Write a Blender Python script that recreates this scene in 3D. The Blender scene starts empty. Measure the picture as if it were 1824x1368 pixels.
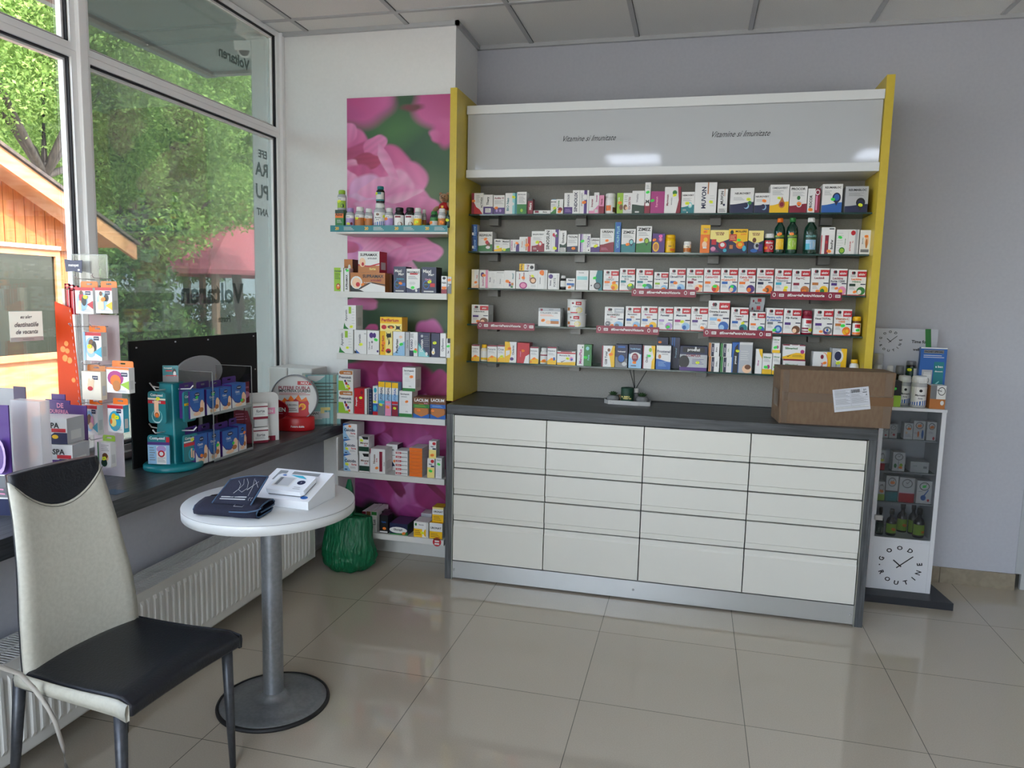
import bpy, math, random
import numpy as np
from mathutils import Matrix, Vector, noise as mnoise
random.seed(4); rng = np.random.default_rng(7)
PI = math.pi
S = bpy.context.scene
COL = S.collection
# ------------------------------------------------------------------ camera
CC = np.array([.8474, -4.3218, 1.4972]); YAW, PIT, ROL, F = .2402, -.1182, .0230, 1306.4
def _rot():
    cy, sy, cp, sp = math.cos(YAW), math.sin(YAW), math.cos(PIT), math.sin(PIT)
    f = np.array([-sy*cp, cy*cp, sp]); r = np.array([cy, sy, 0.]); u = np.cross(r, f)
    c, s = math.cos(ROL), math.sin(ROL)
    return np.array([c*r+s*u, -s*r+c*u, f])
RM = _rot()
cam_d = bpy.data.cameras.new('camera'); cam = bpy.data.objects.new('camera', cam_d); COL.objects.link(cam)
m = Matrix.Identity(4)
for i in range(3):
    m[i][0], m[i][1], m[i][2], m[i][3] = RM[0][i], RM[1][i], -RM[2][i], CC[i]
cam.matrix_world = m
cam_d.sensor_fit = 'HORIZONTAL'; cam_d.sensor_width = 36; cam_d.lens = F/1824*36; cam_d.clip_start = .05; cam_d.clip_end = 300
S.camera = cam
# ------------------------------------------------------------------ world, sun, exposure
w = bpy.data.worlds.new('world'); S.world = w; w.use_nodes = True
nt = w.node_tree; bg = nt.nodes['Background']
sky = nt.nodes.new('ShaderNodeTexSky'); sky.sky_type = 'NISHITA'; sky.sun_disc = False
sky.sun_elevation = math.radians(58); sky.sun_rotation = math.radians(110); sky.air_density = 1.0; sky.dust_density = 1.5
hs = nt.nodes.new('ShaderNodeHueSaturation'); hs.inputs['Saturation'].default_value = .6; nt.links.new(sky.outputs[0], hs.inputs['Color']); nt.links.new(hs.outputs[0], bg.inputs[0]); bg.inputs[1].default_value = .9
sun_d = bpy.data.lights.new('sun', 'SUN'); sun_d.energy = 4.2; sun_d.angle = math.radians(1.0); sun_d.color = (1, .95, .86)
sun = bpy.data.objects.new('sun', sun_d); COL.objects.link(sun)
sun.rotation_euler = Vector((.62, -.18, 1.0)).to_track_quat('Z', 'Y').to_euler()   # from over our own building
S.view_settings.view_transform = 'Standard'; S.view_settings.look = 'None'
S.view_settings.gamma = 1; S.view_settings.use_curve_mapping = False
S.view_settings.exposure = 1.4
try:
    S.cycles.use_denoising = True; S.cycles.max_bounces = 10; S.cycles.transparent_max_bounces = 16
    S.cycles.diffuse_bounces = 5; S.cycles.sample_clamp_indirect = 6; S.cycles.caustics_reflective = False; S.cycles.caustics_refractive = False
except Exception: pass
LED_STRENGTH = 4.0
# ------------------------------------------------------------------ helpers
def ray(u, v): return (u-912)/F*RM[0]-(v-684)/F*RM[1]+RM[2]
def hit(u, v, ax, val):                       # where the line of sight through a pixel meets a plane of the room
    d = ray(u, v); i = 'xyz'.index(ax); return CC+(val-CC[i])/d[i]*d
def lin(h):
    h = h.lstrip('#'); r = []
    for i in (0, 2, 4):
        c = int(h[i:i+2], 16)/255; r.append(c/12.92 if c <= .04045 else ((c+.055)/1.055)**2.4)
    return (*r, 1)
MATS = {}
def mat(name, col='ffffff', rough=.5, metal=0, **k):
    if name in MATS: return MATS[name]
    M = bpy.data.materials.new(name); M.use_nodes = True; b = M.node_tree.nodes['Principled BSDF']
    b.inputs['Base Color'].default_value = lin(col); b.inputs['Roughness'].default_value = rough; b.inputs['Metallic'].default_value = metal
    for a, v in k.items():
        a = a.replace('_', ' ')
        b.inputs[a].default_value = lin(v) if isinstance(v, str) else v
    MATS[name] = M; return M
def N(M, t): return M.node_tree.nodes.new(t)
def Lk(M, a, b): M.node_tree.links.new(a, b)
def noise_mat(name, c1, c2, scale=(1, 1, 1), ns=5, rough=.5, bump=0, detail=4, lo=.35, hi=.65, **k):
    if name in MATS: return MATS[name]
    M = mat(name, c1, rough, **k); b = M.node_tree.nodes['Principled BSDF']
    tc = N(M, 'ShaderNodeTexCoord'); mp = N(M, 'ShaderNodeMapping'); mp.inputs['Scale'].default_value = scale
    nz = N(M, 'ShaderNodeTexNoise'); nz.inputs['Scale'].default_value = ns; nz.inputs['Detail'].default_value = detail
    cr = N(M, 'ShaderNodeValToRGB'); cr.color_ramp.elements[0].color = lin(c1); cr.color_ramp.elements[1].color = lin(c2)
    cr.color_ramp.elements[0].position = lo; cr.color_ramp.elements[1].position = hi
    Lk(M, tc.outputs['Object'], mp.inputs[0]); Lk(M, mp.outputs[0], nz.inputs[0]); Lk(M, nz.outputs[0], cr.inputs[0]); Lk(M, cr.outputs[0], b.inputs[0])
    if bump:
        bp = N(M, 'ShaderNodeBump'); bp.inputs['Strength'].default_value = bump; bp.inputs['Distance'].default_value = .002
        Lk(M, nz.outputs[0], bp.inputs['Height']); Lk(M, bp.outputs[0], b.inputs['Normal'])
    return M
def glass_mat(name, tint='ffffff', haze=0., hazecol='808880', gloss=.08):
    if name in MATS: return MATS[name]
    M = bpy.data.materials.new(name); M.use_nodes = True; n = M.node_tree; n.nodes.remove(n.nodes['Principled BSDF'])
    out = n.nodes['Material Output']; tr = N(M, 'ShaderNodeBsdfTransparent'); tr.inputs[0].default_value = lin(tint)
    gl = N(M, 'ShaderNodeBsdfGlossy'); gl.inputs['Roughness'].default_value = .02
    fr = N(M, 'ShaderNodeLayerWeight'); fr.inputs[0].default_value = .25
    mu = N(M, 'ShaderNodeMath'); mu.operation = 'MULTIPLY_ADD'; mu.inputs[1].default_value = .5; mu.inputs[2].default_value = gloss*.4
    mx = N(M, 'ShaderNodeMixShader'); Lk(M, fr.outputs['Fresnel'], mu.inputs[0]); Lk(M, mu.outputs[0], mx.inputs[0])
    Lk(M, tr.outputs[0], mx.inputs[1]); Lk(M, gl.outputs[0], mx.inputs[2]); last = mx
    if haze:
        df0 = N(M, 'ShaderNodeBsdfDiffuse'); df0.inputs[0].default_value = lin(hazecol); tl0 = N(M, 'ShaderNodeBsdfTranslucent'); tl0.inputs[0].default_value = lin(hazecol)
        df = N(M, 'ShaderNodeMixShader'); df.inputs[0].default_value = .5; Lk(M, df0.outputs[0], df.inputs[1]); Lk(M, tl0.outputs[0], df.inputs[2])
        m2 = N(M, 'ShaderNodeMixShader'); m2.inputs[0].default_value = haze
        Lk(M, last.outputs[0], m2.inputs[1]); Lk(M, df.outputs[0], m2.inputs[2]); last = m2
    Lk(M, last.outputs[0], out.inputs[0]); MATS[name] = M; return M

def trans_mat(name, col, f=.6):
    if name in MATS: return MATS[name]
    M = mat(name, col, .5); t = N(M, 'ShaderNodeBsdfTranslucent'); t.inputs[0].default_value = lin(col); x = N(M, 'ShaderNodeMixShader'); x.inputs[0].default_value = f
    Lk(M, M.node_tree.nodes['Principled BSDF'].outputs[0], x.inputs[1]); Lk(M, t.outputs[0], x.inputs[2]); Lk(M, x.outputs[0], M.node_tree.nodes['Material Output'].inputs[0]); return M
class MB:
    def __init__(s): s.v = []; s.f = []; s.m = []; s.mats = []; s.sm = []
    def mi(s, M):
        if M not in s.mats: s.mats.append(M)
        return s.mats.index(M)
    def add(s, vs, fs, M, smooth=False):
        o = len(s.v); s.v += [tuple(map(float, p)) for p in vs]; k = s.mi(M)
        for f in fs: s.f.append([o+i for i in f]); s.m.append(k); s.sm.append(smooth)
    def box(s, a, b, M, T=None):
        x0, y0, z0 = a; x1, y1, z1 = b
        vs = [(x0,y0,z0),(x1,y0,z0),(x1,y1,z0),(x0,y1,z0),(x0,y0,z1),(x1,y0,z1),(x1,y1,z1),(x0,y1,z1)]
        if T is not None: vs = [T @ Vector(p) for p in vs]
        s.add(vs, [(0,3,2,1),(4,5,6,7),(0,1,5,4),(1,2,6,5),(2,3,7,6),(3,0,4,7)], M)
    def lathe(s, prof, M, n=20, c=(0,0,0), sx=1, sy=1, cap=True, T=None):
        vs = []
        for r, z in prof:
            for i in range(n):
                a = 2*PI*i/n; vs.append((c[0]+r*math.cos(a)*sx, c[1]+r*math.sin(a)*sy, c[2]+z))
        if T is not None: vs = [T @ Vector(p) for p in vs]
        fs = [(j*n+i, j*n+(i+1) % n, (j+1)*n+(i+1) % n, (j+1)*n+i) for j in range(len(prof)-1) for i in range(n)]
        s.add(vs, fs, M, True)
        if cap:
            o = len(s.v)-len(vs); k = s.mi(M)
            if prof[0][0] > 1e-5: s.f.append([o+i for i in range(n)][::-1]); s.m.append(k); s.sm.append(False)
            if prof[-1][0] > 1e-5: s.f.append([o+(len(prof)-1)*n+i for i in range(n)]); s.m.append(k); s.sm.append(False)
    def tube(s, pts, r, M, n=8, rs=None):
        P = [Vector(p) for p in pts]; vs = []; up = Vector((0, 0, 1))
        for i, p in enumerate(P):
            t = (P[min(i+1, len(P)-1)]-P[max(i-1, 0)]).normalized()
            a = t.cross(up)
            if a.length < 1e-3: a = t.cross(Vector((0, 1, 0)))
            a.normalize(); b = a.cross(t); rr = rs[i] if rs else r
            for k in range(n):
                q = 2*PI*k/n; vs.append(p+a*math.cos(q)*rr+b*math.sin(q)*rr)
        fs = [(j*n+i, (j+1)*n+i, (j+1)*n+(i+1) % n, j*n+(i+1) % n) for j in range(len(P)-1) for i in range(n)]
        s.add(vs, fs, M, True); o = len(s.v)-len(vs); k = s.mi(M)
        s.f.append([o+i for i in range(n)]); s.m.append(k); s.sm.append(False)
        s.f.append([o+(len(P)-1)*n+i for i in range(n)][::-1]); s.m.append(k); s.sm.append(False)
    def prism(s, pts, d0, d1, M, T):              # outline pts (a,b) extruded from d0 to d1; T maps (a,b,d) to 3D
        n = len(pts); vs = [T(a, b, d0) for a, b in pts]+[T(a, b, d1) for a, b in pts]
        s.add(vs, [tuple(range(n)), tuple(range(2*n-1, n-1, -1))]+[(i, (i+1) % n, n+(i+1) % n, n+i) for i in range(n)], M)
    def build(s, name, parent=None, loc=None, rz=0, bevel=0, smooth=False, sub=0):
        me = bpy.data.meshes.new(name); me.from_pydata(s.v, [], s.f)
        for M in s.mats: me.materials.append(M)
        me.polygons.foreach_set('material_index', s.m); me.polygons.foreach_set('use_smooth', [smooth or q for q in s.sm]); me.update()
        o = bpy.data.objects.new(name, me); COL.objects.link(o)
        if parent is not None: o.parent = parent
        if loc is not None: o.location = [float(q) for q in loc]
        o.rotation_euler.z = rz
        if bevel:
            b = o.modifiers.new('bevel', 'BEVEL'); b.width = bevel; b.segments = 2; b.limit_method = 'ANGLE'; b.angle_limit = math.radians(50)
        if sub:
            q = o.modifiers.new('sub', 'SUBSURF'); q.levels = q.render_levels = sub
        return o
def tag(o, label, cat=None, group=None, kind=None):
    if label: o['label'] = label
    if cat: o['category'] = cat
    if group: o['group'] = group
    if kind: o['kind'] = kind
    return o
def empty(name, loc, label, cat, rz=0, group=None):
    o = bpy.data.objects.new(name, None); COL.objects.link(o); o.location = [float(q) for q in loc]; o.rotation_euler.z = rz
    return tag(o, label, cat, group)
def struct(mb, name, **k): o = mb.build(name, **k); o['kind'] = 'structure'; return o

# ---- lettering: outlines of the built-in font as flat meshes
_tc = bpy.data.curves.new('lettering', 'FONT'); _to = bpy.data.objects.new('lettering', _tc); COL.objects.link(_to)
TX = {}
def text2d(t, shear=0):
    if (t, shear) in TX: return TX[(t, shear)]
    _tc.body = t; _tc.resolution_u = 2; _tc.size = 1; _tc.shear = shear; _tc.align_x = 'CENTER'; _tc.space_line = .8; _tc.offset = .0 if shear == .55 else .03
    dg = bpy.context.evaluated_depsgraph_get(); dg.update(); ev = _to.evaluated_get(dg); me = ev.to_mesh()
    v = np.array([p.co[:2] for p in me.vertices]) if len(me.vertices) else np.zeros((0, 2)); f = [tuple(p.vertices) for p in me.polygons]
    ev.to_mesh_clear()
    if len(v):
        lo, hi = v.min(0), v.max(0); v = v-(lo+hi)/2; TX[(t, shear)] = (v, f, hi-lo)
    else: TX[(t, shear)] = (v, f, np.array([1., 1.]))
    return TX[(t, shear)]
PAL = dict(W='e4e4e2', w='cfd0ce', K='141518', N='1a2348', B='2560ac', L='94bede', T='1c7a82', t='8fcfd0', G='2c7a38', g='97c038', D='12382a', Y='eebd18',
           y='f0df88', O='e9741c', R='bd1c2b', M='861833', P='4a2a78', p='b096cc', m='a8307c', k='df8fb2', C='ece3cc', S='b2b5b9', s='75787c', b='6e4427',
           o='b9743a', c='35a8c2', F='f0c8a4', e='8c8f92')
def pal(c): return mat('print_'+{'W':'white','w':'light_grey','K':'black','N':'navy','B':'blue','L':'light_blue','T':'teal','t':'pale_teal','G':'green','g':'lime','D':'dark_green','Y':'yellow','y':'pale_yellow','O':'orange','R':'red','M':'burgundy','P':'purple','p':'lilac','m':'magenta','k':'pink','C':'cream','S':'silver','s':'grey','b':'brown','o':'copper','c':'cyan','F':'skin','e':'mid_grey'}[c], PAL[c], .38)
STK = {'O': mat('sticker_orange', 'ff8a1a', .5), 'G': mat('sticker_green', '2fe04a', .5), 'Y': mat('sticker_yellow', 'e4f01c', .5), 'K': mat('sticker_pink', 'ff6cc0', .5)}
def design(mb, ops, mp, w, h, e0=.0004):
    """ops: list of drawing commands in 0..100 face units; mp(a, b, e) maps metres on the face to 3D; returns sticker specs"""
    e = e0; st = []
    def quad(x0, y0, x1, y1, M, e, n=1):
        for i in range(n):
            a, b = x0+(x1-x0)*i/n, x0+(x1-x0)*(i+1)/n
            mb.add([mp(a, y0, e), mp(b, y0, e), mp(b, y1, e), mp(a, y1, e)], [(0, 1, 2, 3)], M)
    n = getattr(mp, 'n', 1)
    for op in ops.split(';'):
        q = op.split()
        if not q: continue
        k = q[0]; e += .00012
        X = lambda i: float(q[i])*w/100
        Y = lambda i: float(q[i])*h/100
        if k == 'r': quad(X(1), Y(2), X(3), Y(4), pal(q[5]), e, n)
        elif k == 'e':
            c, r = (X(1), Y(2)), (X(3), Y(4)); m_ = 14
            mb.add([mp(c[0]+r[0]*math.cos(2*PI*i/m_), c[1]+r[1]*math.sin(2*PI*i/m_), e) for i in range(m_)], [tuple(range(m_))], pal(q[5]))
        elif k == 'p':
            z = [float(a) for a in q[2:]]; mb.add([mp(z[i]*w/100, z[i+1]*h/100, e) for i in range(0, len(z), 2)], [tuple(range(len(z)//2))], pal(q[1]))
        elif k == 'l':                                                    # fine print: l x0 y0 x1 y1 count colour
            c = int(q[5]); y0, y1 = Y(2), Y(4)
            for i in range(c):
                yy = y0+(y1-y0)*(i+.5)/c; t = (y1-y0)/c*.28; x1 = X(1)+(X(3)-X(1))*(1-.25*((i*7) % 3)/2)
                quad(X(1), yy-t/2, x1, yy+t/2, pal(q[6]), e)
        elif k == 'a':                                                    # wave: a ylow yhigh colour (filled down to the base)
            y0, y1 = Y(1), Y(2); m_ = 8
            top = [(w*i/m_, y0+(y1-y0)*(.5-.5*math.cos(PI*i/m_))) for i in range(m_+1)]
            for i in range(m_):
                mb.add([mp(top[i][0], 0, e), mp(top[i+1][0], 0, e), mp(*top[i+1], e), mp(*top[i], e)], [(0, 1, 2, 3)], pal(q[3]))
        elif k in 'tvVi':                                                 # text: k xc yc wmax hmax colour words
            tt = ' '.join(q[6:]).replace('|', '\n'); v, f, sz = text2d(tt, .4 if k == 'i' else 0)
            if not len(v): continue
            ww, hh = X(3), Y(4)
            if k in 'vV': s_ = min(hh/sz[0], ww/sz[1])
            else: s_ = min(ww/sz[0], hh/sz[1])
            vv = v*s_
            if k == 'v': vv = np.c_[-vv[:, 1], vv[:, 0]]
            if k == 'V': vv = np.c_[vv[:, 1], -vv[:, 0]]
            mb.add([mp(X(1)+a, Y(2)+b, e) for a, b in vv], f, pal(q[5]))
        elif k == 's': st.append((X(1), Y(2), q[3]))
    return st
def sticker(parent, mp, a, b, c, r=.0085):
    mb = MB(); rr = r*random.uniform(.85, 1.1); n = 12; t = random.uniform(-.4, .4); e = .0032
    pts = []
    for i in range(n):
        q = 2*PI*i/n; x, y = rr*1.25*max(-.85, min(.85, math.cos(q)))*1.05, rr*.85*math.sin(q); pts.append((a+x*math.cos(t)-y*math.sin(t), b+x*math.sin(t)+y*math.cos(t)))
    mb.add([mp(x, y, e) for x, y in pts], [tuple(range(n))], STK[c])
    mb.add([mp(a-rr*.5, b-rr*.12, e+.0003), mp(a+rr*.4, b-rr*.12, e+.0003), mp(a+rr*.4, b+rr*.12, e+.0003), mp(a-rr*.5, b+rr*.12, e+.0003)], [(0, 1, 2, 3)], pal('s'))
    o = mb.build('price_sticker', parent); return o
def flatmap(w, h, d):
    def mp(a, b, e): return (-w/2+a, -d/2-e, b)
    mp.n = 1; return mp
ORD = 'zeroth first second third fourth fifth sixth seventh eighth ninth tenth eleventh twelfth thirteenth fourteenth fifteenth sixteenth seventeenth eighteenth nineteenth twentieth'.split()
def ordn(i):
    if i <= 20: return ORD[i]
    if i < 30: return 'twenty-'+ORD[i-20]
    if i == 30: return 'thirtieth'
    if i < 40: return 'thirty-'+ORD[i-30]
    return 'fortieth'
def carton(w, h, d, base, ops, loc, rz, label, group, side=None, name='medicine_box', cat='box', top=None):
    mb = MB(); M = pal(base)
    mb.box((-w/2, -d/2, 0), (w/2, d/2, h), M)
    if side: mb.m[3] = mb.m[5] = mb.mi(pal(side))
    if top: mb.m[1] = mb.mi(pal(top))
    mp = flatmap(w, h, d); st = design(mb, ops, mp, w, h)
    # tuck-flap seam on the lid and fine print on the right side panel
    if h > .03: mb.add([(w/2+.0004, -d/2+d*.2, h*.15), (w/2+.0004, d/2-d*.2, h*.15), (w/2+.0004, d/2-d*.2, h*.5), (w/2+.0004, -d/2+d*.2, h*.5)], [(0, 1, 2, 3)], pal('w' if base in 'WCwS' else base))
    o = mb.build(name, loc=loc, rz=rz); tag(o, label, cat, group)
    for a, b, c in st: sticker(o, mp, min(max(a, .009), w-.009), min(max(b, .007), h-.007), c, min(.0085, w*.36))
    return o
def wrapmap(r, w, z0):
    def mp(a, b, e):
        t = (a-w/2)/r; return ((r+e)*math.sin(t), -(r+e)*math.cos(t), z0+b)
    mp.n = 10; return mp
def bottle(r, h, loc, label, group, body='s', cap='W', lab='W', ops='', shape='pill', rz=0, name='pill_bottle', cat='bottle', glassy=False):
    B = mat('plastic_'+body, PAL[body], .18); Cm = mat('cap_'+cap, PAL[cap], .35)
    if glassy: B = MATS.get('glass_'+body) or mat('glass_'+body, PAL[body], .06, Coat_Weight=.6)
    mb = MB()
    if shape == 'pill': prof = [(r*.92, 0), (r, h*.03), (r, h*.66), (r*.9, h*.74), (r*.62, h*.8), (r*.62, h*.84)]; ch = (h*.8, h, r*.72); lz = (h*.1, h*.62)
    elif shape == 'jar': prof = [(r*.95, 0), (r, h*.03), (r, h*.74), (r*.86, h*.8)]; ch = (h*.78, h, r*.92); lz = (h*.08, h*.66)
    elif shape == 'oil': prof = [(r*.95, 0), (r, h*.02), (r, h*.62), (r*.85, h*.74), (r*.42, h*.85), (r*.4, h*.9)]; ch = (h*.88, h, r*.5); lz = (h*.1, h*.55)
    elif shape == 'syrup': prof = [(r*.95, 0), (r, h*.03), (r, h*.5), (r*.8, h*.62), (r*.38, h*.7), (r*.36, h*.86)]; ch = (h*.8, h, r*.46); lz = (h*.06, h*.46)
    elif shape == 'can': prof = [(r, 0), (r, h*.94)]; ch = (h*.92, h, r*1.03); lz = (h*.02, h*.9)
    mb.lathe(prof, B, 24); o = mb.build(name, loc=loc, rz=rz); tag(o, label, cat, group)
    c = MB(); z0, z1, rc = ch; c.lathe([(rc, z0), (rc, z1-(z1-z0)*.15), (rc*.9, z1)], Cm, 20)
    for i in range(20):
        a = 2*PI*i/20; c.box((rc*.99, -rc*.04, z0+.001), (rc*1.03, rc*.04, z1-(z1-z0)*.25), Cm, Matrix.Rotation(a, 4, 'Z'))
    c.build('cap', o)
    lb = MB(); lw = 2.6*r; mp = wrapmap(r, lw, lz[0])
    st = design(lb, 'r 0 0 100 100 %s;' % lab+ops, mp, lw, lz[1]-lz[0]); lb.build('bottle_label', o)
    for a, b, cc in st: sticker(o, mp, a, b, cc, min(.0085, r*.55))
    return o
# rows of goods: u0,u1,vtop measured on the row's front plane; the goods stand on the shelf at z
def row(items, ax, val, z, where, group, rz=0, depth=.1, gap=.0006, unit=1):
    top = z; n = 0; prev = None
    for it in items:
        u0, u1, vt, look, kind = it[:5]; ops = it[5]; o = dict(it[6]) if len(it) > 6 else {}
        n += 'on' not in o; v_ = val+o.get('dy', 0)
        um = (u0+u1)/2
        if 'on' in o: zb = prev[0]
        elif 'vb' in o: zb = hit(um, o['vb'], ax, v_)[2]
        else: zb = z
        P0, P1 = hit(u0, vt+15, ax, v_), hit(u1, vt+15, ax, v_); Pt = hit(um, vt, ax, v_)
        h = max(.008, Pt[2]-zb)
        if 'h' in o: h = o['h']
        wd = abs(P1[0]-P0[0]) if ax == 'y' else abs(P1[1]-P0[1]); wd = max(.008, wd-gap)
        d = o.get('d', min(depth, wd*.8+.025))
        if ax == 'y': c = ((P0[0]+P1[0])/2, v_+d/2)
        else: c = (v_-d/2, (P0[1]+P1[1])/2)
        label = '%s, on %s' % (look, where) if 'on' in o else '%s, %s from left on %s' % (look, ordn(n), where)
        zb2 = zb+.0005
        if kind.startswith('b:'):                                   # bottle: 'b:shape:body:cap:label'
            _, sh, bo, ca, la = kind.split(':')
            r = wd/2; c = ((c[0], v_+r) if ax == 'y' else (v_-r, c[1]))
            bottle(r, h, (c[0], c[1], zb2), label, group, bo, ca, la, ops, sh, rz, name=o.get('name', 'pill_bottle'), cat=o.get('cat', 'bottle'), glassy=bo in 'DK')
        else:
            carton(wd, h, d, kind[0], ops, (c[0], c[1], zb2), rz+o.get('rz', 0), label, group, side=o.get('side'), top=o.get('top'))
        prev = (zb2+h, wd)
def aktiv(name, c='N', c2=None, band='B', art='L', art2='O', st='O', hd='R', extra=''):
    nm = name.split('|'); s = 'r 0 0 100 3 R;e 24 88 7 6 M;e 32 88 7 6 K;l 12 72 42 82 2 K;r 50 72 100 94 %s;t 75 83 40 9 W %s;' % (hd, 'aktiv' if hd == 'R' else 'system')
    yy = 64
    for i, q in enumerate(nm): s += 't %s %s %s 9 %s %s;' % (46, yy-i*11, 84, c if i == 0 or not c2 else c2, q)
    s += 'r 8 36 42 46 %s;l 10 22 40 34 3 e;r 70 %s 98 %s N;' % (band, 42, 46)
    s += 'e 74 18 24 16 %s;e 66 14 12 9 %s;r 0 3 55 5 w;' % (art, art2)
    return s+'s %d %d %s;' % (random.choice([40, 52, 70]), random.choice([14, 26, 38]), st)+extra
def wave(name, c, st='O', icon=None, tc='K', v=0):
    s = 'a 28 40 %s;t 50 84 86 13 %s %s;l 12 56 80 72 4 e;l 12 10 40 20 2 W;e 48 4 5 3 W;' % (c, tc, name)
    if icon: s += 'e 68 38 17 14 %s;e 68 38 10 8 W;' % icon
    return s+'s %d %d %s' % (45+v, 46-v/2, st)
# ------------------------------------------------------------------ room shell
H = 2.946; XW = -1.517; YP = -.4065; XP = -.464; XR = 2.582; TY = -6.2
wall_m = noise_mat('wall_paint', 'e9e9e8', 'ececeb', ns=60, rough=.75, bump=.15, lo=.3, hi=.7)
pvc = mat('window_pvc', 'f2f3f3', .3); gask = mat('window_gasket', '101018', .6)
tile = mat('floor_tile', 'a9a59a', .06, Specular_IOR_Level=.75); tb = tile.node_tree.nodes['Principled BSDF']
tcn = N(tile, 'ShaderNodeTexCoord'); bk = N(tile, 'ShaderNodeTexBrick'); bk.offset = 0; bk.squash = 1
bk.inputs['Scale'].default_value = 1; bk.inputs['Brick Width'].default_value = .5933; bk.inputs['Row Height'].default_value = .5933; bk.inputs['Mortar Size'].default_value = .0014; bk.inputs['Mortar Smooth'].default_value = .1; bk.inputs['Bias'].default_value = 0
bk.inputs['Color1'].default_value = lin('b3a999'); bk.inputs['Color2'].default_value = lin('afa595'); bk.inputs['Mortar'].default_value = lin('5c5952')
mpn = N(tile, 'ShaderNodeMapping'); mpn.inputs['Location'].default_value = (.6838, 1.1412, 0)
fn = N(tile, 'ShaderNodeTexNoise'); fn.inputs['Scale'].default_value = 220; fm = N(tile, 'ShaderNodeMix'); fm.data_type = 'RGBA'; fm.blend_type = 'OVERLAY'; fm.inputs[0].default_value = .12
Lk(tile, tcn.outputs['Object'], mpn.inputs[0]); Lk(tile, mpn.outputs[0], bk.inputs[0]); Lk(tile, tcn.outputs['Object'], fn.inputs[0])
Lk(tile, bk.outputs[0], fm.inputs[6]); Lk(tile, fn.outputs[0], fm.inputs[7]); Lk(tile, fm.outputs[2], tb.inputs[0])
mb = MB(); mb.box((XW-.1, TY, -.06), (4.6, 2.0, 0), tile); struct(mb, 'floor')
ctile = noise_mat('ceiling_tile', 'dededc', 'e8e8e6', ns=240, rough=.9, bump=.2); tbar = mat('ceiling_bar', 'b4b6b8', .4)
GX, GY = -.1378, -.596
mb = MB(); mb.box((XW-.1, TY, H+.004), (4.6, 2.0, H+.05), ctile)
dark = mat('ceiling_gap', '5a5c60', .8)
for k in range(-3, 9):
    x = GX+.6*k
    if XW < x < 4.6: mb.box((x-.012, TY, H-.002), (x+.012, 0, H+.006), tbar); mb.box((x+.012, TY, H+.001), (x+.0145, 0, H+.005), dark)
for k in range(-10, 1):
    y = GY+.6*k
    if y > TY: mb.box((XW, y-.012, H-.0025), (4.6, y+.012, H+.0055), tbar)
for a, b in (((XP, -.02), (XR, 0)), ((XW, YP-.02), (XP+.02, YP)), ((XP, YP-.02), (XP+.02, 0))): mb.box((a[0], a[1], H-.018), (b[0], b[1], H+.006), tbar)
struct(mb, 'ceiling')
wall_g = noise_mat('wall_paint_grey', 'b3b5be', 'b8bac2', ns=60, rough=.7, bump=.15, lo=.3, hi=.7)
mb = MB(); mb.box((XP, 0, 0), (XR, .14, H), wall_g); mb.box((-1.7, YP, 0), (XP, .14, H), wall_m); struct(mb, 'wall_back')
mb = MB()
for a, b in (((XW-.1, 0), (-1.2, H)), ((.95, 0), (4.7, H)), ((-1.2, 0), (.95, .12)), ((-1.2, 2.45), (.95, H))): mb.box((a[0], TY-.1, a[1]), (b[0], TY, b[1]), wall_m)
struct(mb, 'wall_front')
mb = MB(); mb.box((4.6, TY, 0), (4.7, 2.1, H), wall_m); struct(mb, 'wall_right')
mb = MB(); mb.box((XP, 2.0, 0), (4.7, 2.1, H), wall_m); struct(mb, 'wall_far')
mb = MB(); mb.box((XW-.1, TY, 0), (-1.26, YP, .70), wall_g); mb.box((XW-.1, TY, .70), (XW, YP, .80), wall_m); struct(mb, 'wall_left')
base_m = noise_mat('baseboard_tile', '8b8170', '968c7a', ns=30, rough=.25)
mb = MB()
for x0, x1 in ((XP+.01, .11), (.113, .70), (.703, 1.29), (1.293, 1.88), (1.883, 2.218), (2.221, XR)): mb.box((x0, -.012, 0), (x1, -.0005, .087), base_m)
struct(mb, 'baseboard_back')
# frosted partition beyond the wall corner, with a faded leaf pattern
fr_m = mat('frosted_glass', 'b5b8b8', .5); leaf_m = noise_mat('frosted_leaf', '9da092', 'a9ab9e', ns=40, rough=.5)
mb = MB(); mb.box((XR+.035, .01, 0), (4.6, .03, H), fr_m); mb.box((XR, -.004, .09), (XR+.035, .05, H), mat('door_frame_grey', 'aeb2b6', .5))
for i in range(60):
    x, z = XR+.06+random.random()*.9, .15+random.random()*1.5; a = random.random()*PI; r = random.uniform(.015, .04)
    mb.add([(x+r*math.cos(t)*math.cos(a)-.5*r*math.sin(t)*math.sin(a), .009, z+r*math.cos(t)*math.sin(a)+.5*r*math.sin(t)*math.cos(a)) for t in [k*PI/4 for k in range(8)]], [tuple(range(8))], leaf_m)
struct(mb, 'door_1')
# ceiling LED panels, seen only as reflections in the header board
led = mat('led_panel_light', 'ffffff', .5, Emission_Color='dfeaff', Emission_Strength=LED_STRENGTH); ledf = mat('led_frame', 'e8e8e8', .4)
for gx, gy, lab in ((0, 6, 'square ceiling light panel reflected in the shelf header, nearer the window'), (4, 6, 'square ceiling light panel reflected in the right end of the header')):
    x0, y0 = GX+.6*gx, GY-.6*gy-.6
    e_ = empty('ceiling_light', (x0+.3, y0+.3, H-.012), lab, 'light', group=None)
    mb = MB()
    for a, b in (((-.288, -.288), (.288, -.262)), ((-.288, .262), (.288, .288)), ((-.288, -.262), (-.262, .262)), ((.262, -.262), (.288, .262))): mb.box((*a, 0), (*b, .0095), ledf)
    mb.build('frame', e_)
    mb = MB(); mb.box((-.2615, -.2615, .001), (.2615, .2615, .008), led); mb.build('diffuser', e_)
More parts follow.
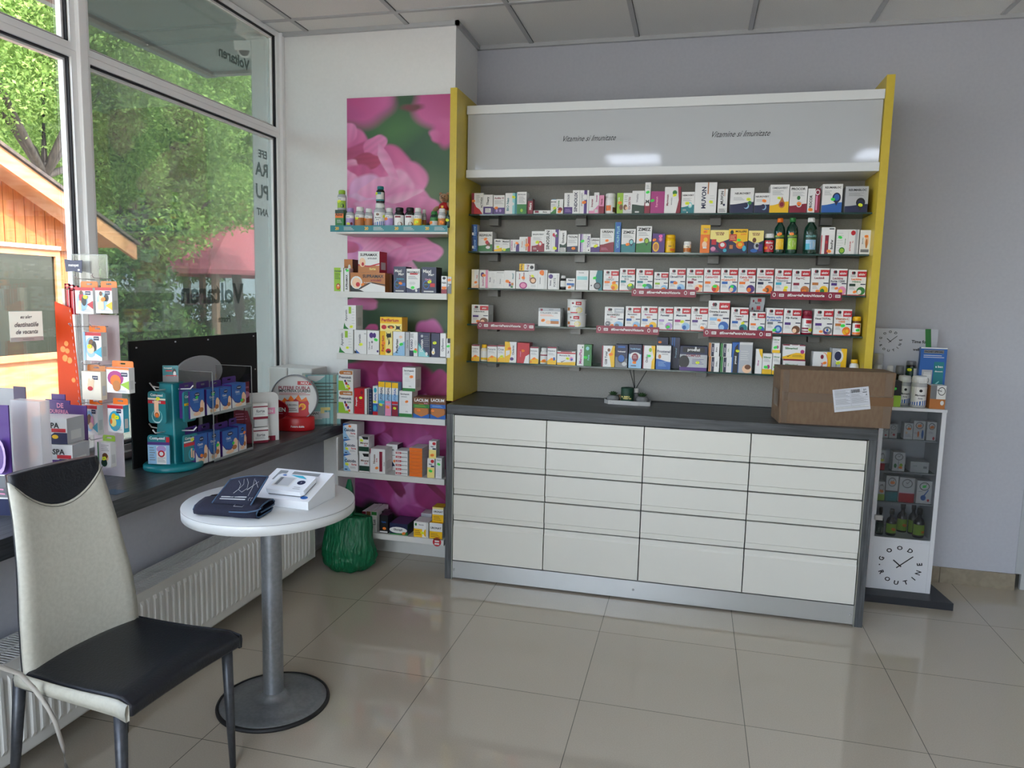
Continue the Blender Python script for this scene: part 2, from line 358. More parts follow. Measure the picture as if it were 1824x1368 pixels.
# ------------------------------------------------------------------ windows
glass = glass_mat('clear_glass'); film = glass_mat('film_glass', 'c6cecb', .07, 'b4bcb8')
def frame(name, y0, y1, z0, z1, gm):
    mb = MB(); X0, X1, t = XW-.05, XW, .026
    def ring(a, b, c, d, t, x0, x1, M):
        mb.box((x0, a, c), (x1, a+t, d), M); mb.box((x0, b-t, c), (x1, b, d), M); mb.box((x0, a+t, c), (x1, b-t, c+t), M); mb.box((x0, a+t, d-t), (x1, b-t, d), M)
    ring(y0, y1, z0, z1, t, X0, X1+.012, pvc); ring(y0+t, y1-t, z0+t, z1-t, .006, X0+.01, X1+.002, gask); ring(y0+t+.006, y1-t-.006, z0+t+.006, z1-t-.006, .009, X0+.016, X1-.012, pvc)
    o = struct(mb, name); g = MB(); q = t+.012; g.box((X0+.02, y0+q, z0+q), (X0+.026, y1-q, z1-q), gm); p_ = g.build('pane', o); return o
frame('window_1', -1.83, -.435, .80, 2.3935, film); frame('window_2', -1.83, -.435, 2.3945, H, film)
frame('window_3', -3.55, -1.87, .80, 2.3935, glass); frame('window_4', -3.55, -1.87, 2.3945, H, glass); frame('window_5', TY, -3.65, .80, H, glass)
mb = MB()
mb.box((XW-.06, -1.87, .78), (XW+.03, -1.83, H), pvc); mb.box((XW-.06, -3.65, .78), (XW+.03, -3.55, H), pvc);
mb.box((XW-.06, -.435, .78), (XW+.03, YP-.001, H), pvc); mb.box((XW-.06, TY, .77), (XW+.03, -.43, .80), pvc)
struct(mb, 'trim_1', bevel=.003)
mb = MB()                                                   # unseen shop front glazing behind the camera, added to let frontal daylight in
for k in range(3): x = -1.2+1.05*k; mb.box((x, TY-.08, .12), (x+.05, TY-.02, 2.45), pvc)
for z in (.12, 2.0, 2.40): mb.box((-1.2, TY-.08, z), (.95, TY-.02, z+.05), pvc)
o = struct(mb, 'added_window'); g = MB(); g.box((-1.2, TY-.055, .15), (.95, TY-.05, 2.42), glass); g.build('pane', o)
# ------------------------------------------------------------------ window sill
lam = noise_mat('dark_laminate', '26282a', '4c4f51', scale=(1, 14, 14), ns=5, rough=.38, bump=.25, detail=6, lo=.3, hi=.75)
lamy = noise_mat('dark_laminate_sill', '26282b', '55585b', scale=(16, .8, 16), ns=6, rough=.35, bump=.25, detail=6, lo=.3, hi=.75)
lamz = noise_mat('dark_laminate_upright', '2c2e30', '5e6163', scale=(16, 16, 1), ns=6, rough=.4, bump=.25, detail=6, lo=.3, hi=.75)
mb = MB(); mb.box((XW+.035, TY, .704), (-1.059, -.4335, .769), lamy); sill = mb.build('window_sill', bevel=.0015); tag(sill, 'dark grey woodgrain window sill running the length of the windows', 'sill')
SZ = .7695
# ------------------------------------------------------------------ radiator
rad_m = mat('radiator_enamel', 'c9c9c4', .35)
rad = empty('radiator', (-1.125, -2.1, .095), 'long low white panel radiator under the window sill', 'radiator')
RY0, RY1, RH = -1.5, 1.20, .305
for nm, x in (('front_panel', .06), ('rear_panel', -.075)):
    mb = MB(); mb.box((x, RY0, .0), (x+.012, RY1, RH-.004), rad_m)
    if nm == 'front_panel':
        y = RY0+.045
        while y < RY1-.04:
            mb.add([(x+.0115, y-.009, .03), (x+.019, y-.005, .045), (x+.019, y+.005, .045), (x+.0115, y+.009, .03), (x+.0115, y-.009, RH-.035), (x+.019, y-.005, RH-.05), (x+.019, y+.005, RH-.05), (x+.0115, y+.009, RH-.035)],
                   [(0, 1, 5, 4), (1, 2, 6, 5), (2, 3, 7, 6), (0, 3, 2, 1), (4, 5, 6, 7)], rad_m); y += .0333
    mb.build(nm, rad)
mb = MB(); mb.box((-.075, RY0-.004, .0), (.073, RY0, RH), rad_m); mb.box((-.075, RY1, .0), (.073, RY1+.004, RH), rad_m); mb.build('side_panel', rad)
mb = MB()
for a, b in ((-.076, -.068), (-.004, .004), (.066, .074)): mb.box((a, RY0, RH-.004), (b, RY1, RH), rad_m)
y = RY0+.006
while y < RY1: mb.box((-.068, y, RH-.005), (.066, y+.004, RH-.001), rad_m); y += .0125
mb.build('top_grille', rad)
mb = MB()
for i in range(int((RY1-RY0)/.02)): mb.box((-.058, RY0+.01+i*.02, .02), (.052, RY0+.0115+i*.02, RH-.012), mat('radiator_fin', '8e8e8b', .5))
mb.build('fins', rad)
mb = MB(); px = -1.15
mb.tube([(px, -4.2, .035), (px, -.97, .035), (px, -.93, .05), (px, -.92, .11)], .014, rad_m); mb.tube([(px-.045, -4.2, .035), (px-.045, -.5, .035)], .012, rad_m)
tag(mb.build('heating_pipe'), 'white heating pipes running along the floor below the radiator', 'pipe')
# ------------------------------------------------------------------ drawer counter
CL, CR, CF, CT = -.3729, 1.6819, -.749, .9374
ctr = empty('drawer_counter', ((CL+CR)/2, CF, 0), 'long counter with white drawers, dark woodgrain top and steel plinth', 'counter')
ox, oy = (CL+CR)/2, CF
def B_(a, b): return ((a[0]-ox, a[1]-oy, a[2]), (b[0]-ox, b[1]-oy, b[2]))
mb = MB(); mb.box(*B_((CL, CF, .889), (CR, -.20, CT)), lam); mb.build('countertop', ctr, bevel=.001)
for x in (CL, CR-.036):
    mb = MB(); mb.box(*B_((x, CF, .0), (x+.036, -.20, .8885)), lamz); mb.build('side_panel', ctr)
mb = MB(); mb.box(*B_((CL+.0365, CF+.03, .012), (CR-.0365, -.21, .886)), mat('carcass_black', '131316', .6)); mb.build('carcass', ctr)
alu = mat('edge_aluminium', 'b9bdb2', .3, .8)
for x in (CL+.0362, CR-.0402): mb = MB(); mb.box(*B_((x, CF-.002, .0), (x+.004, CF+.02, .885)), alu); mb.build('edge_strip', ctr)
steel = noise_mat('brushed_steel', '9a9c9c', 'a8aaa9', scale=(1, 1, 60), ns=8, rough=.28, metal=.9) if 0 else mat('brushed_steel', 'bcbdba', .33, .55)
mb = MB(); mb.box(*B_((CL+.041, CF+.004, .009), (CR-.041, CF+.02, .100)), steel); pl = mb.build('plinth', ctr)
for x in (CL+.05, .62, CR-.055):
    mb = MB(); mb.lathe([(.006, 0), (.005, .003), (0, .004)], steel, 12, T=Matrix.Translation((x-ox, .0035, .055)) @ Matrix.Rotation(PI/2, 4, 'X')); mb.build('screw', pl)
drw = mat('drawer_white', 'd0cec4', .3)
def zat(v): return hit(1000, v, 'y', CF)[2]
zl = [zat(v) for v in (719+.2482*(318-8), 0, 0)][:1]
xs = [CL+.041, hit(974, 748, 'y', CF)[0], hit(1148, 760, 'y', CF)[0], hit(1338.5, 772, 'y', CF)[0], CR-.041]
us = [973.5, 972, 971, 970]                                 # seams below the four upper drawers, at the first divider
seam = [hit(973.5, 798.5, 'y', CF)[2], hit(972, 846.5, 'y', CF)[2], hit(971, 895, 'y', CF)[2], hit(970, 942.5, 'y', CF)[2]]
zz = [.886]+seam+[.104]
for c in range(4):
    for r in range(5):
        x0, x1 = xs[c]+.0026-ox, xs[c+1]-.0026-ox; z1, z0 = zz[r]-.003, zz[r+1]+.003; mb = MB(); rc = .026
        if r < 4:   # finger groove along the lower edge
            pr = [(0, z1), (0, z0+rc+.004), (.006, z0+rc), (.006, z0), (.024, z0), (.024, z1)]
        else:       # groove along the upper edge of the deep drawer
            pr = [(.006, z1), (.006, z1-rc+.006), (0, z1-rc-.004), (0, z0), (.024, z0), (.024, z1)]
        mb.prism(pr, x0, x1, drw, lambda a, b, d: (d, a, b)); mb.build('drawer', ctr)
# ------------------------------------------------------------------ wall unit above the counter: yellow sides, grey back, header, glass shelves
yel = noise_mat('yellow_panel', 'c8b038', 'ccb43c', ns=40, rough=.35); bpan = noise_mat('grey_back_panel', '8f8d88', '979590', ns=300, rough=.55, lo=.4, hi=.6)
GYF = -.424; shz = [1.9396, 1.7408, 1.5415, 1.3433, 1.1374]; XL, XQ = -.3574, 1.654
un = empty('wall_shelving_unit', (.64, -.2, .94), 'yellow sided wall unit with white header and five glass shelves of medicines', 'shelf')
def U_(a, b): return ((a[0]-.64, a[1]+.2, a[2]-.94), (b[0]-.64, b[1]+.2, b[2]-.94))
mb = MB(); mb.box(*U_((XL-.036-.0165, -.645, .94), (XL-.0165, -.002, 2.543)), yel); mb.build('side_panel', un)
mb = MB(); mb.box(*U_((XQ+.0005, -.494, .94), (XQ+.0365, -.002, 2.553)), yel); mb.build('side_panel', un)
XL2 = XL-.016
mb = MB(); mb.box(*U_((XL2, -.198, .94), (XQ, -.18, 2.13)), bpan); mb.build('back_panel', un)
wl = mat('header_white', 'dcdfdf', .25)
mb = MB(); mb.box(*U_((XL2+.004, -.492, 2.448), (XQ-.001, -.462, 2.491)), wl); mb.box(*U_((XL2+.004, -.492, 2.1215), (XQ-.001, -.19, 2.162)), wl); hd = mb.build('header_frame', un, bevel=.001)
hb = mat('header_board', 'b9bdc0', .06, Specular_IOR_Level=.7)
mb = MB(); mb.box(*U_((XL2+.006, -.476, 2.1625), (XQ-.003, -.464, 2.4475)), hb)
for u, v, uw in ((1050, 246, 47), (1320, 238, 52)):
    p = hit(u, v, 'y', -.4765); wd = abs(hit(u+uw, v, 'y', -.4765)[0]-hit(u-uw, v, 'y', -.4765)[0])
    vv, ff, sz = text2d('Vitamine si Imunitate', .55); sc = wd/sz[0]
    mb.add([(p[0]-.64+a*sc, -.4768+.2, p[2]-.94+b*sc*1.25) for a, b in vv], ff, mat('script_ink', '1c1c20', .6))
mb.build('header_board', un)
sg = glass_mat('shelf_glass', 'c9dcd4', 0, gloss=.15); sge = mat('shelf_glass_edge', '24423e', .12); brk = mat('shelf_bracket', '6f6e6c', .4, .3)
for i, z in enumerate(shz):
    mb = MB(); mb.box(*U_((XL2+.002, GYF, z-.008), (XQ-.002, -.2, z)), sg); mb.m[2] = mb.mi(sge)
    sh = mb.build('glass_shelf', un)
    for bx in ((-.275, .22, .93, 1.475) if i < 2 else (-.27, .21, .90, 1.455)):
        mb = MB(); mb.box(*U_((bx-.028, -.262, z-.045), (bx+.028, -.2, z-.0085)), brk); mb.box(*U_((bx-.028, -.262, z-.0085), (bx+.028, -.25, z-.008)), brk); mb.build('shelf_bracket', sh)
# shelf-edge banners
def banner(u0, u1, v, z, lab):
    x0, x1 = hit(u0, v, 'y', GYF-.006)[0], hit(u1, v, 'y', GYF-.006)[0]; wd = x1-x0; hh = .04
    mb = MB(); mb.box((-wd/2, -.0015, 0), (wd/2, 0, hh), pal('M')); mp = flatmap(wd, hh, .003)
    design(mb, 't 50 50 52 50 W #EnergiePentruVictorie;e 5 55 2.4 26 W;e 5 55 1.6 18 M;r 9.6 32 9.9 80 k;r 12 34 19 70 W;t 15.5 52 5 20 M DH;e 84 55 2.4 26 W;e 84 55 1.6 18 M;r 88.6 32 88.9 80 k;r 91 34 98 70 W;t 94.5 52 5 20 M DH', mp, wd, hh)
    o = mb.build('shelf_banner', loc=((x0+x1)/2, GYF-.002, z-.026)); tag(o, lab, 'sign')
banner(1125, 1240, 519, shz[2], 'burgundy shelf banner left of centre on the third glass shelf')
banner(1373, 1500, 522, shz[2], 'burgundy shelf banner at the right on the third glass shelf')
banner(850, 952, 580, shz[3], 'burgundy shelf banner at the left end of the fourth glass shelf')
banner(1062, 1174, 586, shz[3], 'burgundy shelf banner in the middle of the fourth glass shelf')
banner(1253, 1376, 590, shz[3], 'burgundy shelf banner nearest the right end of the fourth glass shelf')
# ------------------------------------------------------------------ goods on the glass shelves
FY = GYF+.008
row([
(840,861,344,'white box with red drop','W','r 0 0 22 100 M;v 86 55 16 70 K ACTIVEX;p R 22 0 95 0 70 22 40 34 22 55;l 40 55 70 90 5 e;s 18 62 O'),
(861,878,347,'white box with purple foot','W','r 0 0 100 38 P;r 20 8 80 30 W;l 22 10 78 28 3 K;v 50 68 32 52 K Thery'),
(879,899,348,'white box with purple base and moons','W','r 0 0 100 34 P;t 50 85 84 12 M Audita 15;l 10 52 90 74 4 e;e 30 18 10 8 p;e 62 18 10 8 p;s 26 32 O'),
(900,921,344,'white and teal box with curved edge','W','r 62 0 100 100 t;r 82 0 100 100 T;e 62 48 14 8 W;v 22 46 22 80 T BIO Neo;s 72 80 Y'),
(921,938,342,'tall white box with green foot','W','r 0 0 100 44 G;t 50 88 80 9 s BIOGLAN;l 18 50 82 80 6 s;e 50 16 14 8 g'),
(940,949,354,'narrow burgundy box','M','v 50 50 50 80 W Merz;r 0 85 100 100 K'),
(950,980,375,'small white box lying flat','W','r 0 0 34 100 w;r 8 30 30 90 M;t 68 55 40 40 K Beres',dict(d=.06)),
(983,990,355,'white box half hidden behind','W','r 0 50 100 100 L;t 50 80 90 20 N Bilo',dict(dy=.09,d=.05)),
(981,991,356,'white and green leafy box','W','a 10 42 G;t 50 84 92 16 K BIONIS;l 10 52 90 72 4 e;s 75 40 Y'),
(991,1003,355,'white box with red berry','W','v 30 66 28 60 G Femina;e 58 30 34 14 M;s 48 14 O'),
(1005,1020,344,'white box with violet foot','W','r 0 0 100 32 P;l 14 8 86 24 3 p;v 50 64 34 60 N SINDOLIX'),
(1020,1033,339,'tall white box with upright navy lettering','W','v 44 50 52 84 N SINDOLIX;r 92 0 100 100 w'),
(1033,1049,339,'white and purple box with white medallion','W','r 45 0 80 100 P;r 45 0 50 100 p;e 56 70 34 13 w;e 56 70 24 9 W;v 22 60 14 60 s SINDOLIX FORTE;s 48 48 O'),
(1049,1058,349,'low white and pink box','W','v 60 60 40 60 M Imunex;r 0 0 100 16 k'),
(1058,1067,343,'white box with pink arc','W','v 50 72 34 50 m Imunex;a 20 40 k;r 20 4 80 20 w'),
(1067,1076,348,'narrow pink and burgundy box','M','r 0 40 100 100 k;v 50 65 40 50 M Nova'),
(1077,1096,344,'white bottle with orange picture','b:jar:W:W:W','r 20 10 58 55 O;e 40 36 16 20 b;l 25 62 80 85 3 e;r 70 0 100 40 b'),
(1099,1110,344,'lime green box with brown seal','g','v 30 66 26 50 W Verde;e 70 30 30 14 b;s 50 52 O'),
(1110,1126,344,'white box with brown petals','W','a 30 14 w;v 72 50 24 70 M ESCERTIN;l 14 55 50 90 4 e;e 26 30 22 14 b;e 40 26 16 8 F'),
(1126,1148,340,'white box with dark green base','W','a 40 34 D;v 44 68 20 50 e Wealthy;r 26 3 60 10 w'),
(1149,1159,325,'tall slim white box with red foot','W','r 0 0 100 36 M;r 14 24 84 50 W;t 50 38 60 14 K M;l 20 78 80 92 3 e;s 50 68 G'),
(1159,1184,341,'magenta box','m','v 46 52 22 70 k Regesun;s 12 58 G'),
(1184,1213,333,'white box with burgundy curved side','W','v 20 50 17 82 M Magnosun;v 44 46 7 60 e MAGNEZIU;e 62 78 14 9 G;p M 72 0 100 0 100 100 80 100 88 50;s 62 68 Y'),
(1214,1237,342,'white and teal box with cup','W',wave('NEMOVERT','T','Y','t')),
(1238,1277,325,'large white box with upright navy name','W','v 42 50 24 70 N MUVON;r 58 62 63 100 o;l 70 20 90 60 5 w;s 76 36 Y',dict(d=.12)),
(1279,1296,337,'slim white box with upright black name','W','v 42 64 30 60 K MUVON;r 66 70 72 100 o;r 10 3 90 20 w;l 14 4 86 18 3 K;e 66 34 12 5 N'),
(1301,1343,335,'wide white box with night sky base','W','a 34 44 N;t 52 78 66 12 K NEUROVERT;l 14 50 60 64 3 e;e 70 28 12 12 L;e 66 31 11 11 N;e 84 40 8 8 G;s 78 54 Y',dict(d=.1)),
(1344,1371,344,'smaller white box with night sky base','W','a 38 42 N;t 50 82 88 15 K NEUROVERT;l 12 56 70 70 3 e;e 64 28 16 14 L;e 58 31 15 13 N;s 64 60 O'),
(1372,1406,329,'white box with oil drop and golden base','W','a 26 40 Y;t 50 88 80 10 s OMEGAVERT;l 12 62 70 80 4 e;e 64 30 17 14 o;e 64 30 11 9 M;p o 52 38 76 38 64 58;s 48 52 Y'),
(1407,1438,332,'white box with burgundy base','W','a 26 34 M;t 48 90 80 11 K PROCOR;l 16 62 84 80 5 e;e 52 56 10 8 G;e 56 32 16 12 w;e 56 32 10 8 R;s 56 34 O'),
(1439,1461,336,'white and maroon box with upright name','W','v 26 44 22 60 K PROCOR;r 60 0 100 100 M;r 66 10 80 70 k;e 78 84 18 12 W;e 78 84 13 8 M;s 26 12 O'),
(1465,1501,328,'white box with blue shield','W','a 26 36 B;t 52 88 80 11 K REUMABLOC;l 10 60 46 78 4 e;e 72 52 21 18 N;p N 52 52 93 52 72 24;e 72 53 14 12 B;s 54 46 G'),
(1506,1547,332,'grey box with navy shield','S','a 24 32 N;t 52 86 78 12 K REUMABLOC;l 14 62 80 76 4 s;e 68 38 20 18 K;p K 48 38 88 38 68 6;e 68 36 13 12 N;s 68 28 Y',dict(rz=.0)),
],'y',FY,shz[0],'the top glass shelf','goods on the top glass shelf')
row([
(840,850,424,'blue box under its twin','B','v 60 50 50 70 L Septogal;r 0 0 30 100 N;r 10 20 40 40 W',dict(side='w')),
(840,850,400,'blue box stacked on its twin','B','v 60 50 50 70 L Septogal;r 0 0 30 100 N;r 10 20 40 40 W',dict(on=1,side='w')),
(852,877,413,'white box with fox on green meadow','W','a 28 36 G;t 50 82 84 13 K RESPISUN;l 20 62 70 72 2 e;e 72 32 14 16 b;e 62 46 12 10 R;e 70 20 16 8 W;s 52 62 O'),
(880,894,426,'small white box with yellow foot','W','a 14 30 Y;t 50 84 80 15 K Metis;l 10 55 80 70 3 e;s 50 36 Y'),
(894,908,427,'small white box with green foot','W','a 14 30 G;t 50 84 86 15 K Metisol;l 10 55 80 70 3 e;s 30 14 Y'),
(909,925,427,'white box with purple stripes','W','v 16 50 18 80 m INOSEAN;v 48 50 14 70 N Imuno;p P 62 0 100 0 100 60 80 80 62 40;s 74 70 O'),
(925,947,422,'white box with brown and red stripes','W','v 22 50 12 70 o Prednis;l 34 20 48 80 8 e;r 52 6 62 88 o;r 68 0 92 100 R;s 64 44 O'),
(947,970,412,'white box with cherry base','W',wave('SINUPOTENT','M','Y','R')),
(970,982,409,'tall white box with upright black name','W','v 50 52 60 84 K SINOSUN;r 0 0 100 4 w'),
(982,997,409,'white box with dark plum stripe','W','r 48 0 88 100 K;r 50 0 86 100 P;e 30 76 16 8 R;e 52 82 14 7 W;e 62 72 14 7 G;e 46 70 12 6 m;s 46 16 Y'),
(997,1009,411,'white box with green middle arc','W','a 36 46 D;e 50 50 50 18 W;v 50 66 34 56 K Envivert;r 8 0 92 20 w;l 14 2 86 18 3 K'),
(1010,1029,418,'white box with navy base','W','a 30 34 N;t 52 86 84 14 K TIOLIN;l 10 50 90 72 4 e;s 62 20 O'),
(1030,1044,417,'white and purple striped box','W','r 22 0 40 100 P;r 46 0 58 100 p;l 66 10 94 90 7 w;s 54 60 G'),
(1044,1052,417,'white box with upright violet name','W','v 55 56 60 72 P TIOLIN;e 60 10 14 4 K'),
(1052,1068,424,'small white box with violet base','W','a 34 40 P;t 50 84 84 17 K URISAN;l 12 54 80 72 3 e;e 66 50 14 8 k;s 56 42 Y'),
(1069,1094,408,'white box with dark red base','W','a 32 44 M;e 26 48 24 12 W;t 52 88 76 11 K URISAN;l 14 62 84 80 3 e;l 10 8 60 20 3 k;s 50 50 O'),
(1095,1106,396,'tall narrow blue box','T','r 0 0 100 100 B;r 0 0 14 100 T;v 56 50 56 74 t VITALIN PLUS',dict(side='T')),
(1107,1132,408,'white box with teal base and shield','W','a 34 42 T;t 50 86 80 15 K ZIMEZ;l 14 62 80 76 3 e;e 72 44 17 13 N;p N 56 44 88 44 72 24;e 72 44 12 9 t;s 46 34 O'),
(1134,1161,403,'white box with green base and shield','W','a 34 42 G;t 50 88 84 14 K ZIMEZ;l 14 62 80 78 3 e;e 68 44 17 12 D;p D 52 44 84 44 68 24;e 68 44 12 9 g;s 30 48 O'),
(1162,1184,416,'violet box with yellow seal','P','e 30 30 26 26 Y;e 30 30 18 18 o;e 66 70 18 16 m;e 66 70 11 10 k;s 16 66 O;s 66 86 K'),
(1184,1203,418,'yellow jar with smiling face','b:jar:Y:Y:Y','e 50 55 26 34 o;e 50 55 20 27 Y;r 40 45 62 52 K;r 50 4 90 26 O',dict(name='gummy_jar',cat='jar')),
(1217,1231,430,'small white bottle standing apart','b:jar:W:W:C','r 0 0 100 60 o;t 50 78 70 22 b Vita;e 60 40 16 22 O'),
(1248,1265,401,'tall orange carton','O','r 0 66 100 100 Y;t 60 86 60 6 B Vitamin;e 46 30 26 12 F;e 56 48 22 8 Y;r 30 16 70 22 W;s 50 76 O'),
(1265,1298,410,'cream box with red fish','y','p N 0 0 100 0 100 60 50 45 0 62;t 52 84 50 14 M VIITORUL|DE AUR;e 50 62 16 12 y;e 68 34 22 16 R;e 68 36 12 9 W;r 8 36 34 60 R;e 18 18 14 10 k;e 82 12 10 8 c;l 6 4 50 16 3 m'),
(1298,1332,408,'yellow box with golden fish','Y','p N 0 0 100 0 100 50 40 40 0 60;e 16 86 9 9 D;t 64 90 58 9 K MOLLERS;t 78 78 30 9 O junior;r 4 50 42 78 R;l 8 54 38 74 4 y;e 62 34 22 16 O;e 62 36 12 8 Y;r 6 18 24 34 o;e 84 20 10 12 c;s 54 54 G'),
(1333,1360,411,'dim cream box with blue fish','y','p N 0 0 100 0 100 56 50 42 0 58;t 50 84 54 16 M VIITORUL|DE AUR;e 40 58 13 11 b;e 58 32 20 16 S;e 60 34 10 8 K;e 40 12 24 8 B;r 70 10 96 40 P'),
(1362,1380,416,'small red bottle with white cap','b:jar:D:W:R','t 50 80 60 20 W Moller;e 66 40 14 20 W;e 66 40 9 13 R;s 22 34 O'),
(1380,1401,388,'green oil bottle with orange cap','b:oil:D:O:D','t 50 86 80 12 g MOLLERS;r 26 4 80 70 Y;e 50 40 20 20 y;l 30 10 74 26 3 G;s 46 98 O',dict(name='oil_bottle')),
(1402,1424,387,'green oil bottle with green cap','b:oil:D:G:D','t 50 86 80 12 g MOLLERS;r 22 4 82 74 g;e 50 40 20 20 C;l 30 10 74 26 3 G;s 44 98 O',dict(name='oil_bottle')),
(1434,1459,387,'green oil bottle with white cap','b:oil:D:W:D','t 50 86 80 12 t MOLLERS;r 20 4 80 64 L;e 60 34 16 22 W;r 20 4 44 40 c',dict(name='oil_bottle')),
(1464,1488,405,'white box with burgundy window','W','r 28 0 56 70 M;e 40 44 8 6 R;r 0 0 6 70 R;r 56 92 92 96 K;v 80 36 18 60 K BoniFer;s 62 10 O',dict(rz=-.05)),
(1490,1511,409,'white box with green seal','W','l 6 10 60 90 8 w;v 76 50 12 74 G Compucaps;e 52 14 26 14 G;e 52 14 18 9 g;s 30 68 G'),
(1511,1530,409,'white box with red figure and silver strip','W','r 64 0 90 100 S;v 22 32 14 54 R ESTROPURE;e 44 86 22 10 R;v 44 50 10 40 R Plus'),
(1532,1552,410,'white box with grey foot','W','v 26 56 15 64 s Ethernilog;e 62 56 20 22 F;e 60 44 10 20 o;r 10 8 84 20 s;s 54 74 O'),
],'y',FY,shz[1],'the second glass shelf','goods on the second glass shelf')
row([
(840,853,480,'white box with beige side','W','r 0 0 36 100 C;v 74 60 16 60 R Vitala;a 4 20 F;s 60 30 O'),
(854,870,481,'white box with pink stripe','W','r 68 0 94 100 k;v 40 40 18 70 m SinuDiCure;e 34 74 20 13 P;s 50 70 O'),
(870,884,483,'plain white box with grey lettering','W','v 20 50 16 70 N Biosian;l 36 10 90 90 9 w;v 70 40 12 60 e Fortius'),
(884,898,483,'white box with pale lines','W','l 10 14 90 90 10 w;v 50 40 14 60 s Dialutan;r 6 90 94 92 s'),
(898,918,482,'white box with coloured squares','W','r 44 12 62 26 P;r 64 18 84 32 o;r 60 4 80 16 G;r 42 28 58 38 R;v 78 70 14 40 T NovaT;s 30 40 O'),
(919,941,484,'white box with pink disc','W','e 60 20 32 20 m;e 60 20 22 14 k;v 30 72 12 50 R Magnesiu;v 62 72 16 46 M Cosmos;s 60 64 O'),
(941,958,482,'white box with copper disc','W','e 50 46 34 18 b;e 50 46 24 12 F;v 18 60 12 60 R TDModif;r 30 10 80 24 w;s 44 70 Y'),
(958,975,481,'white box with orange oval','W','v 22 44 14 60 s Lactozen;e 42 86 26 13 O;r 64 0 90 100 w;s 46 78 O'),
(925,952,470,'yellow and white box lying on top','W','r 0 0 32 100 Y;V 16 50 14 80 K Forte;V 56 50 16 76 M Pro;e 82 50 12 26 K',dict(vb=482.5,d=.07)),
(976,996,487,'white box with violet splash','W','v 22 40 14 60 N Imuno;e 24 80 20 14 P;v 60 44 20 70 s FORTE;r 78 8 92 92 w'),
(997,1008,491,'small dark bottle with white cap','b:pill:K:W:W','r 0 0 100 22 K;l 16 40 84 80 4 B'),
(1008,1024,496,'low white and blue box','W','t 50 84 84 14 N Natus;r 8 40 92 58 B;r 60 26 92 40 s;s 40 22 O'),
(1026,1048,482,'plain white box with pale blue panel','W','t 42 88 60 7 s Omegalia;r 8 52 92 70 t;l 8 14 90 46 4 w'),
(1050,1073,482,'white and teal box with dark seal','W','p T 70 0 100 0 100 100 60 100 44 60;v 76 74 15 44 T Vitexol;e 62 22 28 18 K;e 62 22 20 12 s;e 16 24 6 3 K;s 40 62 G',dict(rz=.0)),
(1075,1102,481,'white box with citrus slice and open flap','W',aktiv('A-Z|DEPOT','R','s','O','Y','O','O')),
(1104,1131,478,'white box with green flower','W',aktiv('Acid folic|B12','T','s','T','G','s','Y')),
(1133,1163,479,'white box with blue leaves and teal name','W',aktiv('Drojdie de|magneziu','T','N','T','T','L','G')),
(1165,1190,485,'smaller white box with green strip','W',aktiv('Carsel STOP','N',None,'g','L','W','O')),
(1192,1221,478,'white box with blue rising wave','W',aktiv('CârcelSTOP','N',None,'B','L','B','O')),
(1223,1253,478,'white box with red bubble','W',aktiv('Coenzima Q10|Plus','G','M','M','F','R','K' if 0 else 'O').replace('s 40','s 86')),
(1254,1283,478,'white box with fiery orange art','W',aktiv('Calciu+D3','R',None,'O','O','R','G')),
(1284,1314,478,'white box with foot picture','W',aktiv('Magneziu|+Calciu+D3','T','O','B','B','F','G')),
(1315,1346,478,'white box with purple knee art','W',aktiv('Calciu 900|+D3','R','O','O','P','O','O').split(';s ')[0]),
(1348,1378,478,'white box with dark blue panel and fruit','W',aktiv('D3+K2+Calciu|+Magnesium','R','N','N','O','b','O')),
(1380,1410,479,'white box with eggs and red name','W',aktiv('Diabetiker|Vitamine','R','e','c','W','Y','Y')),
(1411,1443,480,'white box with beetroot and orange','W',aktiv('Fier+C','M',None,'M','o','M','O')),
(1445,1477,478,'white box with yellow flowers','W',aktiv('Lecitină','M',None,'o','Y','G','O')),
(1479,1509,479,'white box with pale pink bulb','W',aktiv('Lecitina|forte 1200','M','N','P','k','Y','O')),
(1511,1543,481,'white box with green leaves at the end','W',aktiv('Lecitina|+Ginkgo','O','G','D','G','W','O')),
],'y',FY,shz[2],'the third glass shelf','goods on the third glass shelf')
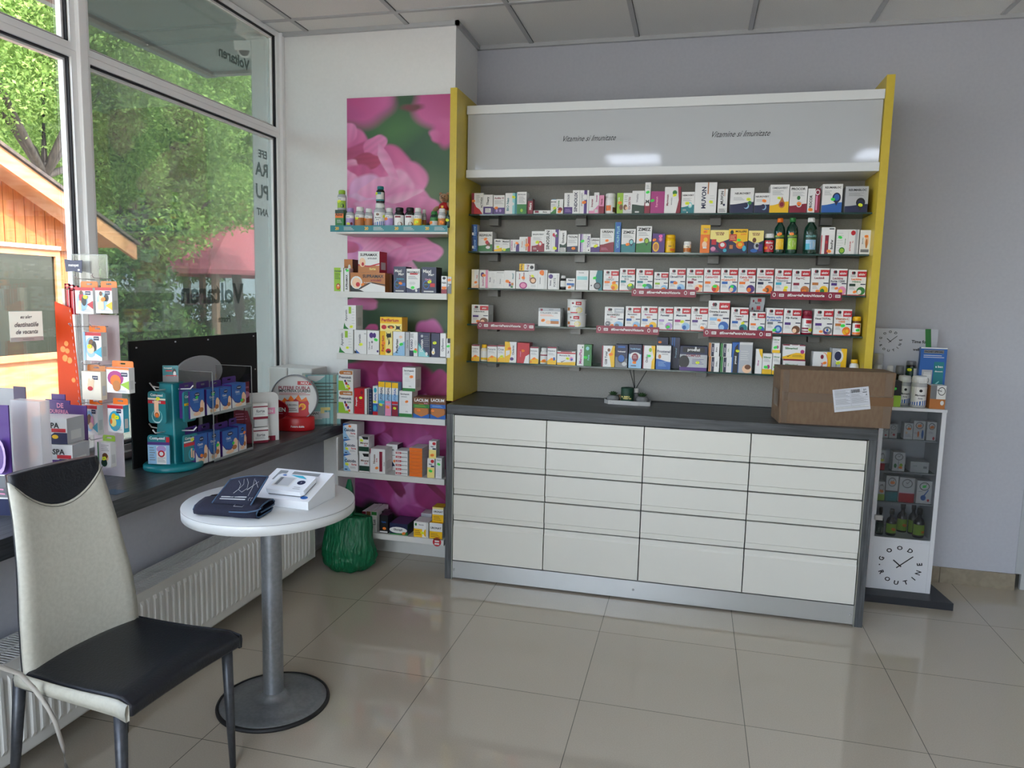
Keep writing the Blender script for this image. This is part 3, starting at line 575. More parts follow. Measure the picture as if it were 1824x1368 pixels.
row([
(840,870,543,'white box with portrait of dark hair','W',aktiv('Kollagen-Biotin','K','O','P','b','F','O')),
(959,998,549,'grey and white wide box with grain bowl','W','r 0 82 100 100 S;e 14 90 6 6 M;t 58 91 40 8 s system;t 48 74 80 11 s COLLAGEN 11.000;l 8 54 70 66 2 O;r 56 14 94 40 o;r 56 30 94 40 L;e 24 28 14 14 W;e 46 22 12 10 F;s 22 32 O',dict(d=.12)),
(1008,1041,559,'white lime tin, lower of two','b:can:W:W:W','r 22 70 36 92 W;e 28 80 5 8 M;r 42 66 66 92 R;t 54 79 20 12 W aktiv;t 40 52 40 12 s Kollagen;e 60 26 14 22 y;e 60 26 9 14 C;r 10 20 26 44 o;r 20 2 50 10 R',dict(name='food_tin',cat='tin')),
(1008,1041,533,'white lime slice tin standing on another','b:can:W:W:W','e 40 80 5 8 M;r 52 66 76 92 R;t 64 79 20 12 W aktiv;t 54 52 40 12 s Kollagen;e 68 26 14 22 y;e 68 26 9 14 C;r 10 20 26 44 o;r 30 2 60 10 R',dict(name='food_tin',cat='tin',on=1)),
(1077,1111,547,'white box with grey header and magnesium sphere','W',aktiv('MAGNEZIU|375 mg','K','R','w','L','s','O','S').replace('e 24 88','e 18 22 14 12 s;t 18 22 14 10 W Mg;e 24 88')),
(1114,1141,546,'white box with blue ice art','W',aktiv('Magnesium|400','N','o','B','L','B','O')),
(1142,1171,546,'white box with yellow and blue discs','W',aktiv('Magneziu|400','m','o','B','Y','B','O')),
(1172,1199,547,'white box with lilac flower','W',aktiv('Femeial','N',None,'p','p','m','G').replace('s 40','s 78')),
(1200,1230,547,'white box with blue violet bloom','W',aktiv('Memovit','N',None,'m','L','B','Y')),
(1231,1261,547,'white box with silver heart','W',aktiv('Omega|3-6-9','K','R','P','S','W','O')+'e 64 22 10 7 W;e 84 22 10 7 W;'),
(1262,1300,536,'largest white box with blue splash','W',aktiv('Omega-3 extra|1000 mg','K','N','L','B','L','O'),dict(d=.11)),
(1302,1333,548,'white box with deep sea picture','W',aktiv('Omega-3|1400','K','M','B','T','N','Y')),
(1335,1363,556,'short white box with blue stripes','W',aktiv('Sport','K',None,'O','B','s','G')),
(1334,1360,543,'flat grey box lying behind, lower of two','S','e 22 50 6 20 M;r 50 40 76 84 R;t 50 22 50 30 K Sport',dict(dy=.1,d=.08,vb=557.5)),
(1336,1362,530,'flat grey box lying behind, upper of two','S','e 22 50 6 20 M;r 50 40 76 84 R;t 50 22 50 30 K Sport',dict(on=1,dy=.1,d=.08)),
(1365,1395,549,'white box with blue eye ring','W',aktiv('Pentru ochi|si vitalitate','B','B','s','B','L','G').replace('e 66 14 12 9','e 74 18 13 9')),
(1396,1427,550,'white box with praying woman','W',aktiv('Păr Forte','K',None,'P','b','F','K' if 0 else 'O').split(';s ')[0]),
(1429,1448,553,'burgundy jar with white label','b:jar:M:M:W','r 40 66 90 90 R;r 10 24 60 36 M;t 50 52 60 10 s Gelee;r 10 6 60 14 M;s 76 20 Y',dict(name='vitamin_jar',cat='jar')),
(1450,1484,551,'white box with open eye','W',aktiv('Visual TOTAL','K',None,'P','s','P','O')+'e 74 20 14 7 C;e 74 20 7 6 B;'),
(1486,1517,551,'white box with orange slices','W',aktiv('Vitamin-C|1000','o','O','o','O','Y','G')+'e 78 18 14 10 O;e 78 18 10 7 Y;'),
(1519,1535,564,'dark jar with yellow cap','b:jar:b:Y:W','r 30 60 80 90 R;l 20 40 80 56 3 s;r 10 2 90 20 O;s 56 40 G',dict(name='vitamin_jar',cat='jar')),
],'y',FY,shz[3],'the fourth glass shelf','goods on the fourth glass shelf')
alv = lambda n, st='O', b='Y': 'r 0 92 100 100 M;t 46 76 80 16 s %s;l 12 52 80 66 3 e;p %s 0 0 100 0 100 26 50 38 0 20;e 14 10 8 7 O;s 50 30 %s' % (n, b, st)
row([
(840,854,614,'small white box with yellow foot','W',alv('Coldrex')),
(855,867,614,'clear bottle with yellow cap','b:pill:C:Y:W','r 0 0 100 24 Y;l 16 40 84 80 4 e'),
(868,885,615,'small white box with yellow hill','W',alv('Fumarie')),
(886,899,615,'white box with green check','W',alv('Crus','Y').replace('s 50 30','s 60 34')),
(899,920,609,'yellow and white box with upright name','W','p Y 0 0 40 0 58 50 40 100 0 100;p W 10 30 44 40 44 60 10 56;v 72 60 16 60 K Cholarist;e 62 18 16 8 P;s 40 68 O'),
(921,943,611,'red box with white corner','R','p W 100 0 100 46 70 34 56 0;v 28 44 14 60 k Lioquid;v 42 60 7 46 y forte;s 50 62 O',dict(side='M')),
(944,959,618,'small white box with green mark','W',alv('Immuno')),
(961,974,620,'white bottle with white cap','b:pill:W:W:W','r 0 80 100 94 M;l 16 30 84 70 4 e;r 0 0 100 14 Y;s 56 20 O'),
(975,991,618,'small white box with blue drop','W',alv('Hepatos').replace('e 14 10 8 7 O','e 76 32 13 10 B')),
(992,1025,626,'low wide white box with yellow base','W','r 20 94 80 100 M;r 0 82 100 92 R;t 42 68 70 16 s Magnevie B6;p K 20 28 26 18 52 40 26 24;p Y 0 0 100 0 100 26 0 16;e 78 46 10 16 k;e 80 42 6 9 B;s 58 48 Y'),
(1028,1040,614,'white box with upright pink name','W','v 52 44 42 70 m MenoPlus;e 80 88 8 5 G'),
(1040,1054,614,'green box beside the pink lettered one','G','v 60 40 24 50 t Forte;e 46 82 22 9 t;s 24 40 G',dict(side='D')),
(1072,1095,616,'white and yellow box with upright lettering','W','r 0 0 10 100 M;v 34 42 26 60 K GSB Total;e 54 80 11 8 b;p Y 76 0 100 0 100 100 84 100 60 54;s 70 60 O'),
(1096,1118,614,'dark blue box with light blue circle','N','a 46 40 s;t 50 70 64 12 W Vedneatal;e 50 40 32 20 K;e 50 40 26 16 B;e 76 16 20 9 w;r 20 86 80 94 B'),
(1120,1143,614,'blue and white box with plum shield','N','r 0 0 100 60 L;t 50 82 80 12 L VedinVent;e 50 52 42 16 W;e 50 46 26 18 M;p M 24 44 76 44 50 22;l 34 40 66 56 3 W;r 20 8 60 12 N;s 46 24 O'),
(1145,1167,616,'white box with yellow edge and red spine','W','r 0 0 8 100 M;v 34 44 20 66 K Ortho;e 60 82 12 9 g;p Y 72 0 100 0 100 100 66 100 90 50 74 32;s 52 56 G'),
(1169,1195,616,'white and blue box with gold emblem','W','a 44 32 B;t 50 76 90 13 N Prostenal;t 60 64 46 6 s CONTROL;e 24 54 10 9 o;l 14 12 70 34 4 L',dict(side='N')),
(1170,1190,601,'tall navy box standing behind','N','r 0 30 20 60 B;s 26 84 O',dict(dy=.09,d=.06)),
(1193,1211,601,'tall navy box with upright name behind','N','v 64 50 20 70 L Prostenal;r 20 70 30 100 B;r 40 70 50 100 B',dict(dy=.09,d=.06)),
(1211,1260,617,'wide purple box with shoulder picture','N','r 0 0 100 66 S;e 16 36 20 26 K;r 0 0 100 14 P;r 10 74 90 96 K;t 50 84 50 15 W proenzi;t 50 62 54 12 M COMPLEX;l 46 26 88 50 4 P;r 54 86 60 98 w;s 66 34 Y'),
(1262,1281,635,'gold and silver box, lower of two','W','r 0 0 22 100 o;r 26 0 52 96 K;e 40 50 12 44 N;v 40 50 14 70 W proenzi;v 74 50 16 70 K Artro'),
(1262,1281,611,'gold and silver box, upper of two','W','r 0 0 22 100 o;r 26 0 52 96 K;e 40 50 12 44 N;v 40 50 14 70 W proenzi;v 74 50 16 70 K Artro',dict(on=1)),
(1283,1303,636,'green and silver box, lower of two','W','r 0 0 22 100 G;r 26 0 52 96 K;e 40 50 12 44 N;v 40 50 14 70 W proenzi;v 70 50 10 50 G forte'),
(1283,1303,612,'green and silver box, upper of two','W','r 0 0 22 100 G;r 26 0 52 96 K;e 40 50 12 44 N;v 40 50 14 70 W proenzi;v 70 50 10 50 G forte',dict(on=1)),
(1304,1317,610,'dark blue box with upright white name','B','p K 20 0 90 0 90 60 80 96 40 84 24 60;v 56 42 36 64 W proenzi;s 84 72 Y'),
(1317,1342,610,'silver box with hand picture','S','r 0 92 100 100 w;e 60 14 34 14 F;e 66 20 22 8 b;l 10 40 70 74 5 w;r 94 0 100 100 K'),
(1346,1358,622,'white and yellow box with upright name','W','v 40 44 26 70 m Silimar;p Y 60 80 100 60 100 100 40 100'),
(1358,1375,630,'small white box with yellow foot in front','W','t 50 82 80 12 G Silimar;l 14 60 80 74 3 e;e 64 36 16 10 m;r 0 0 100 24 Y;s 38 34 G',dict(dy=-.0,)),
(1376,1390,629,'white box with yellow foot, lower of two','W','t 50 82 80 12 G Silimar;l 14 60 80 74 3 e;e 64 36 16 10 m;r 0 0 100 18 Y;s 38 34 G'),
(1376,1390,600,'white box with yellow foot, upper of two','W','t 50 82 80 12 G Silimar;l 14 60 80 74 3 e;e 64 36 16 10 m;r 0 0 100 18 Y;s 38 34 G',dict(on=1)),
(1394,1434,640,'wide red topped box, lower of two','W','r 0 90 100 100 M;t 38 64 56 18 G Silimarinol;p Y 0 0 100 0 100 34 0 12',dict(d=.1)),
(1394,1434,614,'wide red topped box, upper of two','W','r 0 92 30 100 M;r 40 96 68 100 M;r 74 92 100 100 M;t 38 74 56 18 G Silimarinol;p Y 0 0 100 0 100 42 60 44 0 14;p K 18 22 24 14 44 34 24 20;e 88 52 9 14 m;l 44 14 90 30 2 D',dict(on=1,d=.1)),
(1448,1480,627,'white box with yellow right end','W','r 76 0 100 100 Y;e 60 50 26 48 O;e 58 50 24 46 W;r 0 0 56 100 W;v 50 44 14 40 R Akut;e 50 80 9 9 M;s 66 56 O'),
(1482,1508,621,'grey and yellow box with navy disc','S','r 62 0 100 100 Y;e 48 72 30 22 W;e 40 74 24 16 N;v 30 34 12 46 s Gincosan;s 44 50 Y'),
(1514,1531,641,'small white bottle with yellow cap','b:pill:W:Y:W','l 10 20 90 80 4 s'),
],'y',FY,shz[4],'the lowest glass shelf','goods on the lowest glass shelf')
# ------------------------------------------------------------------ left shelving on the pier: printed peony board and white shelves
PX0, PX1, PZ0, PZ1 = -1.088, -.413, .05, 2.572
nx, nz = 170, 630
gx_, gz_ = np.meshgrid(np.linspace(0, 1, nx), np.linspace(0, 1, nz)); Wm, Hm = PX1-PX0, PZ1-PZ0
X_, Z_ = gx_*Wm, gz_*Hm                                        # metres from the lower left corner of the board
def lc(h): return np.array(lin(h)[:3])
img = np.zeros((nz, nx, 3))+lc('33563a')
def blob(u, v, ru, rv, ang, cin, cout, soft=.12, kind=0, stripe=0):    # one petal or leaf of the printed picture, placed and sized in photograph pixels
    global img
    p = hit(u, v, 'y', -.43); cx, cz = p[0]-PX0, p[2]-PZ0; k = .00302
    a = math.radians(ang); dx, dz = X_-cx, Z_-cz; x = (dx*math.cos(a)+dz*math.sin(a))/(ru*k); z = (-dx*math.sin(a)+dz*math.cos(a))/(rv*k)
    wob = 1+.08*np.sin(3*np.arctan2(z, x)+u)+.05*np.sin(5*np.arctan2(z, x)+v)
    r = np.sqrt(x*x+z*z)/wob; m_ = np.clip((1-r)/soft+.5, 0, 1)[..., None]
    t = np.clip((x+1)/2, 0, 1)[..., None]; c = lc(cin)*(1-t)+lc(cout)*t
    if stripe: c = c*(1+stripe*np.sin(z*11+x*2)[..., None]*.5)
    img = img*(1-m_)+c*m_
# out of focus greens
for b in ((740, 300, 60, 60, 30, '1f3f2c', '2e5a38', 1.5), (700, 235, 45, 25, 20, '3f6d3a', '4b7a44', 1.6), (760, 360, 40, 60, 70, '41603a', '587048', 1.6), (720, 470, 80, 40, 0, '2c4a2a', '45602e', 1.6), (780, 500, 60, 40, 60, '2a4a24', '3a5a30', 1.5),
          (700, 570, 100, 40, 20, '1c3a24', '2a4a2c', 1.5), (770, 560, 22, 45, -35, '5a5a34', '3c4a2c', 1.6), (640, 600, 60, 40, 0, '1a3620', '244428', 1.5), (680, 900, 60, 40, 0, '16281a', '2c3a24', 1.2)): blob(*b[:7], soft=b[7])
# upper blurred blooms
blob(640, 178, 66, 40, -12, 'b8447e', 'd066a6', .5); blob(620, 195, 50, 24, 20, 'a43a72', 'c45c9c', .5); blob(660, 180, 40, 20, 0, 'c04a86', 'd26aa8', .6)
blob(785, 190, 40, 55, 60, 'd06aa6', 'b03c78', .4); blob(795, 235, 24, 24, 60, 'c85a9a', 'd06aa6', .5); blob(735, 192, 20, 6, 0, '7a3a48', '6a4444', .8); blob(778, 243, 14, 10, -30, 'd878b0', 'c45896', .5)
# main peony
P1, P2, P3, P4, D1 = 'e08abc', 'c85a92', 'd670a6', 'e6a6cc', '9a3a5c'
for b in ((625, 260, 30, 40, 80, P2, P3), (615, 238, 22, 24, 90, P3, P1), (640, 285, 60, 30, 10, D1, P2), (690, 300, 46, 44, -40, P2, P3), (668, 262, 26, 18, 40, P3, P1), (650, 290, 34, 16, 10, D1, 'b8446e'), (620, 300, 24, 14, 20, P2, P4),
          (720, 330, 40, 46, -50, P3, P1), (735, 360, 30, 60, 60, P2, P1), (705, 345, 40, 40, 60, P3, P4), (690, 290, 10, 36, 30, P4, P1), (640, 330, 40, 34, 90, 'b84a70', P2), (615, 320, 20, 26, 70, P3, P4), (655, 350, 38, 44, 100, 'c97fb8', 'dfa8d4'), (645, 375, 36, 30, 90, 'd080b4', 'e2b4da'),
          (700, 380, 50, 40, 70, P2, P1), (670, 335, 16, 34, 110, P1, P4), (725, 385, 22, 40, 100, P3, P4), (750, 370, 20, 44, 80, P3, P1), (610, 370, 22, 40, 90, P3, P1), (700, 390, 14, 36, 80, P4, P1), (716, 350, 9, 40, 105, 'f0bcd8', P1), (675, 370, 13, 44, 80, 'eab4d8', P1)): blob(*b, soft=.14, stripe=.12)
# second tier: petals reaching to the right
for b in ((690, 435, 70, 34, -10, P3, P2), (640, 430, 40, 30, 30, P3, P4), (755, 445, 36, 22, -15, 'd070ac', 'e08cc0'), (700, 455, 46, 24, -25, P3, P4), (730, 450, 46, 14, 14, P3, P1), (700, 480, 44, 24, 60, P2, P1), (625, 460, 30, 36, 70, P4, 'c878b8'), (665, 440, 34, 14, 40, P4, P3), (610, 440, 14, 34, 90, 'a84868', P2), (720, 490, 30, 20, 50, P3, P4)): blob(*b, soft=.12, stripe=.1)
blob(645, 540, 34, 13, 0, 'b05088', 'c470a0', .2); blob(663, 590, 14, 14, 90, 'b8407e', 'c85892', .2); blob(765, 600, 34, 26, 90, 'a83c80', 'd070b0', .2)
# deep magenta lower bloom
for i, b in enumerate(((700, 700, 120, 64, 0, '8a2254', '9c2c66'), (640, 680, 34, 44, 70, 'a8387e', '94285e'), (690, 680, 16, 40, 10, 'c060a4', '9c2c66'), (740, 700, 60, 22, 20, 'b04488', '8a2052'), (770, 720, 34, 16, -20, 'd080ba', 'a03474'), (720, 670, 40, 26, -40, 'a03070', 'b84a90'), (785, 690, 30, 30, 60, '8a1c4c', 'a83a7a'), (650, 720, 30, 30, 90, 'b04a94', '8c2458'),
        (700, 790, 120, 70, 0, '8c2258', '9c2c6c'), (620, 770, 26, 40, 80, 'a8408c', '80204c'), (660, 760, 20, 30, 100, 'b85aa0', '902a64'), (700, 790, 34, 26, 60, 'a83880', '6c1a3c'), (690, 785, 20, 12, 150, 'c87ab8', 'a23a7c'), (730, 770, 26, 40, 110, 'b04a90', '902860'), (770, 790, 50, 16, 12, 'c474b2', 'a03070'), (790, 760, 26, 40, 90, 'aa3c82', '8a2050'), (740, 830, 60, 30, 0, '94286c', 'a83a80'), (640, 810, 34, 30, 60, 'a84490', '802056'),
        (650, 865, 60, 34, -8, '8a2c6c', '9a4488'), (640, 880, 44, 24, -10, '7a2862', '8c3a7a'), (720, 860, 60, 60, -50, '9a3270', 'a83e86'), (735, 890, 50, 40, -60, 'a64a8e', 'b868a4'), (730, 880, 20, 30, -60, 'c07cb4', 'a84a8c'), (780, 880, 40, 50, 60, '8e2462', 'a23a7c'), (775, 870, 44, 6, -40, '5c1a34', '8a2050'), (700, 855, 12, 40, 40, '6a1c40', '8a2a60'), (745, 925, 40, 24, -30, 'a04088', '86245c'))): blob(*b, soft=.12, stripe=.12)
blob(668, 915, 34, 22, -20, '122418', '24301c', .5)
me = bpy.data.meshes.new('printed_board')
vv = np.stack([PX0+X_, np.full_like(X_, -.4345), PZ0+Z_], -1).reshape(-1, 3); ii = np.arange(nx*nz).reshape(nz, nx)
q = np.stack([ii[:-1, :-1], ii[:-1, 1:], ii[1:, 1:], ii[1:, :-1]], -1).reshape(-1, 4)
o8 = len(vv); bk_ = [(PX0, -.4345, PZ0), (PX1, -.4345, PZ0), (PX1, -.4345, PZ1), (PX0, -.4345, PZ1), (PX0, -.41, PZ0), (PX1, -.41, PZ0), (PX1, -.41, PZ1), (PX0, -.41, PZ1)]
me.from_pydata([tuple(p) for p in vv]+bk_, [], [tuple(map(int, f)) for f in q]+[tuple(o8+i for i in f) for f in ((0, 4, 7, 3), (1, 2, 6, 5), (4, 5, 6, 7), (3, 7, 6, 2), (0, 1, 5, 4))])
at = me.color_attributes.new('print', 'FLOAT_COLOR', 'POINT'); cc = np.ones((len(vv)+8, 4)); cc[:len(vv), :3] = np.clip(img, 0, 1).reshape(-1, 3); cc[len(vv):, :3] = .25
at.data.foreach_set('color', cc.ravel())
pm = mat('peony_print', 'ffffff', .4); vc = N(pm, 'ShaderNodeVertexColor'); vc.layer_name = 'print'; Lk(pm, vc.outputs[0], pm.node_tree.nodes['Principled BSDF'].inputs[0]); me.materials.append(pm)
LU = empty('peony_shelving_unit', (0, 0, 0), 'narrow wall shelving with pink peony picture behind white shelves', 'shelf')
pb = bpy.data.objects.new('printed_board', me); COL.objects.link(pb); pb.parent = LU
shw = mat('shelf_white', 'd6d6d2', .4)
LZ = [hit(700, v, 'y', -.66)[2] for v in (405.5, 521, 633.5, 742, 846.5, 953)]
for i, z in enumerate(LZ):
    mb = MB(); mb.box((-1.042, -.66, z-.032), (-.4115, -.4355, z), shw); mb.build('shelf_board', LU, bevel=.001)
mb = MB(); mb.box((-1.04, -.46, .001), (-.4115, -.4355, LZ[5]-.034), shw); mb.build('toe_board', LU)
mb = MB(); mb.box((-1.052, -.65, LZ[5]-.03), (-1.0435, -.4355, .70), shw); mb.build('side_panel', LU)
# teal ticket strip on the top shelf
x0, x1 = hit(588, 409, 'y', -.664)[0], -.4115
mb = MB(); mb.box((0, -.0012, -.022), (x1-x0, 0, .012), pal('T')); 
def tmp(a, b, e): return (a, -.0012-e, b-.022)
tmp.n = 1
ops = ''
for i in range(4): b = 3+i*25.8; ops += 't %s 52 7 50 Y 20%%;l %s 20 %s 80 3 W;' % (b+3, b+9, b+18)
design(mb, ops.replace('20%', '20'), tmp, x1-x0, .034); o = mb.build('ticket_strip', loc=(x0, -.6612, LZ[0])); tag(o, 'teal ticket strip with yellow numbers on the edge of bottle shelf', 'sign')
LY = -.648
row([
(597,612,374,'green and orange box under a bottle','G','r 0 55 100 100 O;t 46 74 86 16 K Alive!;l 20 26 80 46 3 W;r 0 80 100 100 D'),
(598,613,338,'clear green bottle standing on a box','b:pill:S:g:g','r 0 70 100 100 W;e 70 20 14 20 D;t 45 84 50 12 K Solaray;l 20 44 80 64 2 D;s 44 62 Y',dict(on=1)),
(613,628,370,'grey bottle with lilac cap','b:pill:S:p:p','r 0 74 100 100 W;t 46 86 50 12 K Solaray;e 76 22 10 14 M;l 20 40 80 60 2 P;s 50 20 Y'),
(629,646,368,'larger clear bottle with orange label','b:pill:S:W:o','r 0 74 100 100 W;t 46 86 50 12 K Solaray;l 20 40 80 60 2 b;s 42 66 Y'),
(647,661,371,'smaller clear bottle with orange label','b:pill:S:W:o','r 0 74 100 100 W;t 46 86 50 12 K Solaray;l 20 40 80 60 2 b;s 20 64 O'),
(662,683,361,'big clear bottle with white and blue label','b:pill:S:W:W','a 20 34 B;e 50 84 10 10 b;t 50 58 56 12 K Magneziu;t 50 44 36 9 N forte;s 92 70 Y'),
(667,682,331,'small dark bottle with teal cap on top','b:pill:K:T:w','r 0 0 100 18 T;r 18 76 70 100 T;l 22 30 76 70 5 s;s 28 84 Y',dict(on=1)),
(683,698,370,'clear bottle with lilac label','b:pill:S:W:p','r 0 74 100 100 W;t 46 86 50 12 K Solaray;l 20 40 80 60 2 P;s 34 66 O'),
(699,717,369,'dark bottle with cherry label','b:pill:K:K:W','r 28 76 72 92 M;l 24 44 76 66 3 e;e 68 16 18 20 b;e 68 16 10 12 W'),
(718,736,369,'dark bottle with cherry label, right of its twin','b:pill:K:K:W','r 28 76 72 92 M;l 24 44 76 66 3 e;e 68 16 18 20 b;e 68 16 10 12 W'),
(735,749,370,'clear bottle with golden label','b:pill:S:W:Y','r 0 70 100 100 W;t 46 84 50 12 K Solaray;l 20 44 80 62 2 b;s 50 34 Y'),
(750,758,373,'thin clear bottle standing behind','b:pill:S:W:o','r 0 70 100 100 w;s 50 20 Y',dict(dy=.07)),
(764,778,376,'green bottle with green cap','b:pill:D:G:w','r 0 60 100 100 G;l 30 14 80 50 3 s;s 30 40 O'),
(778,792,371,'slim clear bottle with orange label at right','b:pill:S:W:o','r 0 74 100 100 W;t 46 86 50 12 K Solaray;l 20 40 80 60 2 b;s 60 34 O'),
(793,803,375,'dark green bottle beside yellow panel','b:pill:D:D:D','l 20 20 80 80 5 g;s 40 66 Y'),
],'y',LY,LZ[0],'the bottle shelf','bottles on the top shelf of the peony unit',depth=.1)
row([
(595,612,477,'lime green box with apple','g','r 70 0 100 100 W;t 42 86 70 9 N Dermazil;l 10 50 66 78 5 D;e 44 20 22 13 R;e 44 20 14 9 F;s 44 16 O'),
(613,622,478,'white box with upright black name','W','v 50 40 56 66 K SUPRAMAX;p K 20 92 80 88 40 100;s 70 90 G'),
(624,686,486,'long copper box with knee picture','o','p W 0 0 100 0 100 30 60 46 30 14 0 22;p K 0 0 40 0 26 12 0 34;p K 26 12 60 46 100 34 100 40 58 52 24 18;e 18 48 17 34 W;e 18 46 13 28 F;e 22 38 6 12 R;t 66 82 60 18 K SUPRAMAX;t 74 62 34 12 M articulatii;t 50 48 30 7 W 30 comprimate;l 56 18 96 34 2 W;s 36 38 O',dict(d=.1)),
(638,676,448,'white and copper box with knee picture','W','a 34 34 o;p R 0 34 50 26 100 40 100 46 50 32 0 40;t 50 84 80 15 K SUPRAMAX;t 66 68 42 10 s articulatii;e 20 48 15 22 F;e 22 40 6 9 R;t 68 18 34 12 y forte',dict(on=1,d=.1,side='R')),
(613,628,462,'copper box standing behind','o','e 62 74 16 10 W;l 16 60 60 80 3 b',dict(dy=.105,d=.07,side='b')),
(687,698,489,'brown box standing behind','b','r 0 60 60 90 o;r 10 10 60 40 K',dict(dy=.06,d=.08,side='K')),
(701,723,475,'navy box with blue disc, left of pair','N','t 38 84 56 14 W Maxi;t 62 70 56 14 W Mag;t 54 53 60 7 c Antistres;e 30 32 22 17 B;e 30 32 17 13 K;t 30 32 26 6 c 375 mg;r 54 26 96 38 B;r 16 4 84 9 w;s 58 36 O'),
(724,748,479,'white box between two navy boxes','W','r 0 0 100 22 N;p W 0 22 50 12 100 22;t 50 86 88 10 K MAXIMAG;r 26 76 84 82 R;l 14 56 84 70 3 N;e 34 40 14 6 w;e 54 40 14 6 w;e 74 10 8 6 W;s 48 22 G'),
(751,777,476,'navy box with blue disc, right of pair','N','t 38 84 56 14 W Maxi;t 66 70 60 14 W Mag;t 46 53 60 7 k Cardio;e 32 32 22 17 B;e 32 32 17 13 K;t 32 32 26 6 c 375 mg;r 60 24 92 38 R;r 16 4 84 9 w;s 56 44 Y'),
(786,796,492,'slim white and red box','W','r 0 0 100 26 M;r 10 28 90 40 R;t 50 62 80 12 K Halls;e 50 88 30 8 K;s 52 32 O'),
(797,804,493,'narrow grey box at yellow panel','w','a 40 60 s;t 50 56 80 12 K Hals;s 50 80 O'),
],'y',LY,LZ[1],'the second peony shelf','goods on the second shelf of the peony unit')
ap = 'v 26 58 22 70 %s Apuretin;r 44 66 64 94 %s;l 68 20 92 90 6 w;p %s 2 2 46 2 20 14 10 28;s %d %d Y'
row([
(603,629,587,'white box with green ribbon, lower of two','W',ap%('s','g','G',62,24)),
(611,634,544,'white box with green ribbon, upper of two','W',ap%('s','g','G',66,12),dict(on=1)),
(631,653,588,'white box with black ribbon','W','v 46 58 24 70 s Apuretin;p K 2 14 50 2 40 2 2 2;l 80 80 96 90 1 e;p B 20 2 46 2 10 20;s 56 40 Y'),
(654,675,589,'white box with two violet ovals','W','e 36 80 18 12 P;e 62 80 14 11 P;v 20 36 18 50 s Circugel;v 40 30 10 36 K forte;e 42 52 8 5 s;e 90 14 8 5 P;s 76 62 G'),
(677,699,590,'yellow box with black star shapes','Y','r 44 0 100 100 y;v 22 48 22 76 R Periferium;e 70 82 20 9 K;p K 50 98 66 84 60 60;p K 88 98 76 84 92 70;p K 72 78 80 50 66 40;e 68 18 22 10 R;e 70 14 14 6 K;s 30 50 O'),
(677,716,565,'yellow box lying with red lettering','Y','r 0 0 100 54 y;t 46 78 80 24 R Periferium;e 18 28 12 16 R;e 50 30 16 12 b;p K 70 46 84 30 96 46 88 24 98 6 82 18 66 6 76 24;e 82 26 9 12 K;s 52 26 O',dict(on=1,d=.08)),
(700,721,591,'white box with pale blue mist','W','a 10 60 L;v 34 40 20 74 K Periferisan;v 52 34 9 50 B forte;e 66 78 14 6 F;s 72 48 G'),
(722,729,592,'narrow grey box','S','v 50 50 50 80 s Gerovit'),
(730,744,592,'white and navy box with floral mark','W','r 0 0 50 24 N;r 0 74 50 96 w;l 4 78 46 94 4 K;v 24 50 28 50 N KARBO;e 76 56 18 12 w;e 76 24 20 10 O;s 70 20 G'),
(745,767,593,'navy and sea green box','N','p T 0 0 96 0 60 22 0 60;p t 0 0 84 0 0 50;v 28 46 24 80 W Duotan;e 30 86 10 6 S;e 68 12 10 8 W;l 46 40 90 90 6 s;r 92 0 100 100 K'),
(768,783,594,'navy box with daisy','N','e 26 20 20 10 C;e 30 30 12 8 W;e 26 20 7 4 Y;v 76 50 12 60 K Somn;s 44 60 Y'),
(784,794,594,'slim white box with upright grey name','W','v 50 52 56 84 s Opfisomn;r 0 0 100 3 K'),
(795,802,603,'narrow white and black box','W','r 30 76 100 100 K;v 50 30 40 40 K Ser;s 50 60 G'),
],'y',LY,LZ[2],'the third peony shelf','goods on the third shelf of the peony unit')
pv = 'r 0 0 54 48 g;p W 54 0 66 0 40 48 30 48;p g 30 0 76 0 60 14;r 20 80 96 98 o;t 60 89 60 9 W ecodelu;e 18 88 12 9 o;t 46 66 84 15 N Prevomit;t 74 50 30 9 G kids;e 46 48 7 6 P;e 54 36 8 7 R;e 66 26 8 7 P;e 74 12 8 6 O;'
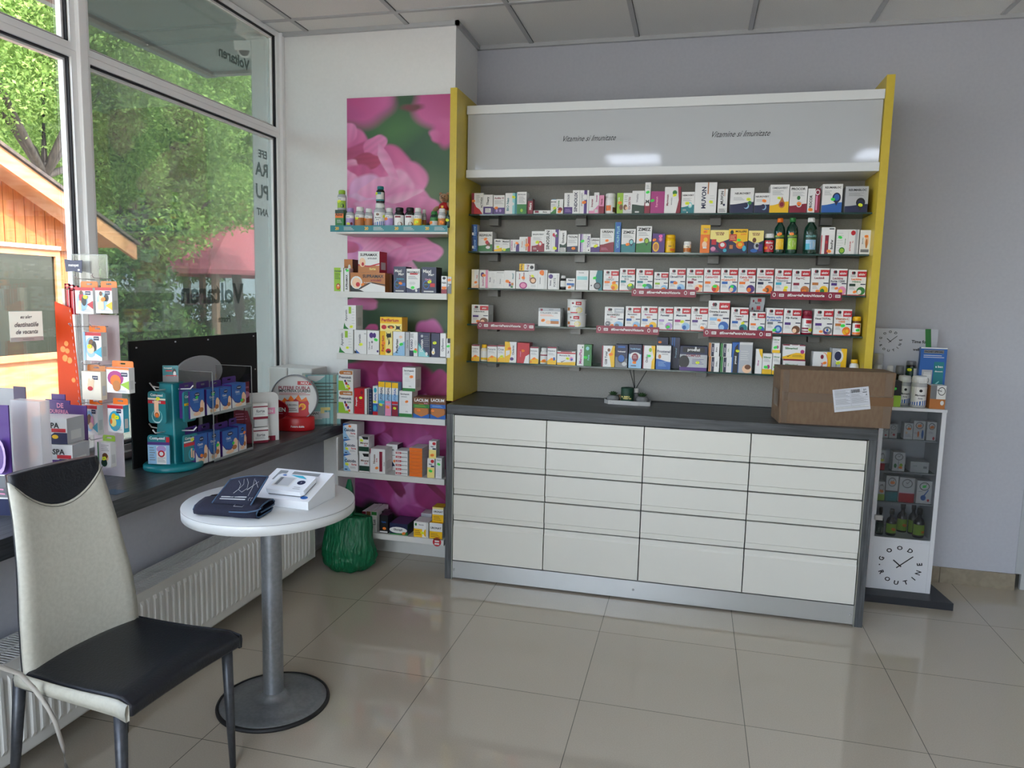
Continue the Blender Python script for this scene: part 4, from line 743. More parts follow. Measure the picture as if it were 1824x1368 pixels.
row([
(603,629,696,'white and green box, lower of two','W',pv),
(603,629,660,'white and green box, upper of two','W',pv+'s 66 22 Y',dict(on=1,side='w')),
(631,649,692,'red box with upright white name','R','v 22 48 24 70 W Feroptin;l 50 20 80 70 6 M;e 74 84 12 8 M;s 66 64 Y',dict(side='W')),
(650,656,693,'narrow white strip of red box','W','r 60 0 90 100 K'),
(657,663,694,'narrow navy box','N','l 20 10 80 90 7 s'),
(664,673,688,'blue and white box under the sunlit trio','W','r 0 0 100 40 B;r 0 0 100 12 R;e 50 86 30 9 c;v 50 60 44 44 B NASAL;e 46 24 34 10 c;s 44 46 Y'),
(674,685,680,'sunrise box, left of three alike','L','r 0 82 100 100 Y;r 0 64 100 84 W;r 0 0 100 34 s;v 50 64 50 42 N LITORSAL;r 0 36 100 44 c;s 44 32 Y'),
(686,697,681,'sunrise box, middle of three alike','L','r 0 82 100 100 Y;r 0 64 100 84 W;r 0 0 100 34 k;v 50 64 50 42 N LITORSAL;r 0 36 100 44 k;s 44 26 O'),
(698,709,682,'sunrise box, right of three alike','L','r 0 82 100 100 Y;r 0 64 100 84 W;r 0 0 100 34 M;v 50 64 50 42 B LITORSAL;r 0 36 100 44 R;s 50 24 Y'),
(711,734,697,'white box with green foot, lower of two','W','r 0 0 100 13 G;t 44 88 70 8 K Sanohepatic;l 16 74 60 82 1 e;l 16 44 74 62 4 w;l 50 18 70 24 2 K;s 60 60 O'),
(717,740,655,'white box with green foot, upper of two','W','r 0 0 100 13 G;t 50 86 80 9 K Sanohepatic;l 16 68 60 80 2 e;l 16 40 60 60 3 w;l 50 18 70 24 2 K;s 70 62 O',dict(on=1)),
(736,765,708,'brown and blue box with gold sunset','b','e 50 34 44 36 o;p B 0 0 100 0 100 22 50 6 0 22;r 0 48 100 66 G;t 50 86 84 16 W LACIUM;t 78 72 24 7 k forte;l 10 52 80 62 2 g;s 36 36 O'),
(766,794,709,'blue and copper box with gold sunset','b','e 50 34 44 36 o;p B 0 0 100 0 100 22 50 6 0 22;r 0 50 100 68 B;t 48 88 84 16 W LACIUM;l 14 54 80 64 2 L;s 18 38 O'),
],'y',LY,LZ[3],'the fourth peony shelf','goods on the fourth shelf of the peony unit')
cd = 'p L 0 0 50 0 20 40 26 70 0 90;p B 0 84 56 100 0 100;t 46 60 78 18 N Calcidin;t 72 40 34 13 R forte;l 44 16 84 28 2 s;r 8 6 26 12 N;'
nx_ = 'r 4 22 48 72 R;t 26 47 36 26 W FERRO;t 72 47 46 34 K NIXATON'
row([
(612,638,809,'white and blue box, lowest of three','W',cd+'s 24 40 Y'),
(612,637,783,'white and blue box, middle of three','W',cd+'s 24 36 Y',dict(on=1)),
(611,636,755,'white and blue box, topmost of three','W',cd+'s 50 84 O',dict(on=1,side='w')),
(640,658,808,'white and black box, lower of two','W','r 0 6 100 34 D;t 54 62 76 14 b Mineral;t 66 48 40 10 R D3;p K 30 100 94 100 94 84 46 84'),
(639,657,778,'white and black box, upper of two','W','r 0 12 100 40 D;t 54 62 76 14 b Mineral;t 66 48 40 10 R D3;p K 30 100 94 100 94 84 46 84;s 30 78 Y',dict(on=1,side='w')),
(659,686,800,'white box with dark red column','W','r 62 8 82 90 M;v 28 58 14 60 b Neoese;v 44 54 9 50 R forte;v 93 40 6 60 s Neoese;p M 0 74 6 84 6 100 0 100;s 46 22 O'),
(688,708,792,'white box with navy curve, partly hidden','W','p N 0 20 0 86 26 50 60 30 80 16 40 12;t 38 80 66 12 K ClinSkin;e 32 36 22 12 w;e 32 36 14 8 k;l 20 6 70 14 2 s;t 60 58 40 7 s Tonifiant;s 80 36 O',dict(dy=.102,side='K')),
]+[(704,726,841.5-7.7*i,'thin red lettered box, %s in its stack'%(['lowest','second','third','fourth','fifth','topmost'][i]),'W',nx_,dict(on=1,h=.0222,d=.09) if i else dict(h=.0222,d=.09)) for i in range(6)]
+[(729,752,842.5-6.8*i,'orange ended box, %s in its stack'%(['lowest','second','third','fourth','fifth','sixth','seventh','topmost'][i]),'O','l 6 20 94 34 1 R',dict(on=1,h=.0192,d=.12,side='w',top='w') if i else dict(h=.0192,d=.12,side='w',top='w')) for i in range(8)]
+[(761,774,817,'small yellow baby box, lower of two','W','r 0 0 100 54 y;e 70 86 24 9 R;t 46 70 80 9 N Baby;r 50 56 96 64 N;s 48 36 G'),
(764,777,786,'small yellow baby box, upper of two','W','r 0 0 100 50 y;e 70 86 24 9 R;t 46 68 80 9 N Baby;r 50 52 96 60 N;s 48 20 O',dict(on=1)),
(776,787,816,'slim white box with leaf seal','W','l 20 10 80 50 6 w;t 50 90 70 5 s Natura;s 52 70 G'),
],'y',LY,LZ[4],'the fifth peony shelf','goods on the fifth shelf of the peony unit')
row([
(645,652,911,'flat white box on edge','W','v 50 50 60 80 s Lut;r 0 80 100 100 M',dict(d=.16)),
(653,660,911,'flat white box on edge with brown top','W','v 50 50 60 80 s Lut;r 0 80 100 100 b',dict(d=.16,top='w')),
(662,671,912,'flat white and green box on edge','W','v 50 50 60 80 s Lut;r 0 84 100 100 G',dict(d=.16,top='w')),
(676,691,918,'black box with orange sticker','K','r 4 4 96 12 W;t 50 62 70 12 B Optic;s 60 28 O',dict(top='K',side='K')),
(677,690,911,'black box behind, second in its row','K','t 50 84 70 8 W Optic',dict(dy=.07,d=.05)),
(694,726,933,'blue and green box with white oval','N','p G 0 0 100 0 100 30 60 12 0 8;e 48 42 50 28 W;t 46 44 76 24 K Glucopil;s 80 18 O',dict(d=.11,side='D',top='N')),
(703,735,927,'blue box behind its twin','N','t 50 84 70 20 W Glucopil',dict(dy=.125,d=.08,top='N')),
(737,763,930,'white and yellow box with plant','W','r 0 0 58 54 Y;e 14 82 7 10 G;t 52 82 44 8 s Benesio;e 82 30 14 24 Y;l 6 12 50 46 3 b;r 84 0 100 100 w;s 60 30 Y'),
(750,769,915,'pale green box behind','S','l 10 40 90 60 1 w',dict(dy=.11,d=.08,top='w')),
(765,788,932,'white and yellow box, lower of two','W','r 0 0 100 46 Y;t 50 68 84 18 K URONAT;l 10 8 80 36 3 b',dict(top='Y')),
(770,790,904,'white and yellow box, upper of two','W','r 0 0 100 50 Y;r 0 88 100 100 y;t 52 70 84 18 K URONAT;l 10 8 80 40 3 b',dict(on=1,dy=.02,d=.08,top='Y')),
],'y',LY,LZ[5],'the bottom peony shelf','goods on the bottom shelf of the peony unit')
mb = MB(); mb.lathe([(.024, 0), (.024, .0015)], pal('R'), 24, T=Matrix.Rotation(PI/2, 4, 'X')); mp = lambda a, b, e: (-.024+a, -.0016-e, -.024+b); design(mb, 'r 22 20 78 40 W;r 24 52 78 70 W;r 8 78 92 92 b', mp, .048, .048)
p = hit(778, 966, 'y', -.665); tag(mb.build('price_tag', loc=(p[0], -.662, p[2])), 'round red price tag hanging from the bottom peony shelf', 'sign')
# ---- teddy bear on the bottle shelf
def ball(mb, c, r, M, n=14, m_=9, T=None):
    prof = []
    vs = []; 
    for j in range(m_+1):
        t = PI*j/m_
        for i in range(n):
            a = 2*PI*i/n; q_ = Vector((math.sin(t)*math.cos(a)*r[0], math.sin(t)*math.sin(a)*r[1], math.cos(t)*r[2]))
            if T is not None: q_ = T @ q_
            vs.append((c[0]+q_[0], c[1]+q_[1], c[2]+q_[2]))
    mb.add(vs, [(j*n+i, (j+1)*n+i, (j+1)*n+(i+1) % n, j*n+(i+1) % n) for j in range(m_) for i in range(n)], M, True)
fur = noise_mat('teddy_fur', '8a6448', 'b08a68', ns=160, rough=.95, bump=1); p = hit(786, 372, 'y', -.54)
fur.node_tree.nodes['Principled BSDF'].inputs['Sheen Weight'].default_value = .4
ted = empty('teddy_bear', (p[0]+.002, -.50, LZ[0]+.001), 'brown teddy bear in a red shirt sitting behind the bottles', 'toy')
mb = MB(); k = .92; z0 = .075
mb.box((-.05, -.03, 0), (.02, .03, z0-.02), mat('bear_seat_box', '6a7a5a', .6)); mb.build('seat_box', ted)
mb = MB(); ball(mb, (0, 0, z0+.035), (.028, .026, .036), fur); ball(mb, (.0, -.002, z0+.095), (.026, .024, .024), fur); ball(mb, (.0, -.024, z0+.089), (.012, .012, .009), fur)
for s_ in (-1, 1): ball(mb, (s_*.02, 0, z0+.117), (.009, .005, .009), fur); ball(mb, (s_*.03, -.04, z0-.002), (.014, .03, .014), fur); ball(mb, (s_*.033, -.068, z0+.004), (.016, .01, .018), fur)
ball(mb, (-.042, -.012, z0+.035), (.012, .014, .024), fur, T=Matrix.Rotation(.9, 3, 'Y')); ball(mb, (.04, -.02, z0+.05), (.012, .014, .024), fur, T=Matrix.Rotation(-.6, 3, 'Y'))
mb.build('body', ted)
mb = MB(); ball(mb, (0, 0, z0+.044), (.031, .029, .03), mat('teddy_shirt', 'a81c22', .8)); mb.box((-.006, -.0305, z0+.04), (.006, -.0275, z0+.052), pal('Y')); mb.build('shirt', ted)
mb = MB(); ball(mb, (0, -.036, z0+.092), (.004, .003, .003), pal('K')); ball(mb, (-.009, -.023, z0+.101), (.0025,)*3, pal('K')); ball(mb, (.009, -.023, z0+.101), (.0025,)*3, pal('K')); mb.build('face', ted)
# ------------------------------------------------------------------ things on the window sill
def pack(u0, u1, vt, vb, ax, val, base, ops, hc, label, group, d=.03, rz=0, zb=None, hh=.03, name='plaster_box', side=None):
    um, vm = (u0+u1)/2, (vt+vb)/2; a, b = hit(u0, vm, ax, val), hit(u1, vm, ax, val); zt = hit(um, vt, ax, val)[2]
    z0 = hit(um, vb, ax, val)[2] if zb is None else zb
    wd = (abs(b[0]-a[0]) if ax == 'y' else abs(b[1]-a[1]))-.001; h = zt-z0; c = (a+b)/2
    loc = (c[0], val+d/2, z0) if ax == 'y' else (val-d/2, c[1], z0)
    o = carton(wd, h, d, base, ops, loc, rz, label, group, name=name, cat='box', side=side)
    if hc:
        M = pal(hc); mb = MB(); y = d/2-.0015; w_ = wd*.48
        for p_ in ([(-w_, h), (-.012, h), (-.012, h+hh*.95), (-w_+.004, h+hh*.95), (-w_, h+hh*.75)], [(.012, h), (w_, h), (w_, h+hh*.75), (w_-.004, h+hh*.95), (.012, h+hh*.95)], [(-.012, h), (.012, h), (.012, h+hh*.4), (-.012, h+hh*.4)], [(-.012, h+hh*.65), (.012, h+hh*.65), (.012, h+hh*.95), (-.012, h+hh*.95)]):
            mb.prism(p_, y, y+.0012, M, lambda p, q, t: (p, t, q))
        mb.build('hang_tab', o)
    return o
acr = glass_mat('acrylic', 'f4f6f5', 0, gloss=.05); acre = glass_mat('acrylic_edge', 'dfe6e4', .35, 'f0f4f4')
# black board leaning at the window
mb = MB(); mb.box((-1.325, -1.868, SZ+.0005), (-1.319, -.99, 1.287), mat('black_board', '08080a', .85)); 
o = mb.build('black_board'); tag(o, 'large black board standing on the sill against the window', 'board')
mb = MB()
for y, z in ((-1.83, 1.26), (-1.6, 1.272), (-1.38, 1.27), (-1.02, 1.27), (-1.01, 1.1), (-1.845, 1.12)): mb.box((-1.3188, y-.004, z-.003), (-1.3168, y+.004, z+.003), pal('S'))
mb.build('screw', o)['kind'] = 'stuff'
# compeed tower: round base, tapered column, hooks, cards
TQ = mat('teal_plastic', '157f88', .35)
ct = empty('hanging_card_tower', (-1.205, -1.775, SZ), 'teal plaster card tower on a round base, with hooks', 'display stand')
mb = MB(); mb.lathe([(.112, 0), (.114, .004), (.114, .016), (.108, .022), (0, .022)], TQ, 40); mb.build('base', ct)
mb = MB(); mb.prism([(-.05, -.05), (.05, -.05), (.05, .05), (-.05, .05)], 0, 1, TQ, lambda a, b, d: (a*(1-.35*d), b*(1-.35*d), .022+d*.33)); mb.build('column', ct, bevel=.006)
mb = MB(); mb.box((-.03, -.004, .3525), (.03, .000, .42), pal('s')); design(mb, 'r 0 0 100 100 T;r 0 0 100 40 s;t 34 84 50 14 W Compeed;r 20 64 60 72 R;e 74 62 12 20 K;e 76 50 9 16 W;r 20 36 90 42 R', lambda a, b, e: (-.03+a, -.004-e, .3525+b), .06, .0675); mb.build('top_sign', ct, rz=.45)
for i, (dx, dy) in enumerate(((0, -1), (1, 0), (-1, 0))):
    for z in (.325, .155):
        mb = MB(); r0 = .035 if z > .3 else .045; mb.tube([(dx*r0, dy*r0, z), (dx*(r0+.055), dy*(r0+.055), z+.004), (dx*(r0+.068), dy*(r0+.068), z+.018)], .0028, pal('W'), 6); mb.build('hook', ct)
def blister(dx, dy, z, w_, h_, ops, lab, tilt=0):
    mb = MB(); M = pal('T'); n = 6; r = .012; pts = []
    for cx, cy, a0 in ((w_/2-r, r, -90), (w_/2-r, h_-r, 0), (-w_/2+r, h_-r, 90), (-w_/2+r, r, 180)):
        for k in range(4): a = math.radians(a0+k*30); pts.append((cx+r*math.cos(a), cy+r*math.sin(a)))
    mb.prism(pts, 0, .008, M, lambda a, b, d: (a, d-.008, b))
    st = design(mb, ops, lambda a, b, e: (-w_/2+a, -.008-e, b), w_, h_)
    o = mb.build('blister_pack', loc=(-1.205+dx*.078, -1.775+dy*.078, SZ+z), rz=math.atan2(dy, dx)+PI/2+tilt); tag(o, lab, 'pack', 'blister packs on the teal tower')
    mp = lambda a, b, e: (-w_/2+a, -.008-e, b)
    for a, b, c in st: sticker(o, mp, a, b, c)
    q = MB(); q.box((-.004, -.0092, h_-.012), (.004, -.0082, h_-.008), pal('K')); q.build('hang_hole', o)
blister(0, -1, .195, .082, .128, 't 50 88 86 11 W Compeed;r 0 74 100 79 C;r 0 62 100 72 R;t 50 67 70 6 W BLISTERS;e 50 22 30 22 t;e 50 24 26 19 T;r 36 40 60 72 F;e 50 30 17 13 F;e 50 26 12 9 b;e 50 26 9 7 O;t 50 4 40 5 W Compeed;s 60 78 Y', 'teal blister pack with red band on the upper front hook')
blister(1, 0, .195, .072, .125, 't 46 82 76 11 W Compeed;e 74 72 10 7 W;r 0 54 100 62 Y;t 40 58 50 6 K CALLUS;r 46 20 56 50 F;e 52 16 10 9 F;s 60 42 Y', 'teal blister pack with yellow band on the upper right hook')
blister(0, -1, .03, .09, .118, 'r 0 0 100 66 L;t 44 88 76 13 W Compeed;r 84 70 100 94 R;r 0 66 100 76 P;l 8 10 34 60 6 s;r 40 0 84 62 W;e 62 52 22 12 p;e 62 36 16 12 R;e 62 36 9 7 W;l 44 6 80 24 4 s', 'pale blue blister pack with purple band, lower front hook', .2)
blister(1, 0, .03, .078, .112, 't 44 86 76 12 W Compeed;r 0 72 60 77 W;r 0 58 100 70 R;e 56 26 26 22 c;e 56 26 20 17 T;r 46 14 56 48 F;r 60 10 70 38 F;s 56 80 Y', 'teal blister pack with red band on the lower right hook', -.1)
# two-tier acrylic display with blue boxes
dx0, dx1, dy0, dy1 = -1.285, -1.10, -1.655, -1.375
ad = empty('acrylic_display', (-1.19, -1.515, SZ), 'clear two tier acrylic rack holding blue plaster boxes', 'display stand')
def A_(mb, a, b, M=acr): mb.box(tuple(p-q_ for p, q_ in zip(a, (-1.19, -1.515, SZ))), tuple(p-q_ for p, q_ in zip(b, (-1.19, -1.515, SZ))), M)
for y in (dy0, dy1): mb = MB(); A_(mb, (dx0, y-.0015, SZ), (dx1, y+.0015, 1.155)); A_(mb, (dx1, y-.002, SZ), (dx1+.002, y+.002, 1.155), acre); A_(mb, (dx0, y-.002, 1.155), (dx1, y+.002, 1.157), acre); mb.build('side_panel', ad)
ZM = .972
for z in (SZ+.002, ZM): mb = MB(); A_(mb, (dx0, dy0+.002, z), (dx1, dy1-.002, z+.003)); A_(mb, (dx1, dy0+.002, z), (dx1+.002, dy1-.002, z+.012), acre); mb.build('tray', ad)
BB = 'p W 0 0 100 0 100 56 78 40 50 22 20 30 0 52;p P 0 46 20 26 50 18 78 34 100 52 100 56 78 40 50 22 20 30 0 52;e 50 84 18 8 N;t 50 84 26 6 W matopat;t 38 68 44 8 W Classic;l 26 54 60 64 2 L;e 82 42 14 20 F;e 76 26 16 9 o;e 46 14 26 7 F;'
for i, (u0, u1, vt, s_) in enumerate(((338, 364, 695, 's 44 74 G'), (368, 391, 692, 's 44 78 G'), (392, 412, 690, ''), (413, 438, 683, 's 66 30 G'))):
    pack(u0, u1, vt, 735, 'x', dx1-.012, 'B', BB+s_, 'P', 'blue and white plaster box, %s on the upper tier of the rack' % ['leftmost', 'second', 'third', 'rightmost'][i], 'blue plaster boxes in the acrylic rack', .05, PI/2, zb=ZM+.0035, side='P')
for i, (u0, u1, vt, s_) in enumerate(((348, 370, 773, 's 44 30 O'), (371, 392, 768, 's 74 50 G'), (396, 424, 765, 's 66 44 G'), (425, 439, 757, 's 70 70 O'))):
    pack(u0, u1, vt, 820, 'x', dx1-.012, 'B', BB+s_, 'P', 'blue and white plaster box, %s on the lower tier of the rack' % ['leftmost', 'second', 'third', 'rightmost'][i], 'blue plaster boxes in the acrylic rack', .05, PI/2, zb=SZ+.0055, side='P')
mb = MB(); mb.lathe([(.165, 0), (.167, .004), (.160, .008)], mat('disc_grey', '9c9da0', .4), 40, sy=.47, T=Matrix.Rotation(PI/2, 4, 'Y') @ Matrix.Rotation(PI/2, 4, 'Z'))
p0 = (-1.305, -1.47, 1.125); oo = mb.build('oval_sign', loc=p0); tag(oo, 'blank grey oval header sign behind the acrylic rack', 'sign')
mb = MB(); mb.box((.0, -.01, SZ-1.125+.0005), (.006, .01, -.06), pal('S')); mb.build('stem', oo)
# burgundy leaflet display
bd = empty('cardboard_display', (-1.165, -1.235, SZ), 'burgundy and white cardboard display beside the clear rack', 'display stand', .85)
mb = MB(); 
def rp(w_, h_, r, n=5):
    pts = [(-w_/2, 0), (w_/2, 0)]
    for k in range(n+1): a = PI/2*k/n; pts.append((w_/2-r+r*math.cos(a), h_-r+r*math.sin(a)))
    for k in range(n+1): a = PI/2+PI/2*k/n; pts.append((-w_/2+r+r*math.cos(a), h_-r+r*math.sin(a)))
    return pts
mb.prism([(a+.012, b) for a, b in rp(.20, .24, .03)], 0, .004, pal('w'), lambda a, b, d: (a, d+.03, b)); fb = lambda a, b, e: (-.095+a, .03-e, b)
design(mb, 'r 0 0 100 10 M;t 60 5 60 6 W BUSCOFEN;r 40 55 100 68 k;t 70 61 50 6 W BUSCOFEN', fb, .19, .24); mb.build('back_card', bd)
mb = MB(); mb.prism([(-.108, 0), (-.028, 0), (-.026, .09), (-.045, .16), (-.108, .17)], 0, .004, pal('M'), lambda a, b, d: (a, d-.002, b)); design(mb, 'l 2 48 30 64 3 k', lambda a, b, e: (-.105+a, -.002-e, b), .19, .24); mb.build('front_card', bd)
for i, (z, s_) in enumerate(((.002, 'lower'), (.118, 'upper'))):
    q_ = carton(.07, .075, .03, 'W', 'r 0 0 100 16 M;r 0 76 100 84 M;t 50 52 70 20 s forte;l 12 26 80 40 2 e', (-1.165+.012*math.cos(.85)+.0*1, -1.235+.012*math.sin(.85), SZ+z), .85, 'small white box with burgundy bands, %s of two on the burgundy display' % s_, 'boxes on the burgundy display')
    if z > .05: mb = MB(); mb.box((-.03, -.018, -.036), (.03, .012, -.0005), pal('w')); mb.build('riser', q_)
mb = MB(); mb.box((-.03, -.002, 0), (.04, .002, .10), pal('M')); design(mb, 't 50 74 80 10 k BUSCOFEN;e 60 40 40 16 k', lambda a, b, e: (-.03+a, -.002-e, b), .07, .10); o = mb.build('burgundy_card', loc=(-1.19, -1.30, 1.0-.03), rz=PI/2)
mb = MB(); mb.box((0, 0, -.2), (.004, .003, 0), pal('M')); mb.build('stem', o); tag(o, 'small burgundy card standing behind the burgundy display', 'sign')
# nurofen round display and red oval sign
nd = empty('round_display', (-1.183, -.86, SZ+.0005), 'round ring display with pain relief advert on a red drum base', 'display stand', .33)
red = mat('red_plastic', 'b0141c', .35)
mb = MB(); mb.lathe([(.098, 0), (.102, .006), (.102, .066), (.097, .072), (0, .072)], red, 40, sy=.6); design(mb, 't 68 38 50 16 W Putere dubla', lambda a, b, e: (-.07+a, -.061-e, b), .14, .07); mb.build('base', nd)
mb = MB(); T_ = Matrix.Translation((0, 0, .172)) @ Matrix.Rotation(PI/2, 4, 'X')
mb.lathe([(.117, -.02), (.122, -.02), (.122, .02), (.117, .02), (.117, -.02)], mat('ring_metal', '8c9094', .3, .6), 48, T=T_, cap=False); mb.build('ring', nd)
mb = MB(); mb.lathe([(.1165, -.004), (.1165, .004)], pal('w'), 48, T=T_)
design(mb, 'e 50 4 40 20 R;r 58 84 96 94 R;t 77 89 26 7 W NOU;t 50 76 84 9 M PUTERE DUBLA;t 50 68 84 7 K IMPOTRIVA DURERII;l 10 56 90 64 2 R;p O 14 36 24 50 32 42 40 56 50 44 60 58 68 44 80 52 88 34 80 20 20 20;p R 20 34 32 44 44 38 52 48 66 38 84 42 86 24 20 22;r 26 10 80 40 w;r 60 10 86 40 R;e 70 26 9 9 Y;e 70 26 6 6 O;t 42 30 30 7 s NUROFEN;l 30 14 56 24 2 K;e 66 22 4 4 M', lambda a, b, e: (-.1+a, -.0042-e, .072+b), .2, .2); mb.build('advert_disc', nd)
rs = MB(); rs.lathe([(.088, -.006), (.092, 0), (.088, .006)], mat('red_gloss', '8e1020', .2), 40, sy=.62, T=Matrix.Rotation(PI/2, 4, 'X'))
mpn_ = lambda a, b, e: (-.08+a, -.0064-e, -.03+b); design(rs, 't 56 52 84 40 W NUROFEN;l 40 10 90 26 1 k', mpn_, .16, .06)
o = rs.build('oval_sign', loc=(-1.245, -.985, .893), rz=.2); tag(o, 'dark red oval sign with white lettering beside the round display', 'sign')
mb = MB(); mb.box((-.01, -.003, SZ-.893+.0005), (.01, .003, -.05), pal('S')); mb.build('stem', o)
# white electrical box and framed certificate near the pier
mb = MB(); mb.box((-1.46, -.66, SZ+.0005), (-1.35, -.46, 1.075), mat('box_plastic', 'd8d8d4', .4)); o = mb.build('electrical_box', bevel=.006); tag(o, 'white plastic electrical cabinet standing in the sill corner', 'cabinet')
mb = MB(); mb.box((-1.3495, -.652, SZ+.006), (-1.20, -.468, 1.075), mat('box_plastic', 'd8d8d4', .4)); mb.build('cover', o, bevel=.006); mb = MB(); mb.box((-1.37, -.668, .985), (-1.355, -.6605, 1.015), pal('S')); mb.build('latch', o)
cf = empty('certificate_holder', (-1.13, -.665, SZ+.0005), 'green striped certificate in a clear slanted holder', 'certificate', .5)
T_ = Matrix.Rotation(-.14, 4, 'X'); mb = MB()
def mcf(a, b, e): v = T_ @ Vector((-.1+a, -.002-e, b)); return tuple(v)
mb.add([mcf(0, 0, 0), mcf(.2, 0, 0), mcf(.2, .275, 0), mcf(0, .275, 0)], [(0, 1, 2, 3)], pal('t')); design(mb, 'r 12 0 22 100 L;r 60 0 72 100 T;r 62 0 70 100 t;r 0 0 6 100 C;r 80 0 90 100 C;l 30 40 90 86 7 D;r 14 10 50 26 W;t 30 22 30 5 K DIANI;r 40 12 70 24 w;r 46 22 56 34 y;r 56 28 72 34 y;p W 12 98 60 98 46 90 34 86 12 92', mcf, .2, .275); mb.build('certificate', cf)
mb = MB(); mb.box((-.105, -.004, 0), (.105, -.003, .285), acr, T_); mb.box((-.105, .002, 0), (.105, .004, .285), acr, T_); mb.box((-.105, -.06, 0), (.105, .04, .002), acr); mb.build('clear_holder', cf)
# tall hook display with orange side panel
md = empty('hook_display', (-1.385, -2.03, SZ), 'tall clear plaster stand with orange side panel at the window', 'display stand')
def M_(mb, a, b, M): mb.box(tuple(p-q_ for p, q_ in zip(a, (-1.385, -2.03, SZ))), tuple(p-q_ for p, q_ in zip(b, (-1.385, -2.03, SZ))), M)
mb = MB(); M_(mb, (-1.495, -1.972, SZ+.0005), (-1.275, -1.969, 1.50), acr); M_(mb, (-1.472, -1.969, 1.5), (-1.31, -1.966, 1.62), acr); 
for a, b in (((-1.472, 1.618), (-1.31, 1.621)), ((-1.472, 1.50), (-1.469, 1.62)), ((-1.313, 1.50), (-1.31, 1.62)), ((-1.278, SZ), (-1.275, 1.5)), ((-1.495, SZ), (-1.492, 1.5))): M_(mb, (a[0], -1.9735, a[1]), (b[0], -1.9725, b[1]), acre)
mb.build('clear_back', md)
mb = MB(); op = trans_mat('orange_panel', 'f4601a', .55); 
mb.prism([(-.008, .005), (.058, .005), (-.04, .0), (-.04, 0)][:3]+[(-.008, .005)], 0, .0001, op, lambda a, b, d: (a, d, b)) if 0 else None
# the orange panel slants from the back left to the front
pts = [hit(98, 537, 'y', -2.06), hit(127, 549, 'y', -2.06), hit(147, 740, 'y', -2.06), hit(108, 748, 'y', -2.06)]
mb.prism([(p_[0]+1.385, p_[2]-SZ) for p_ in pts], 0, .003, op, lambda a, b, d: (a, d-.032, b)); 
for i in range(16):
    t = (i+.2)/16; a, b = pts[1], pts[2]; x, z = a[0]+(b[0]-a[0])*t-.006, a[2]+(b[2]-a[2])*t
    mb.add([(x+1.385, -.0325, z-SZ), (x+1.3862, -.0325, z-SZ), (x+1.3872, -.0325, z-SZ-.010), (x+1.386, -.0325, z-SZ-.010)], [(0, 1, 2, 3)], pal('W'))
for i, (u, v, r) in enumerate(((118, 612, .010), (112, 622, .012), (120, 625, .01), (116, 638, .013), (124, 642, .012), (131, 677, .009))):
    c_ = hit(u, v, 'y', -2.0625); mb.add([(c_[0]+1.385+r*math.cos(a), -.0324, c_[2]-SZ+r*math.sin(a)) for a in [k*PI/5 for k in range(10)]], [tuple(range(10))], mat('orange_print', 'f4861e', .4))
mb.build('side_panel', md)
mb = MB(); a, b = hit(158, 560, 'y', -1.98), hit(208, 700, 'y', -1.98); M_(mb, (a[0], -1.979, SZ+.0005), (b[0]+.02, -1.976, a[2]), trans_mat('panel_white', 'ece4e6', .6)); mb.build('back_card', md)
mb = MB(); a, b = hit(116, 463, 'y', -1.99), hit(147, 486, 'y', -1.99); wv = a[0]+1.385; hv = b[2]-SZ; ww, hh_ = b[0]-a[0], a[2]-b[2]
mb.prism([(wv, hv+.003), (wv+ww*.5, hv+.006), (wv+ww*.95, hv-.001), (wv+ww, hv+hh_), (wv+ww*.5, hv+hh_-.002), (wv-.004, hv+hh_+.003)], 0, .002, pal('N'), lambda p, q_, t: (p, t+.04, q_)); design(mb, 't 50 56 80 26 W matopat;e 80 22 7 8 W', lambda p, q_, e: (wv+p, .0395-e, hv+q_), ww, hh_); mb.build('header_sign', md)
def phook(u, v, val=-2.0):
    c_ = hit(u, v, 'y', val); b_ = (c_[0]+1.385, val+2.03, c_[2]-SZ); mb = MB()
    mb.tube([(b_[0]-.004, .058, b_[2]), (b_[0], b_[1]-.06, b_[2]+.002), (b_[0]+.003, b_[1]-.075, b_[2]+.014), (b_[0]+.014, b_[1]-.08, b_[2]+.016)], .0016, pal('S'), 6); mb.build('hook', md)
for u, v in ((160, 498), (190, 497), (150, 582), (186, 582), (172, 648), (200, 650), (200, 716), (166, 716), (185, 780)): phook(u, v)
mt = 'r 0 88 100 100 R;e 40 46 30 36 L;r 58 72 88 86 N;t 73 79 24 7 W matopat;'
